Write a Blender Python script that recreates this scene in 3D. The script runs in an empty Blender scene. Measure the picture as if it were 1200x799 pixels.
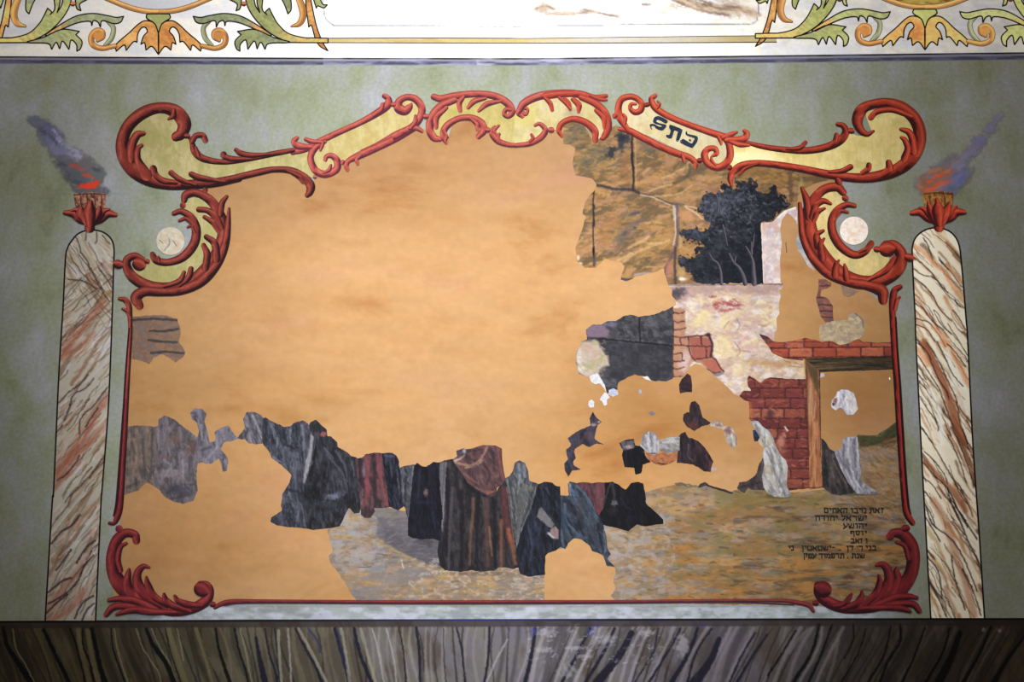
import bpy, math, random
import numpy as np
from mathutils import Vector

sc = bpy.context.scene
COL = sc.collection
sc.view_settings.view_transform = 'Standard'
sc.view_settings.look = 'None'

# ---------------------------------------------------------------- camera and light
CAM = Vector((0, -7.5, 1.6)); PITCH = math.radians(7.8); FOC = 1500.0
cd = bpy.data.cameras.new('camera'); co = bpy.data.objects.new('camera', cd); COL.objects.link(co)
cd.sensor_width = 36; cd.lens = FOC / 1200 * 36; cd.clip_start = .05
co.location = CAM; co.rotation_euler = (math.radians(90) + PITCH, 0, 0); sc.camera = co
wd = bpy.data.worlds.new('world'); sc.world = wd; wd.use_nodes = True
wd.node_tree.nodes['Background'].inputs[0].default_value = (1.0, .9, .78, 1)
wd.node_tree.nodes['Background'].inputs[1].default_value = .20

def spot(name, loc, tgt, e, ang, col, size):
    l = bpy.data.lights.new(name, 'SPOT'); l.energy = e; l.spot_size = math.radians(ang); l.spot_blend = 1
    l.color = col; l.shadow_soft_size = size
    o = bpy.data.objects.new(name, l); COL.objects.link(o); o.location = loc
    o.rotation_euler = (Vector(tgt) - Vector(loc)).to_track_quat('-Z', 'Y').to_euler()
spot('ceiling_spot', (-.25, -3.4, 5.6), (-.15, 0, 3.9), 693, 135, (1, .97, .95), .25)
spot('camera_flash', (-.1, -7.3, 2.0), (-.1, 0, 2.4), 3100, 46, (.95, .97, 1), .1)

def P2W(x, y, off=0.0):
    """point of the wall plane (y = -off) that stands at a place measured off the photograph"""
    x = np.asarray(x, float); y = np.asarray(y, float)
    dx = x - 600; du = 399.5 - y
    c, s = math.cos(PITCH), math.sin(PITCH)
    ry = FOC * c - du * s; rz = FOC * s + du * c
    t = 7.5 / ry
    return np.stack([dx * t, np.full_like(t * dx, -off), 1.6 + rz * t], -1)

# how strongly the lamps light each area of the wall: lets pigments be chosen as true albedo
LX = [0.02, .08, .16, .25, .37, .5, .63, .75, .84, .92, .98]; LY = [.02, .15, .3, .45, .6, .75, .9, .98]
LT = np.array([[0.65, 0.79, 1.02, 1.45, 1.94, 2.08, 1.76, 1.18, 0.85, 0.65, 0.53],
   [0.66, 0.81, 1.17, 1.69, 2.18, 2.34, 2.04, 1.45, 0.92, 0.66, 0.55],
   [0.62, 0.86, 1.35, 1.87, 2.31, 2.42, 2.21, 1.67, 1.1, 0.69, 0.54],
   [0.62, 0.94, 1.45, 1.94, 2.26, 2.31, 2.16, 1.74, 1.2, 0.72, 0.51],
   [0.59, 0.89, 1.39, 1.85, 2.11, 2.16, 2.06, 1.67, 1.17, 0.7, 0.47],
   [0.49, 0.74, 1.18, 1.63, 1.96, 2.01, 1.87, 1.48, 0.98, 0.58, 0.41],
   [0.4, 0.53, 0.88, 1.27, 1.63, 1.74, 1.55, 1.15, 0.71, 0.43, 0.37],
   [0.37, 0.42, 0.67, 1.05, 1.41, 1.48, 1.33, 0.91, 0.57, 0.37, 0.35]])
def lum(x, y):
    u = min(max(x / 1200, .02), .98); v = min(max(y / 799, .02), .98)
    r = [np.interp(u, LX, LT[i]) for i in range(8)]
    return float(np.interp(v, LY, r))
def lin(c):
    c = np.clip(np.asarray(c, float) / 255, 0, 1)
    return np.where(c < .04045, c / 12.92, ((c + .055) / 1.055) ** 2.4)
def albedo(rgb, L, g=1.17):
    c = np.clip(np.asarray(rgb, float), 0, 255)
    if g != 1.0:
        l = (c @ np.array((.3, .5, .2)))[..., None]; c = np.clip(l + (c - l) * .88, 0, 255)
    return np.clip(lin(255 * (c / 255) ** g) / L, 0, .92)

# ---------------------------------------------------------------- materials
def nodes(m):
    m.use_nodes = True; nt = m.node_tree; return nt, nt.nodes, nt.links
def paint_material(name, grain=.10, scale=28, rough=.8, streak=(1, 1, 1), bump=.15, alpha=False):
    m = bpy.data.materials.new(name); nt, N, Lk = nodes(m)
    b = N['Principled BSDF']; b.inputs['Roughness'].default_value = rough
    b.inputs['Specular IOR Level'].default_value = .15
    at = N.new('ShaderNodeAttribute'); at.attribute_name = 'Col'
    g = N.new('ShaderNodeNewGeometry'); mp = N.new('ShaderNodeMapping'); mp.inputs['Scale'].default_value = streak
    Lk.new(g.outputs['Position'], mp.inputs['Vector'])
    n1 = N.new('ShaderNodeTexNoise'); n1.inputs['Scale'].default_value = scale; n1.inputs['Detail'].default_value = 6
    n1.inputs['Roughness'].default_value = .7
    Lk.new(mp.outputs[0], n1.inputs['Vector'])
    r = N.new('ShaderNodeMapRange'); r.inputs['From Min'].default_value = .25; r.inputs['From Max'].default_value = .75
    r.inputs['To Min'].default_value = 1 - grain; r.inputs['To Max'].default_value = 1 + grain
    Lk.new(n1.outputs['Fac'], r.inputs['Value'])
    mx = N.new('ShaderNodeVectorMath'); mx.operation = 'SCALE'
    Lk.new(at.outputs['Color'], mx.inputs[0]); Lk.new(r.outputs[0], mx.inputs['Scale'])
    Lk.new(mx.outputs[0], b.inputs['Base Color'])
    if alpha: Lk.new(at.outputs['Alpha'], b.inputs['Alpha'])
    if bump:
        bp = N.new('ShaderNodeBump'); bp.inputs['Strength'].default_value = bump; bp.inputs['Distance'].default_value = .003
        Lk.new(n1.outputs['Fac'], bp.inputs['Height']); Lk.new(bp.outputs[0], b.inputs['Normal'])
    return m
M_LINE = paint_material('ornament_paint', .10, 40)
M_FRESCO = paint_material('fresco_paint', .14, 34, alpha=True)
M_SMOKE = paint_material('smoke_paint', .10, 25, alpha=True)
M_VEIN = paint_material('marbled_paint', .09, 30)

def wall_material(name, stops, scale, L, streak=(1, 1, 1), warp=.6, fine=.06, extra=None):
    """mottled limewash: colours blended by two noises"""
    m = bpy.data.materials.new(name); nt, N, Lk = nodes(m)
    b = N['Principled BSDF']; b.inputs['Roughness'].default_value = .85; b.inputs['Specular IOR Level'].default_value = .12
    g = N.new('ShaderNodeNewGeometry'); mp = N.new('ShaderNodeMapping'); mp.inputs['Scale'].default_value = streak
    Lk.new(g.outputs['Position'], mp.inputs['Vector'])
    n1 = N.new('ShaderNodeTexNoise'); n1.inputs['Scale'].default_value = scale; n1.inputs['Detail'].default_value = 8
    n1.inputs['Roughness'].default_value = .62; n1.inputs['Distortion'].default_value = warp
    Lk.new(mp.outputs[0], n1.inputs['Vector'])
    cr = N.new('ShaderNodeValToRGB'); e = cr.color_ramp.elements
    while len(e) < len(stops): e.new(.5)
    for i, (p, c) in enumerate(stops):
        e[i].position = p; a = albedo(c, L, 1.0); e[i].color = (*a, 1)
    Lk.new(n1.outputs['Fac'], cr.inputs['Fac'])
    n2 = N.new('ShaderNodeTexNoise'); n2.inputs['Scale'].default_value = scale * 14; n2.inputs['Detail'].default_value = 4
    Lk.new(g.outputs['Position'], n2.inputs['Vector'])
    n3 = N.new('ShaderNodeTexNoise'); n3.inputs['Scale'].default_value = scale * .45; n3.inputs['Detail'].default_value = 3
    Lk.new(g.outputs['Position'], n3.inputs['Vector'])
    def rng(src, lo, hi):
        r = N.new('ShaderNodeMapRange'); r.inputs['From Min'].default_value = .3; r.inputs['From Max'].default_value = .7
        r.inputs['To Min'].default_value = lo; r.inputs['To Max'].default_value = hi
        Lk.new(src.outputs['Fac'], r.inputs['Value']); return r
    r2 = rng(n2, 1 - fine, 1 + fine); r3 = rng(n3, .93, 1.07)
    mu = N.new('ShaderNodeMath'); mu.operation = 'MULTIPLY'; Lk.new(r2.outputs[0], mu.inputs[0]); Lk.new(r3.outputs[0], mu.inputs[1])
    mx = N.new('ShaderNodeVectorMath'); mx.operation = 'SCALE'
    Lk.new(cr.outputs['Color'], mx.inputs[0]); Lk.new(mu.outputs[0], mx.inputs['Scale'])
    Lk.new(mx.outputs[0], b.inputs['Base Color'])
    bp = N.new('ShaderNodeBump'); bp.inputs['Strength'].default_value = .12; bp.inputs['Distance'].default_value = .004
    Lk.new(n2.outputs['Fac'], bp.inputs['Height']); Lk.new(bp.outputs[0], b.inputs['Normal'])
    return m

# ---------------------------------------------------------------- objects
STEP = .00018
CNT = [0]
def frac():
    CNT[0] += 1; return (CNT[0] * .37) % .8
def tag(o, label=None, cat=None, group=None, kind=None):
    if label: o['label'] = label
    if cat: o['category'] = cat
    if group: o['group'] = group
    if kind: o['kind'] = kind
    return o
def thing(name, px, label, cat, group=None):
    o = bpy.data.objects.new(name, None); COL.objects.link(o); o.empty_display_size = .05
    o.location = Vector([float(v) for v in P2W(px[0], px[1])]); return tag(o, label, cat, group)
def make(name, V, F, colors, mat, parent=None, smooth=False):
    me = bpy.data.meshes.new(name)
    org = np.array(parent.location) if parent is not None else np.array([V[:, 0].mean(), 0, V[:, 2].min()])
    if parent is not None and parent.parent is not None: org = org + np.array(parent.parent.location)
    W = (V - org).astype(np.float32)
    me.vertices.add(len(W)); me.vertices.foreach_set('co', W.ravel())
    F = np.asarray(F, np.int32); n = F.shape[1]
    me.loops.add(F.size); me.loops.foreach_set('vertex_index', F.ravel())
    me.polygons.add(len(F)); me.polygons.foreach_set('loop_start', np.arange(0, F.size, n, dtype=np.int32))
    me.polygons.foreach_set('loop_total', np.full(len(F), n, np.int32))
    me.update(calc_edges=True); me.validate()
    ca = me.color_attributes.new('Col', 'FLOAT_COLOR', 'POINT')
    C4 = np.ones((len(V), 4), np.float32); C4[:, :colors.shape[1]] = colors
    if len(me.vertices) == len(V): ca.data.foreach_set('color', C4.ravel())
    me.materials.append(mat)
    o = bpy.data.objects.new(name, me); COL.objects.link(o)
    if parent is not None: o.parent = parent
    else: o.location = Vector([float(v) for v in org])
    return o

# ---------------------------------------------------------------- noise and splines
def _h(ix, iy, s):
    n = (ix * 374761393 + iy * 668265263 + s * 144269) & 0xffffffff
    n = ((n ^ (n >> 13)) * 1274126177) & 0xffffffff
    return ((n ^ (n >> 16)) & 0xffff) / 65535.0
def vn(x, y, s=0):
    ix = np.floor(x).astype(np.int64); iy = np.floor(y).astype(np.int64); fx = x - ix; fy = y - iy
    fx = fx * fx * (3 - 2 * fx); fy = fy * fy * (3 - 2 * fy)
    a = _h(ix, iy, s); b = _h(ix + 1, iy, s); c = _h(ix, iy + 1, s); d = _h(ix + 1, iy + 1, s)
    return (a * (1 - fx) + b * fx) * (1 - fy) + (c * (1 - fx) + d * fx) * fy
def fbm(x, y, s=0, o=4):
    r = 0; a = .5; t = 0
    for i in range(o):
        r = r + a * vn(x, y, s + i * 7); t += a; x = x * 2.03 + 11.3; y = y * 2.03 + 5.1; a *= .55
    return r / t
def sstep(a, b, x):
    t = np.clip((x - a) / (b - a + 1e-9), 0, 1); return t * t * (3 - 2 * t)
def cat(P, step=1.5, closed=False):
    """Catmull-Rom through P (any number of columns), sampled about every step"""
    P = np.asarray(P, float)
    if len(P) < 3 and not closed:
        n = max(2, int(np.hypot(*(P[1] - P[0])[:2]) / step) + 1); t = np.linspace(0, 1, n)[:, None]
        return P[0] * (1 - t) + P[1] * t
    n = len(P); out = []
    E = np.vstack([2 * P[0] - P[1], P, 2 * P[-1] - P[-2]]) if not closed else np.vstack([P[-1], P, P[0], P[1]])
    for i in range(n - 1 if not closed else n):
        a, b, c, d = E[i:i + 4]
        m = max(2, int(np.hypot(*(c - b)[:2]) / step) + 1)
        t = np.linspace(0, 1, m, endpoint=False)[:, None]
        out.append(.5 * ((2 * b) + (-a + c) * t + (2 * a - 5 * b + 4 * c - d) * t * t + (-a + 3 * b - 3 * c + d) * t ** 3))
    if not closed: out.append(E[-2][None])
    return np.vstack(out)
def outline(P, step=1.5):
    """closed outline; points carrying a third value 1 are sharp corners"""
    pts = [(p[0], p[1]) for p in P]; cs = [i for i, p in enumerate(P) if len(p) > 2 and p[2]]
    if not cs: return cat(pts, step, True)
    out = []; n = len(pts)
    for j, a in enumerate(cs):
        b = cs[(j + 1) % len(cs)]; k = (b - a) % n or n
        seg = [pts[(a + i) % n] for i in range(k + 1)]
        s = cat(seg, step)
        out.append(s[:-1])
    return np.vstack(out)
class Crop:
    def __init__(s, ox, oy, k): s.ox, s.oy, s.k = ox, oy, k
    def __call__(s, P):
        r = []
        for p in P:
            q = [p[0] / s.k + s.ox, p[1] / s.k + s.oy]
            if len(p) > 2: q.append(p[2])
            r.append(tuple(q))
        return r
    def w(s, P):
        return [(p[0] / s.k + s.ox, p[1] / s.k + s.oy, p[2] / s.k) for p in P]
def rough(P, amp=1.0, step=1.5, seed=0, sc=.25):
    """torn plaster edge: densify a straight-sided outline and jitter it"""
    P = np.asarray([(p[0], p[1]) for p in P], float); out = []
    for i in range(len(P)):
        a, b = P[i], P[(i + 1) % len(P)]; m = max(1, int(np.hypot(*(b - a)) / step))
        t = np.linspace(0, 1, m, endpoint=False)[:, None]; out.append(a * (1 - t) + b * t)
    Q = np.vstack(out)
    jx = fbm(Q[:, 0] * sc, Q[:, 1] * sc, 31 + seed) - .5; jy = fbm(Q[:, 0] * sc, Q[:, 1] * sc, 77 + seed) - .5
    return Q + np.stack([jx, jy], 1) * 3.2 * amp

# ---------------------------------------------------------------- brush strokes as ribbons
RED_L = dict(hi=(192, 96, 76), mid=(148, 60, 50), dk=(56, 20, 28))  # left, centre, right: one red, with the light's tint put into its colour
RED_C = dict(hi=(240, 142, 120), mid=(216, 98, 86), dk=(124, 52, 74))
RED_R = dict(hi=(206, 92, 62), mid=(168, 58, 40), dk=(74, 22, 24))
RED_B = dict(hi=(156, 64, 62), mid=(124, 40, 44), dk=(60, 20, 30))
RED_BR = dict(hi=(134, 42, 42), mid=(106, 30, 36), dk=(50, 12, 20))
def ribbon(name, P, layer, pal, parent=None, mat=None, flat=False, flip=1, ldir=None, ends=(True, True), fac=1.0, seed=0):
    """P: (x, y, half width) in picture units; a stroke with rounded ends, shaded across its width"""
    S = cat(P, 1.0); S[:, 2] = np.clip(S[:, 2], .25, None) * (1 if flat else 1.13)
    T = np.gradient(S[:, :2], axis=0); T /= np.maximum(np.hypot(T[:, 0], T[:, 1]), 1e-6)[:, None]
    C = S[:, :2]; Wd = S[:, 2]
    def cap(c, t, w, sgn):
        a = np.array([.25, .5, .75, .92, 1.0]) * math.pi / 2
        return c + np.sin(a)[:, None] * w * t * sgn, w * np.cos(a) + .02
    TT = T.copy()
    if ends[0]:
        cc, ww = cap(C[0], T[0], Wd[0], -1); C = np.vstack([cc[::-1], C]); Wd = np.r_[ww[::-1], Wd]; TT = np.vstack([np.repeat(T[:1], 5, 0), TT])
    if ends[1]:
        cc, ww = cap(S[-1, :2], T[-1], S[-1, 2], 1); C = np.vstack([C, cc]); Wd = np.r_[Wd, ww]; TT = np.vstack([TT, np.repeat(T[-1:], 5, 0)])
    Nn = np.stack([-TT[:, 1], TT[:, 0]], 1)
    K = 3 if flat else 11
    s = np.linspace(-1, 1, K)
    XY = C[:, None, :] + Nn[:, None, :] * (Wd[:, None, None] * s[None, :, None])
    n = len(C); off = (layer + frac() * .3) * STEP + np.linspace(0, .9, n)[:, None] * STEP + np.zeros((n, K))
    W = P2W(XY[..., 0], XY[..., 1]); W[..., 1] = -off
    V = W.reshape(-1, 3)
    L = lum(*np.mean(S[:, :2], 0)) * fac
    if flat: colr = np.tile(albedo(pal, L), (n * K, 1))
    else:
        if ldir is None: ldir = (-.6 if C[:, 0].mean() > 790 else .6 if C[:, 0].mean() < 420 else .25, .8)
        d = (Nn @ np.array(ldir)) * flip; d = d / np.sqrt(d * d + .1)
        t = s[None, :] * d[:, None]
        arc = np.cumsum(np.r_[0, np.hypot(*np.diff(C, axis=0).T)])
        t = t + .42 * (fbm(arc[:, None] * .12 + seed, s[None, :] * 2.2 + 3, 5 + seed) - .5) * 1.6
        hi, mid, dk = (np.array(pal[k], float) for k in ('hi', 'mid', 'dk'))
        w_h = .9 * np.exp(-((t + .36) / .2) ** 2)[..., None]
        w_d = sstep(.08, .5, t)[..., None]
        edge = (sstep(.68, 1.0, np.abs(s))[None, :] * .4)[..., None]
        c = mid + (hi - mid) * w_h; c = c + (dk - c) * w_d; c = c + (dk - c) * edge
        colr = albedo(c.reshape(-1, 3), L)
    idx = np.arange(n * K).reshape(n, K)
    F = np.stack([idx[:-1, :-1], idx[1:, :-1], idx[1:, 1:], idx[:-1, 1:]], -1).reshape(-1, 4)
    return make(name, V, F, colr, mat or M_LINE, parent)

# ---------------------------------------------------------------- painted areas
class Canvas:
    """a fine grid over one painted area; every operation lays pigment on its vertices"""
    def __init__(s, x0, y0, x1, y1, res):
        s.res = res; s.x0, s.y0 = x0, y0
        s.W = int(math.ceil((x1 - x0) / res)) + 2; s.H = int(math.ceil((y1 - y0) / res)) + 2
        s.X, s.Y = np.meshgrid(x0 + np.arange(s.W) * res, y0 + np.arange(s.H) * res)
        s.c = np.zeros((s.H, s.W, 4)); s.c[..., 3] = 1; s.k = Crop(0, 0, 1)
    def use(s, k): s.k = k; return s
    def _sl(s, xa, ya, xb, yb):
        i0 = max(0, int((xa - s.x0) / s.res)); i1 = min(s.W, int((xb - s.x0) / s.res) + 2)
        j0 = max(0, int((ya - s.y0) / s.res)); j1 = min(s.H, int((yb - s.y0) / s.res) + 2)
        if i1 <= i0 or j1 <= j0: return None
        return (slice(j0, j1), slice(i0, i1))
    def _mix(s, sl, rgb, a):
        rgb = np.asarray(rgb, float)
        if len(rgb.shape) == 1 and len(rgb) == 4 or False:
            s.c[sl] = s.c[sl] * (1 - a[..., None]) + rgb * a[..., None]
        else: s.c[sl][..., :3] = s.c[sl][..., :3] * (1 - a[..., None]) + rgb * a[..., None]
    def fill(s, rgb): s.c[..., :3] = rgb; return s
    def grad(s, p0, c0, p1, c1):
        (xa, ya), (xb, yb) = s.k([p0, p1]); d = np.array([xb - xa, yb - ya]); t = ((s.X - xa) * d[0] + (s.Y - ya) * d[1]) / (d @ d)
        t = np.clip(t, 0, 1)[..., None]; s.c[..., :3] = np.array(c0) * (1 - t) + np.array(c1) * t; return s
    def blob(s, x, y, rx, ry, rgb, a=.8, ang=0, soft=.6, wob=.35, seed=0):
        (px, py), = s.k([(x, y)]); rx /= s.k.k; ry /= s.k.k; R = max(rx, ry) * 1.7
        sl = s._sl(px - R, py - R, px + R, py + R)
        if sl is None: return s
        X = s.X[sl] - px; Y = s.Y[sl] - py; c, n = math.cos(math.radians(ang)), math.sin(math.radians(ang))
        u = (X * c + Y * n) / rx; v = (-X * n + Y * c) / ry
        r = np.hypot(u, v) + (fbm(s.X[sl] * 2.2 / max(min(rx, ry), 2), s.Y[sl] * 2.2 / max(min(rx, ry), 2), seed) - .5) * wob * 2
        s._mix(sl, rgb, a * (1 - sstep(1 - soft, 1 + soft * .4, r))); return s
    def blobs(s, L, rgb, a=.8, ang=0, soft=.6, wob=.35):
        for i, b in enumerate(L): s.blob(*b[:4], rgb, a, b[4] if len(b) > 4 else ang, soft, wob, i)
        return s
    def line(s, P, w, rgb, a=.85, soft=.7, wob=.5, w2=None, curve=True, seed=0):
        """w, w2: half widths at the two ends, in crop units"""
        Q = np.array([(q[0], q[1]) for q in s.k(P)], float); w = w / s.k.k; w2 = w if w2 is None else w2 / s.k.k
        if curve and len(Q) > 2: Q = cat(Q, 2.5)
        m = max(w, w2) + soft + 1.5
        sl = s._sl(Q[:, 0].min() - m, Q[:, 1].min() - m, Q[:, 0].max() + m, Q[:, 1].max() + m)
        if sl is None: return s
        X = s.X[sl]; Y = s.Y[sl]
        if wob: X = X + (vn(s.X[sl] * .35, s.Y[sl] * .35, 3 + seed) - .5) * wob * 2; Y = Y + (vn(s.X[sl] * .35, s.Y[sl] * .35, 9 + seed) - .5) * wob * 2
        best = np.full(X.shape, 1e9); n = len(Q) - 1
        for i in range(n):
            a0, b0 = Q[i], Q[i + 1]; d = b0 - a0; q = max(d @ d, 1e-9)
            t = np.clip(((X - a0[0]) * d[0] + (Y - a0[1]) * d[1]) / q, 0, 1)
            D = np.hypot(X - a0[0] - t * d[0], Y - a0[1] - t * d[1]) - (w + (w2 - w) * (i + t) / n)
            best = np.minimum(best, D)
        s._mix(sl, rgb, a * (1 - sstep(-soft, soft, best))); return s
    def lines(s, LL, w, rgb, **k):
        for i, P in enumerate(LL): s.line(P, w, rgb, seed=i, **k)
        return s
    def poly(s, P, rgb, a=1.0, soft=.8, wob=.6, seed=0, alpha=None):
        Q = np.array([(q[0], q[1]) for q in s.k(P)], float); m = soft + 2
        sl = s._sl(Q[:, 0].min() - m, Q[:, 1].min() - m, Q[:, 0].max() + m, Q[:, 1].max() + m)
        if sl is None: return s
        X = s.X[sl]; Y = s.Y[sl]
        if wob: X = X + (fbm(s.X[sl] * .3, s.Y[sl] * .3, 3 + seed) - .5) * wob * 3; Y = Y + (fbm(s.X[sl] * .3, s.Y[sl] * .3, 9 + seed) - .5) * wob * 3
        d = sdist(X, Y, Q); s._mix(sl, rgb, a * (1 - sstep(-soft, soft, d))); return s
    def mottle(s, rgb, sx, sy, a=.5, ang=0, lo=.45, hi=.65, seed=0, box=None):
        c, n = math.cos(math.radians(ang)), math.sin(math.radians(ang))
        sl = (slice(None), slice(None))
        if box is not None:
            (xa, ya), (xb, yb) = s.k([(box[0], box[1]), (box[2], box[3])]); sl = s._sl(xa, ya, xb, yb)
            if sl is None: return s
        u = (s.X[sl] * c + s.Y[sl] * n) / sx; v = (-s.X[sl] * n + s.Y[sl] * c) / sy
        s._mix(sl, rgb, a * sstep(lo, hi, fbm(u, v, seed + 100))); return s
    def dabs(s, n, pal, ln=(3, 8), w=(.6, 1.5), ang=0, dang=25, a=.5, box=None, seed=0, inside=None):
        """short brush marks; sizes in picture units, box in crop units"""
        R = random.Random(seed * 7919 + 13)
        if box is None: xa, ya, xb, yb = s.x0, s.y0, s.x0 + s.W * s.res, s.y0 + s.H * s.res
        else: (xa, ya), (xb, yb) = s.k([(box[0], box[1]), (box[2], box[3])])
        for i in range(n):
            px = R.uniform(xa, xb); py = R.uniform(ya, yb); l = R.uniform(*ln) / 2; ww = R.uniform(*w)
            g = math.radians((ang(px, py) if callable(ang) else ang) + R.uniform(-dang, dang)); rgb = R.choice(pal); dx, dy = math.cos(g), math.sin(g); aa = a * R.uniform(.5, 1)
            m = l + ww + 1; sl = s._sl(px - m, py - m, px + m, py + m)
            if sl is None: continue
            X = s.X[sl] - px; Y = s.Y[sl] - py; u = np.clip(X * dx + Y * dy, -l, l)
            D = np.hypot(X - u * dx, Y - u * dy) / ww
            s._mix(sl, rgb, aa * (1 - sstep(.3, 1.3, D)))
        return s
    def shadeval(s, f): s.c[..., :3] *= f[..., None]; return s
def sdist(X, Y, Q):
    ins = np.zeros(X.shape, bool); best = np.full(X.shape, 1e9)
    for i in range(len(Q)):
        a, b = Q[i - 1], Q[i]; d = b - a; q = max(d @ d, 1e-9)
        t = np.clip(((X - a[0]) * d[0] + (Y - a[1]) * d[1]) / q, 0, 1)
        best = np.minimum(best, (X - a[0] - t * d[0]) ** 2 + (Y - a[1] - t * d[1]) ** 2)
        if a[1] != b[1]:
            c = ((a[1] > Y) != (b[1] > Y)) & (X < (b[0] - a[0]) * (Y - a[1]) / (b[1] - a[1]) + a[0]); ins ^= c
    best = np.sqrt(best); return np.where(ins, -best, best)

def painted(name, P, fn, layer, parent=None, res=1.0, mat=None, label=None, cat_=None, group=None, kind=None, L=None, smooth=True, rag=0, seed=0, bulge=None):
    """mesh of the area inside outline P with the colours that fn(canvas) lays down"""
    Q = outline(P) if smooth else np.array([(p[0], p[1]) for p in P], float)
    if rag: Q = rough(Q, rag, 1.2, seed)
    keep = [0]
    for i in range(1, len(Q)):
        if np.hypot(*(Q[i] - Q[keep[-1]])) > .35: keep.append(i)
    Q = Q[keep]
    x0, y0 = Q.min(0) - res; x1, y1 = Q.max(0) + res
    cv = Canvas(x0, y0, x1, y1, res); fn(cv); cv.k = Crop(0, 0, 1)
    ins = np.zeros(cv.X.shape, bool); X = cv.X; Y = cv.Y
    for i in range(len(Q)):
        a, b = Q[i - 1], Q[i]
        if a[1] == b[1]: continue
        j0 = max(0, int((min(a[1], b[1]) - cv.y0) / res) - 1); j1 = int((max(a[1], b[1]) - cv.y0) / res) + 2
        y = Y[j0:j1]; x = X[j0:j1]
        ins[j0:j1] ^= ((a[1] > y) != (b[1] > y)) & (x < (b[0] - a[0]) * (y - a[1]) / (b[1] - a[1]) + a[0])
    cell = ins[:-1, :-1] | ins[1:, :-1] | ins[:-1, 1:] | ins[1:, 1:]
    used = np.zeros(ins.shape, bool)
    used[:-1, :-1] |= cell; used[1:, :-1] |= cell; used[:-1, 1:] |= cell; used[1:, 1:] |= cell
    bd = used & ~ins; bx = X[bd]; by = Y[bd]
    best = np.full(bx.shape, 1e9); nx = bx.copy(); ny = by.copy()
    for i in range(len(Q)):
        a, b = Q[i - 1], Q[i]; d = b - a; q = max(d @ d, 1e-9)
        t = np.clip(((bx - a[0]) * d[0] + (by - a[1]) * d[1]) / q, 0, 1)
        qx = a[0] + t * d[0]; qy = a[1] + t * d[1]; D = (bx - qx) ** 2 + (by - qy) ** 2
        u = D < best; best[u] = D[u]; nx[u] = qx[u]; ny[u] = qy[u]
    X = X.copy(); Y = Y.copy(); X[bd] = nx; Y[bd] = ny
    ids = -np.ones(ins.shape, int); ids[used] = np.arange(used.sum())
    W = P2W(X[used], Y[used]); W[:, 1] = -(layer + frac()) * STEP
    jj, ii = np.nonzero(cell)
    F = np.stack([ids[jj, ii], ids[jj + 1, ii], ids[jj + 1, ii + 1], ids[jj, ii + 1]], 1)
    if L is None: L = lum(Q[:, 0].mean(), Q[:, 1].mean())
    c = cv.c[used]; rgb = albedo(c[:, :3], L)
    o = make(name, W, F, np.hstack([rgb, np.clip(c[:, 3:], 0, 1)]), mat or M_FRESCO, parent)
    if label or kind: tag(o, label, cat_, group, kind)
    return o
def polyfill(P, rgb=None): return P
def flatcol(rgb, rgb2=None, sx=12, sy=12, a=.6, seed=0):
    def f(cv):
        cv.fill(rgb)
        if rgb2 is not None: cv.mottle(rgb2, sx, sy, a, seed=seed)
    return f
# the zoomed views the outlines were measured on
K1 = Crop(0, 0, 5.965); K2 = Crop(190, 0, 5.965); K3 = Crop(870, 0, 5.965); K4 = Crop(1000, 0, 5.965)
A = Crop(20, 110, 4.615); Ab = Crop(20, 210, 4.615); B = Crop(220, 90, 4.615); Cc = Crop(430, 80, 4.615)
D = Crop(640, 80, 4.615); E = Crop(850, 90, 4.615); Fr = Crop(920, 200, 4.615); T = Crop(370, 0, 2.609)
def M(x, y): return Crop(x, y, 5.965)
N1 = Crop(40, 590, 4.615); N2 = Crop(920, 580, 4.615); N7 = Crop(920, 585, 8.571)
# ================================================================ THE SETTING
G = 1.65
def topline(x): return np.interp(x, [-260, 0, 200, 390, 620, 870, 1200, 1460], [66.0, 66.4, 67.4, 68.2, 68.6, 65.8, 61.8, 59])
def midline(x): return np.interp(x, [-260, 0, 300, 600, 900, 1200, 1460], [728.5, 727.8, 726.2, 725.6, 724.8, 724.4, 724])
m_green = wall_material('green_limewash', [(.26, (112, 118, 100)), (.40, (137, 143, 119)), (.50, (144, 149, 136)), (.60, (150, 153, 154)), (.74, (164, 167, 176))], 3.4, .74 * G, (1, 1, .7), .25, .10)
m_orange = wall_material('ochre_infill_plaster', [(.30, (216, 158, 104)), (.42, (236, 187, 133)), (.56, (240, 193, 142)), (.70, (240, 188, 150))], 1.5, 1.22 * G, (.7, 1, 1.6), .35, .035)

def rect_px(x0, y0, x1, y1, nx=40, ny=4, off=0.0, top=None, bot=None):
    xs = np.linspace(x0, x1, nx); t = np.linspace(0, 1, ny)[:, None]
    a = top(xs) if top else np.full(nx, float(y0)); b = bot(xs) if bot else np.full(nx, float(y1))
    Y = a[None] * (1 - t) + b[None] * t; X = np.tile(xs, (ny, 1)); W = P2W(X, Y); W[..., 1] = -off
    idx = np.arange(nx * ny).reshape(ny, nx)
    Fc = np.stack([idx[:-1, :-1], idx[1:, :-1], idx[1:, 1:], idx[:-1, 1:]], -1).reshape(-1, 4)
    return W.reshape(-1, 3), Fc
V = np.array([[-7, 0, 0], [7, 0, 0], [7, 0, 5.6], [-7, 0, 5.6]], float)
w = make('wall_back', V, [[0, 1, 2, 3]], np.ones((4, 3)), m_green); tag(w, 'mottled grey green limewashed wall that carries the whole mural', 'wall', kind='structure')

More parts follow.
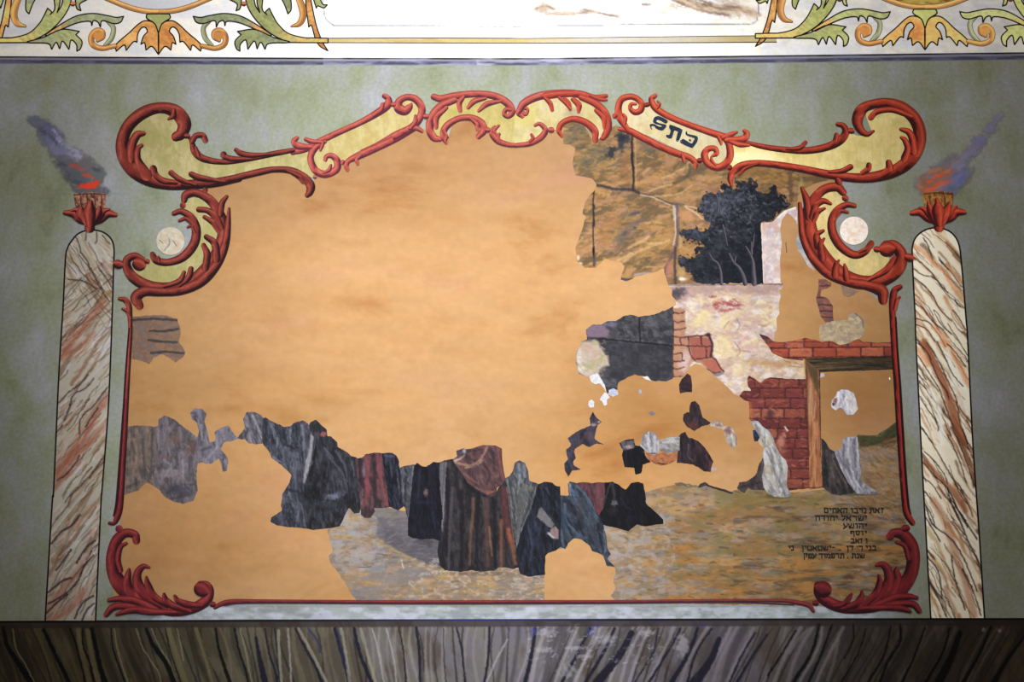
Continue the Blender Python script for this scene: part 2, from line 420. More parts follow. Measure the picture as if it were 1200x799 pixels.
# ---- pale upper band, its moulding line
def f_upper(cv):
    cv.fill((228, 228, 228)); X, Y = cv.X, cv.Y
    cv.mottle((206, 210, 220), 60, 18, .6, seed=1); cv.mottle((238, 232, 218), 34, 14, .6, seed=2)
    cv.mottle((214, 214, 196), 12, 8, .5, lo=.5, hi=.7, seed=3, box=(800, -60, 1400, 70))
    cv.mottle((196, 190, 200), 18, 9, .35, lo=.5, hi=.7, seed=4, box=(870, -60, 1400, 70))
    # the big framed field between the scroll borders, with the foot of its landscape
    cv.use(T)
    cv.blobs([(700, 22, 32, 16), (690, 30, 22, 12), (760, 40, 50, 8), (830, 35, 36, 10), (900, 46, 40, 5, 8)], (176, 158, 140), .75, 0, .5, .6)
    cv.lines([[(668, 30), (700, 18), (730, 28)], [(700, 42), (770, 44), (830, 38)], [(820, 28), (850, 36), (925, 52)]], 2.5, (120, 100, 92), a=.6)
    cv.blob(1010, 14, 16, 5, (96, 88, 96), .8); cv.blob(930, 4, 14, 4, (170, 160, 170), .5)
    cv.blobs([(1120, 0, 50, 14, 20), (1170, 20, 60, 13, 20), (1230, 30, 70, 14, 18), (1290, 26, 60, 18), (1330, 36, 40, 12)], (176, 150, 122), .75, 20, .5, .6)
    cv.lines([[(1075, -10), (1130, 16), (1190, 34), (1260, 46)], [(1100, -12), (1170, 10), (1240, 26), (1330, 36)], [(1150, -8), (1220, 14), (1300, 24)]], 4, (110, 86, 78), a=.6)
    cv.dabs(120, [(206, 190, 160), (150, 130, 118), (222, 214, 196)], (5, 14), (.6, 1.4), 15, 15, .4, box=(1060, -10, 1340, 40), seed=4)
    cv.mottle((236, 214, 190), 14, 6, .35, lo=.5, hi=.7, seed=6, box=(640, -20, 1340, 78))
    for wdt, rgb, q in ((1.6, (120, 128, 140), [(22, -40), (24, 25), (32, 58), (52, 74), (80, 78.5), (330, 79), (600, 81), (800, 78), (1000, 75), (1190, 74), (1300, 73), (1340, 70), (1352, 45), (1355, -40)]),):
        cv.line(q, wdt, rgb, .9, soft=.5, wob=.3)
    cv.use(Crop(0, 0, 1))
V, Fc = None, None
xs = np.arange(-260, 1461, 12)
poly_up = [(x, -130) for x in (-260, 200, 600, 1000, 1460)] + [(x, float(topline(x))) for x in xs[::-1]]
painted('trim_1', poly_up, f_upper, 1, res=1.6, mat=M_LINE, smooth=False, L=.56 * G, label='pale cream painted band above the mural with a faint ruled field', cat_='wall band', kind='structure')
def f_mould(cv):
    t = cv.Y - topline(cv.X)
    cv.fill((128, 130, 152))
    for lo, hi, c in ((-1, 1.3, (34, 32, 34)), (1.3, 3.6, (150, 150, 158)), (3.6, 7.6, (86, 86, 112)), (7.6, 12, (132, 136, 140))):
        m = sstep(lo - .4, lo + .4, t) * (1 - sstep(hi - .4, hi + .4, t)); cv.c[..., :3] = cv.c[..., :3] * (1 - m[..., None]) + np.array(c) * m[..., None]
    cv.mottle((150, 150, 190), 20, 3, .4, seed=5); cv.mottle((214, 214, 222), 26, 4, .55, lo=.5, hi=.7, seed=8, box=(560, 60, 680, 80))
    cv.mottle((190, 190, 214), 26, 4, .5, lo=.4, hi=.7, seed=9, box=(380, 60, 820, 80))
pm = [(x, float(topline(x)) - .6) for x in xs] + [(x, float(topline(x)) + 8.2) for x in xs[::-1]]
painted('trim_2', pm, f_mould, 3, res=.8, mat=M_LINE, smooth=False, L=.75 * G, label='painted slate blue moulding line between cream band and green wall', cat_='moulding', kind='structure')

# yellow band between the two scroll borders
def f_band(cv):
    cv.fill((250, 226, 160)); cv.mottle((255, 238, 200), 30, 3, .6, seed=3); cv.mottle((240, 200, 130), 24, 3, .6, seed=2, box=(360, 30, 520, 60))
    cv.c[..., :3] += (sstep(600, 700, cv.X) * (1 - sstep(800, 870, cv.X)))[..., None] * np.array((10, 20, 60))
top = lambda x: np.interp(x, [360, 480, 620, 830, 880, 920], [45, 44.4, 45, 42.5, 42, 41.6]); bt = lambda x: np.interp(x, [360, 480, 620, 830, 880, 920], [50, 50.4, 50.8, 50, 49.6, 49.4])
bx = np.arange(366, 912, 8)
tb = thing('border_band', (635, 50), 'long straight yellow band with thin dark edges joining the two leafy scroll borders', 'painted band')
painted('band', [(x, float(top(x))) for x in bx] + [(x, float(bt(x))) for x in bx[::-1]], f_band, 3, tb, res=1, mat=M_LINE, smooth=False)
ribbon('edge_line', [(x, float(top(x)), .6 if x < 600 else .45) for x in bx], 5, (110, 100, 104), tb, flat=True)
ribbon('edge_line', [(x, float(bt(x)), .6) for x in bx], 5, (110, 100, 104), tb, flat=True)

# ---- dado of painted wood-grained panelling under the mural
P1 = Crop(0, 699, 4); P2 = Crop(300, 699, 4); P3 = Crop(600, 699, 4); P4 = Crop(900, 699, 4)
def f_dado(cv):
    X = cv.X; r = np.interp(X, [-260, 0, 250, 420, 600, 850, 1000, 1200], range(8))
    cols = np.array([(66, 57, 40), (78, 69, 48), (90, 84, 68), (112, 108, 102), (122, 118, 124), (104, 98, 106), (76, 69, 66), (64, 52, 40)], float)  # flash falloff painted in: paler purplish middle, darker ends
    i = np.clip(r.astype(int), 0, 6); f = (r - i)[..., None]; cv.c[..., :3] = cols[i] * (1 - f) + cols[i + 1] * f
    R = random.Random(5)
    cv.mottle((140, 134, 104), 14, 40, .2, -12, seed=1); cv.mottle((120, 112, 130), 30, 20, .35, seed=12, box=(350, 720, 900, 830)); cv.mottle((62, 48, 34), 26, 60, .4, -10, seed=2)
    # streaks lean to the right on the left side, to the left on the right side
    def lean(x): return np.interp(x, [-260, 100, 400, 560, 700, 1200, 1460], [30, 24, 12, 0, -26, -34, -36])
    x = -255.0
    while x < 1460:
        ln = lean(x) + R.uniform(-5, 5); c = cols[int(np.interp(x, [-260, 0, 250, 420, 600, 850, 1000, 1200], range(8)))]
        kind = R.random(); k = R.uniform(-4, 4)
        P = [(x, 735), (x + ln * .25 + k, 752), (x + ln * .65 + k, 776), (x + ln * 1.05, 802), (x + ln * 1.6, 850)]
        if kind < .45: cv.line(P, R.uniform(.8, 2.2), c * R.uniform(1.25, 1.5), .5, soft=1, w2=R.uniform(1, 3))
        elif kind < .8: cv.line(P, R.uniform(.4, 1), (40, 36, 34), .6, soft=.8, w2=R.uniform(.8, 2))
        else: cv.line(P, R.uniform(2, 5), c * .6, .55, soft=2)
        x += R.uniform(5, 12)
    dk = (12, 10, 14)
    for K_, LL in ((P1, [([(15, 145), (35, 230), (85, 310), (150, 410)], 9, 14), ([(205, 155), (240, 230), (290, 330), (325, 410)], 8, 11), ([(330, 150), (355, 220), (380, 310), (400, 410)], 4, 5),
                         ([(385, 150), (390, 230), (420, 310), (445, 410)], 4, 6), ([(430, 150), (450, 240), (470, 330), (495, 410)], 9, 12), ([(520, 150), (530, 240), (555, 320), (590, 410)], 3, 4),
                         ([(685, 150), (720, 230), (780, 310), (825, 410)], 7, 16), ([(1010, 150), (1025, 240), (1050, 320), (1080, 410)], 5, 9), ([(1100, 150), (1120, 250), (1150, 340), (1165, 410)], 4, 4), ([(930, 150), (960, 250), (1010, 410)], 2, 3), ([(775, 150), (800, 260), (850, 410)], 2, 3)]),
                   (P2, [([(0, 190), (15, 280), (45, 410)], 6, 16), ([(42, 150), (60, 260), (90, 350), (100, 410)], 4, 6), ([(90, 150), (100, 260), (112, 410)], 4, 5), ([(185, 150), (230, 240), (280, 330), (310, 410)], 4, 7),
                         ([(370, 150), (395, 240), (420, 330), (440, 410)], 8, 9), ([(460, 150), (485, 260), (520, 350), (545, 410)], 7, 9), ([(670, 145), (690, 250), (705, 410)], 3, 4), ([(750, 145), (765, 250), (770, 410)], 6, 7), ([(940, 145), (965, 250), (980, 410)], 4, 5), ([(880, 150), (880, 250), (890, 410)], 2, 2), ([(1095, 145), (1090, 270), (1070, 410)], 6, 6)]),
                   (P3, [([(110, 150), (90, 280), (60, 410)], 8, 10), ([(365, 150), (310, 260), (235, 400)], 6, 8), ([(480, 150), (430, 260), (340, 410)], 6, 9), ([(685, 150), (665, 250), (620, 330), (570, 410)], 3, 4), ([(790, 150), (730, 260), (635, 410)], 5, 6),
                         ([(870, 150), (830, 260), (750, 400)], 7, 12), ([(935, 150), (860, 270), (820, 410)], 5, 6), ([(970, 200), (930, 300), (850, 410)], 12, 24), ([(560, 170), (500, 280), (400, 400)], 14, 22), ([(1140, 170), (1080, 270), (1020, 400)], 5, 5), ([(1195, 180), (1120, 290), (1050, 410)], 5, 7)]),
                   (P4, [([(130, 160), (70, 260), (0, 370)], 4, 5), ([(240, 130), (205, 260), (120, 400)], 7, 9), ([(300, 130), (250, 270), (190, 400)], 5, 6), ([(400, 130), (400, 200), (360, 290)], 4, 3), ([(460, 150), (420, 270), (345, 400)], 3, 5), ([(575, 140), (545, 270), (470, 400)], 4, 6),
                         ([(620, 130), (618, 210), (560, 310), (525, 400)], 6, 6), ([(735, 145), (690, 270), (630, 400)], 4, 7), ([(850, 150), (820, 260), (740, 400)], 5, 8), ([(1045, 140), (990, 270), (915, 400)], 6, 9), ([(1200, 190), (1120, 300), (1060, 400)], 5, 12), ([(900, 170), (860, 280), (800, 400)], 12, 20)])):
        cv.use(K_)
        for j, (q, a, b) in enumerate(LL): cv.line(q, a, (34, 32, 50) if K_ in (P2, P3) else dk, .95, soft=.7, w2=b, seed=j)
    lt = (150, 146, 112)
    cv.use(P1); cv.lines([[(60, 150), (75, 240), (120, 320), (160, 400)], [(535, 150), (550, 240), (575, 330), (600, 400)], [(640, 150), (670, 240), (740, 350), (755, 400)], [(710, 150), (750, 240), (800, 320), (830, 400)], [(830, 150), (850, 240), (860, 300)], [(1125, 150), (1150, 250), (1180, 400)]], 3, lt, a=.75)
    cv.lines([[(370, 150), (375, 230), (420, 400)], [(790, 150), (830, 280), (870, 400)], [(920, 150), (960, 270), (1000, 400)], [(410, 160), (430, 280), (460, 390)]], 11, (128, 122, 84), a=.6)
    cv.use(P2); cv.lines([[(200, 150), (250, 240), (300, 340), (330, 400)], [(105, 160), (108, 260), (120, 400)], [(400, 150), (420, 260), (440, 400)], [(490, 150), (520, 260), (560, 400)]], 7, (158, 156, 138), a=.7)
    cv.lines([[(545, 150), (570, 240), (600, 400)], [(610, 150), (640, 260), (660, 400)], [(150, 150), (160, 300), (165, 400)], [(1180, 200), (1130, 290), (1080, 400)]], 4, (170, 170, 172), a=.7)
    cv.lines([[(245, 150), (290, 210), (300, 260)], [(380, 160), (400, 250), (420, 330)]], 5, (44, 50, 110), a=.6)
    cv.use(P3); cv.blobs([(160, 170, 50, 20), (150, 250, 50, 14), (340, 280, 40, 12), (440, 200, 50, 30), (630, 170, 40, 16), (300, 240, 60, 10), (800, 230, 40, 50), (260, 350, 40, 30)], (176, 174, 184), .55, 0, .6, .8)
    cv.blobs([(105, 165, 16, 20), (390, 135, 26, 12), (370, 165, 20, 18), (890, 130, 50, 9), (680, 118, 40, 6)], (84, 84, 180), .55, 0, .6, .8)
    cv.dabs(160, [(196, 194, 206), (150, 146, 160), (70, 66, 84)], (2, 6), (.4, 1), -40, 40, .5, box=(60, 130, 700, 330), seed=7)
    cv.use(P4); cv.blobs([(1010, 155, 12, 12), (1085, 160, 10, 10)], (190, 180, 180), .5); cv.lines([[(100, 260), (160, 180), (200, 150)], [(330, 200), (310, 300), (280, 390)]], 8, (128, 124, 118), a=.5)
    cv.use(Crop(0, 0, 1))
    cv.dabs(900, [(130, 124, 96), (60, 52, 40), (110, 90, 60), (140, 138, 140)], (5, 16), (.4, 1), lambda x, y: 90 - lean(x), 6, .3, seed=3)
    # ruled upper edge: black line, then a flat dark strip
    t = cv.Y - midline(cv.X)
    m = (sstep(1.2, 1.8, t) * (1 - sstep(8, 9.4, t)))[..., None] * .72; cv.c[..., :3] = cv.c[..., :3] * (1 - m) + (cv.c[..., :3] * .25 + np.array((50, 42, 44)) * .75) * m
    m = (1 - sstep(1.5, 2.4, t))[..., None]; bl = (np.exp(-((cv.X - 560) / 170) ** 2))[..., None]  # bluish flash tint painted into the middle of the black line
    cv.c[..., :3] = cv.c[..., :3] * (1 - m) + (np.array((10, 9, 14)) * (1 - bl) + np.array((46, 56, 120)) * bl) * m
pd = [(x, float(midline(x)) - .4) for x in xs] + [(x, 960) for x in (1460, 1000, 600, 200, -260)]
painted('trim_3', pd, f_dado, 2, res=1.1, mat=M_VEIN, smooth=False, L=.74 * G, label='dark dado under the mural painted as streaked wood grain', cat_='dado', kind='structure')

# ---- ochre plaster that fills the losses of the picture inside the scroll frame
po = [(151, 350), (165, 345), (196, 342), (225, 336), (252, 316), (264, 286), (260, 250), (249, 232), (238, 226), (230, 213), (280, 208), (322, 200), (345, 202), (362, 216), (372, 207), (398, 187), (420, 180), (480, 157), (492, 148), (508, 160), (524, 164), (531, 143), (545, 135), (561, 143), (571, 154), (582, 166), (607, 171), (632, 164), (645, 153), (655, 142), (668, 142), (686, 148), (698, 166), (712, 160), (722, 150), (735, 156), (800, 178), (818, 186), (838, 194), (858, 196), (872, 194), (905, 196), (960, 205), (984, 211), (972, 222), (940, 236), (936, 271), (952, 310), (991, 332), (1013, 339), (1033, 354), (1045, 352), (1045, 400), (1052, 505), (1056, 560), (1061, 608), (1068, 645), (1064, 690), (1041, 712), (959, 707), (920, 706), (300, 707), (248, 708), (205, 716), (137, 716), (127, 661), (133, 633), (140, 622), (142, 590), (150, 450)]
Q = np.array(po, float)
def f_tint(cv):
    cv.c[..., :3] = (.90, .85, .77); X, Y = cv.X, cv.Y
    def z(x, y, rx, ry, c, a):
        m = (np.exp(-(((X - x) / rx) ** 2 + ((Y - y) / ry) ** 2)) * a)[..., None]; cv.c[..., :3] = cv.c[..., :3] * (1 - m) + cv.c[..., :3] * np.array(c) * m
    z(800, 500, 120, 60, (.74, .66, .52), 1); z(980, 380, 110, 120, (.86, .80, .68), .9); z(1000, 470, 70, 50, (.70, .62, .52), .9); z(640, 600, 80, 100, (.95, .92, .85), .7)
    z(240, 480, 130, 160, (.84, .80, .72), .9); z(250, 640, 140, 70, (.86, .78, .70), .8); cv.c[..., :3] *= 1 - (1 - sstep(190, 330, Y))[..., None] * np.array((.22, .23, .22)); z(740, 440, 60, 40, (.80, .72, .58), .8); z(700, 560, 60, 40, (.96, .88, .72), .8)
    f = 1 + .16 * (fbm(X / 26, Y / 11, 5) - .5) + .10 * (fbm(X / 6, Y / 4, 8) - .5); cv.c[..., :3] *= f[..., None]
    m = (.5 * sstep(.55, .75, fbm(X / 40, Y / 20, 9)))[..., None]; cv.c[..., :3] *= 1 - m * np.array((.05, .12, .18))
    for x, y, r in ((270, 478, 12), (330, 483, 26), (345, 492, 20), (378, 492, 14), (262, 640, 12), (380, 470, 20)):
        z(x, y, r, r * .4, (.82, .76, .64), .8)
    cv.c[..., :3] = np.clip(cv.c[..., :3], 0, 1.2)
_alb = albedo
albedo = lambda c, L: np.asarray(c)
cvX = painted('wall_infill', po, f_tint, 2, res=2, smooth=False, label='plain ochre plaster filling the lost parts of the framed picture', cat_='plaster', kind='structure')
albedo = _alb
cvX.data.materials.clear(); cvX.data.materials.append(m_orange)
_nt = m_orange.node_tree; _at = _nt.nodes.new('ShaderNodeAttribute'); _at.attribute_name = 'Col'; _b = _nt.nodes['Principled BSDF']
_src = _b.inputs['Base Color'].links[0].from_socket; _vm = _nt.nodes.new('ShaderNodeVectorMath'); _vm.operation = 'MULTIPLY'
_nt.links.new(_src, _vm.inputs[0]); _nt.links.new(_at.outputs['Color'], _vm.inputs[1]); _nt.links.new(_vm.outputs[0], _b.inputs['Base Color'])
def f_strip(cv):
    cv.c[...] = (176, 184, 186, .0); e = sstep(120, 190, cv.X) * (1 - sstep(1010, 1080, cv.X)) * sstep(709, 712, cv.Y)
    cv.c[..., 3] = e * .85
    for rgb, sx, a, sd in (((196, 206, 210), 26, .7, 1), ((150, 156, 160), 20, .7, 2), ((214, 216, 236), 12, .6, 3)):
        m = a * sstep(.45, .65, fbm(cv.X / sx, cv.Y / 7, sd)); cv.c[..., :3] = cv.c[..., :3] * (1 - m[..., None]) + np.array(rgb) * m[..., None]
painted('trim_4', [(120, 709), (300, 707.4), (600, 707.6), (1075, 706), (1080, 724.6), (600, 725.8), (120, 727.4)], f_strip, 2, res=1.5, mat=M_SMOKE, smooth=False, L=1.35, label='pale grey strip of wall between the bottom red rail and the dado', cat_='wall strip', kind='structure')
# ================================================================ SCROLL BORDERS OF THE PALE BAND
INK = (28, 24, 24)
def inked(name, P, layer, parent, fn, w=.75, ink=INK, L=None):
    """a leaf: painted area with an ink contour"""
    o = painted(name, P, fn, layer, parent, res=.8, mat=M_LINE, L=L)
    Q = outline(P, 1.2); S = np.c_[Q, np.full(len(Q), w)]; S = np.vstack([S, S[:1]])
    # split at sharp turns so that the contour keeps its points
    c = ribbon('contour', decim(S), layer + 1, ink, o, flat=True)
    return o
def decim(S):
    k = [0]
    for i in range(1, len(S)):
        if np.hypot(*(S[i, :2] - S[k[-1], :2])) > .8: k.append(i)
    return S[k]
def inkband(name, P, layer, parent, col, w=.75, L=None, col2=None):
    p2 = [(a, b, c + w) for a, b, c in P]
    o = ribbon(name, P, layer + 1, dict(hi=col2 or col, mid=col, dk=tuple(v * .8 for v in col)), parent, seed=3)
    ribbon('contour', p2, layer, INK, o, flat=True)
    return o
def border_motif(cx, dy, sgns, label, sc_=1.0, medal=(206, 210, 218), OR=(226, 164, 92), GR=(172, 178, 116), GG=(160, 168, 130), side=''):
    """palmette with curls, leafy stems and the foot of a medallion; measured on one side and mirrored"""
    c0 = 190 - 25 / 5.965
    th = thing('palmette', (cx, 60 + dy), label[0], 'painted ornament', 'palmettes at the middle of each scroll border')
    st = [thing('acanthus_scroll', (cx + s * 120, 48 + dy), label[1 if s < 0 else 2], 'painted foliage', 'green and orange leaf scrolls of the upper border') for s in (-1, 1)]
    md = thing('medallion_rim', (cx, 14 + dy), label[3], 'painted medallion')
    for s in sgns:
        def X(P): return [(cx + s * (p[0] / 5.965 + 190 - c0) * sc_, p[1] / 5.965 * sc_ + dy, *p[2:]) for p in P]
        def XW(P): return [(cx + s * (p[0] / 5.965 + 190 - c0) * sc_, p[1] / 5.965 * sc_ + dy, p[2] / 5.965) for p in P]
        def two(c1, c2, p, r, seed=0):
            (qx, qy), = X([p])
            def f(cv):
                cv.fill(c1); d = np.hypot(cv.X - qx, cv.Y - qy) / (r / 5.965)
                t = (1 - sstep(.3, 1.2, d))[..., None]; cv.c[..., :3] = cv.c[..., :3] * (1 - t) + np.array(c2) * t
                cv.mottle(tuple(v * .84 for v in c1), 5, 2.5, .5, -30 * s, seed=seed); cv.mottle(tuple(min(255, v * 1.12 + 8) for v in c1), 4, 3, .5, 30, seed=seed + 3)
            return f
        pal = [(-25, 380, 1), (-25, 230), (0, 165), (60, 145), (110, 165), (180, 230), (270, 310), (270, 358, 1), (215, 315), (200, 352, 1), (150, 292), (125, 295, 1), (120, 240), (98, 200), (70, 190), (52, 220), (80, 255), (98, 310, 1), (72, 300), (62, 350, 1), (20, 325)]
        if s == sgns[0]:
            full = pal + [(-50 - p[0], *p[1:]) for p in pal[::-1]]
            inked('palmette_leaf', X(pal), 8, th, two(OR, (214, 140, 72), (60, 260), 90))
        else: inked('palmette_leaf', X(pal), 8, th, two(OR, (250, 196, 120), (180, 260), 90))
        S_ = st[0 if s < 0 else 1]
        inkband('curl', XW([(400, 285, 8), (365, 262, 12), (368, 225, 16), (408, 215, 16), (443, 255, 17), (433, 312, 16), (370, 338, 14), (280, 322, 12)]), 10, th, (218, 152, 84), col2=(250, 196, 110))
        ribbon('curl_core', XW([(385, 250, 24), (405, 250, 26)]), 13, (218, 152, 84), th, flat=True)
        inkband('stalk', XW([(330, 145, 12), (290, 195, 13), (300, 260, 14), (330, 300, 12), (352, 316, 5)]), 7, th, (170, 176, 138), col2=(196, 200, 160))
        # crossing leaf, hook and hook leaf
        inked('crossing_leaf', X([(1000, -60, 1), (1008, 60), (1025, 190, 1), (1045, 180), (1068, 260), (1100, 320), (1160, 357, 1), (1120, 290), (1085, 200), (1060, 100), (1030, -60, 1)]), 5, S_, two((222, 158, 90), (250, 200, 120), (1040, 100), 70))
        inked('small_leaf', X([(1040, -60, 1), (1078, 58, 1), (1090, 42), (1130, 56), (1155, 34, 1), (1120, 26), (1090, -60, 1)]), 5, S_, two(GR, (206, 208, 150), (1120, 20), 50))
        inkband('hook', XW([(930, -60, 14), (975, 40, 22), (985, 110, 21), (960, 165, 17), (905, 185, 4)]), 8, S_, (222, 158, 90), col2=(250, 200, 120))
        inked('hook_leaf', X([(800, -60, 1), (850, 20), (880, 98, 1), (903, 60), (895, -60, 1)]), 6, S_, two(GG, GR, (880, 60), 50))
        inked('stem_leaf', X([(572, -60, 1), (600, 50), (660, 145), (755, 232), (880, 298, 1), (1060, 299), (1160, 300, 1), (1160, 268, 1), (1060, 265), (985, 262), (880, 232), (812, 170), (775, 110), (750, 58, 1), (722, 85), (735, 105, 1), (700, 60), (712, -60, 1), (668, -60, 1), (664, 20), (684, 90, 1), (650, 30), (640, -60, 1)]), 8, S_, two(GR, (240, 200, 120), (1040, 280), 260))
        inked('long_leaf', X([(760, 240), (640, 160), (540, 110), (430, 95), (330, 110), (270, 122), (218, 115, 1), (240, 155), (290, 165), (368, 145), (380, 190, 1), (398, 155), (430, 145), (440, 180, 1), (455, 150), (540, 160), (640, 200), (740, 250, 1)]), 10, S_, two(GG, (240, 176, 104), (700, 225), 130))
        inked('lobed_leaf', X([(890, 292), (780, 262), (650, 207), (528, 220, 1), (552, 243, 1), (510, 290), (520, 340), (545, 358, 1), (548, 312), (585, 280), (600, 345, 1), (645, 288), (665, 342, 1), (690, 296), (720, 345, 1), (748, 305), (872, 300, 1)]), 11, S_, two(GG, GR, (600, 250), 120))
        # rim of the medallion and its end leaf
        inkband('rim', XW([(-35, 84, 15), (60, 79, 15), (170, 55, 15), (290, 8, 14), (420, -50, 14)]), 12, md, (224, 164, 96), col2=(252, 214, 140))
        inked('rim_leaf', X([(330, -6, 1), (440, -12), (485, 4), (525, 30), (517, 76, 1), (548, 52), (560, -60, 1), (330, -60, 1)]), 10, md, two(GG, GR, (520, 30), 60))
        ribbon('bead', XW([(571, 28, 15), (574, 28, 15)]), 14, dict(hi=(250, 190, 120), mid=(206, 110, 64), dk=(90, 50, 40)), md)
    def X0(P): return [(cx + (p[0] + 25) / 5.965 * sc_, p[1] / 5.965 * sc_ + dy, *p[2:]) for p in P]
    inked('vase', X0([(-105, 98, 1), (50, 98, 1), (56, 128), (0, 168), (-25, 232, 1), (-50, 168), (-106, 128)]), 14, th, flatcol(GR, (206, 214, 140), 4, 3))
    def f_in(cv):
        cv.fill(medal)
        if side == 'R': cv.fill((176, 150, 70)); cv.mottle((120, 70, 30), 9, 4, .8, seed=2); cv.mottle((190, 176, 90), 8, 3, .6, seed=7)
        else: cv.mottle((206, 210, 216), 12, 4, .6, seed=2)
    painted('medallion_field', X0([(-450, -90, 1), (-330, 8), (-200, 52), (-85, 74), (-25, 78), (35, 74), (150, 52), (280, 8), (400, -90, 1)]), f_in, 9, md, res=1, mat=M_LINE)
border_motif(185.8, 0, (1, -1), ('orange palmette below the grey medallion at the left of the pale band', 'green and orange leaf scroll left of the grey medallion, cut by the picture edge', 'green and orange leaf scroll between the grey medallion and the yellow band', 'orange rim and pale grey field of the medallion at upper left'))
border_motif(1083.8, -5.4, (-1, 1), ('pale orange palmette below the brown medallion at the right of the pale band', 'yellow green leaf scroll between the yellow band and the brown medallion', 'yellow green leaf scroll right of the brown medallion, cut by the picture edge', 'cream rim and mottled brown field of the medallion at upper right'),
             OR=(232, 180, 104), GR=(190, 196, 120), GG=(186, 192, 130), side='R')

# ================================================================ THE SCROLL FRAME
def strands(name, LL, crop, layer, pal, parent, **k):
    for i, P in enumerate(LL):
        ribbon(name, crop.w(P), layer + i * 1.0, pal, parent, seed=i, **k)
YL = [(224, 214, 140), (206, 194, 118), (222, 206, 150)]
def f_yellow(base, hi, lo, seed, patch=None):
    def f(cv):
        cv.fill(base); cv.mottle(hi, 9, 14, .7, seed=seed); cv.mottle(lo, 10, 12, .6, lo=.5, hi=.7, seed=seed + 1)
        cv.mottle(tuple(v * .9 for v in base), 1.6, 9, .3, seed=seed + 4)
        if patch:
            for x, y, rx, ry, rgb, a in patch: cv.blob(x, y, rx, ry, rgb, a)
    return f
def yfield(P, th, f, layer=20, **k): return painted('yellow_field', P, f, layer, th, res=1.2, mat=M_LINE, **k)
# --- left shoulder
t1 = thing('volute_scroll', (260, 215), 'left shoulder of the frame, big red volute over a yellow field by the left torch', 'painted scroll')
pyl = A([(885, 205), (850, 110), (760, 88), (660, 120), (600, 190), (575, 280), (600, 370), (680, 450), (800, 480), (960, 482), (1200, 450)]) + B([(230, 545), (400, 508), (500, 495), (600, 505), (670, 545), (700, 530), (665, 460), (670, 400), (560, 402), (400, 442), (220, 468), (100, 452), (40, 400), (10, 330)])
yfield(pyl, t1, f_yellow((200, 190, 130), (222, 206, 156), (180, 174, 104), 3, [(300, 222, 60, 8, (240, 226, 150), .6)]))
strands('scroll', [
    [(1200, 455, 20), (1080, 480, 22), (950, 493, 22), (820, 490, 27), (710, 460, 34), (630, 405, 38), (580, 330, 34), (572, 250, 30), (610, 165, 30), (690, 100, 30), (780, 76, 27), (860, 98, 33), (905, 160, 34), (890, 215, 28), (862, 232, 24)],
], A, 22, RED_L, t1)
strands('scroll', [
    [(-20, 580, 16), (0, 580, 20), (110, 575, 20), (220, 556, 17), (380, 518, 17), (470, 502, 15), (560, 508, 17), (630, 545, 20), (665, 590, 22), (660, 625, 18), (648, 640, 13)],
], B, 24, RED_L, t1)
strands('scroll_leaf', [
    [(850, 90, 10), (845, 120, 14), (820, 138, 6)],
    [(620, 350, 24), (622, 280, 22), (650, 225, 20), (685, 215, 12)],
    [(700, 440, 28), (655, 360, 18), (655, 300, 14), (675, 280, 10)],
    [(860, 480, 12), (790, 470, 15), (752, 440, 15), (738, 405, 17)],
    [(960, 490, 8), (895, 470, 13), (855, 445, 13), (835, 428, 14)],
    [(1120, 474, 6), (1040, 462, 12), (980, 450, 14), (945, 436, 14)]], A, 26, RED_L, t1)
strands('scroll', [[(-10, 312, 6), (20, 345, 10), (40, 405, 18), (90, 445, 17), (200, 462, 13), (330, 445, 13), (460, 418, 14), (570, 398, 12)]], B, 26, RED_L, t1)
strands('scroll_leaf', [
    [(25, 350, 14), (45, 320, 14), (82, 318, 14), (98, 345, 13)],
    [(330, 445, 8), (250, 445, 14), (205, 435, 14), (195, 422, 16)],
    [(450, 418, 6), (350, 425, 13), (290, 415, 14), (262, 395, 10)],
    [(180, 566, 6), (90, 555, 13), (40, 540, 14), (16, 525, 10)],
    [(540, 510, 5), (600, 540, 12), (625, 572, 8)],
    [(46, 382, 6), (50, 395, 8), (60, 425, 10)]], B, 28, RED_L, t1)
strands('bead', [[(918, 229, 13), (924, 229, 13)], [(1018, 520, 13), (1019, 522, 13)]], A, 34, RED_L, t1)
# --- left beam
t2 = thing('scroll_beam', (430, 190), 'sloping yellow beam edged in red, left of the crown and without letters', 'painted scroll')
pbm = B([(560, 400), (640, 420), (660, 480), (700, 520), (760, 530), (820, 490), (850, 460), (1000, 400), (1200, 300)]) + Cc([(160, 400), (240, 330), (290, 260), (280, 190), (220, 160), (160, 190), (110, 190), (0, 290)]) + B([(900, 280), (760, 345), (660, 375)])
yfield(pbm, t2, f_yellow((238, 218, 146), (246, 230, 168), (226, 200, 122), 8))
strands('scroll', [
    [(568, 410, 13), (640, 392, 15), (710, 352, 16), (820, 300, 15), (930, 250, 15), (1020, 200, 18), (1080, 155, 20), (1085, 120, 15), (1064, 104, 12)],
    [(745, 352, 8), (690, 385, 17), (665, 440, 16), (690, 505, 18), (745, 528, 18), (805, 500, 18), (808, 455, 17), (780, 428, 14), (752, 432, 12), (745, 450, 10)],
    [(1230, 268, 20), (1130, 330, 19), (1020, 385, 18), (920, 430, 18), (870, 455, 13), (858, 480, 13), (866, 505, 9)]], B, 24, RED_C, t2)
strands('scroll_leaf', [
    [(660, 380, 12), (600, 375, 18), (575, 350, 14), (592, 332, 10)], [(720, 355, 8), (670, 350, 12), (640, 338, 10)],
    [(1010, 205, 12), (1045, 180, 12), (1055, 150, 10)], [(735, 355, 7), (728, 375, 9), (718, 398, 7)],
    [(735, 520, 6), (765, 505, 10), (775, 480, 7)], [(935, 425, 10), (915, 445, 10), (920, 472, 8)]], B, 28, RED_C, t2)
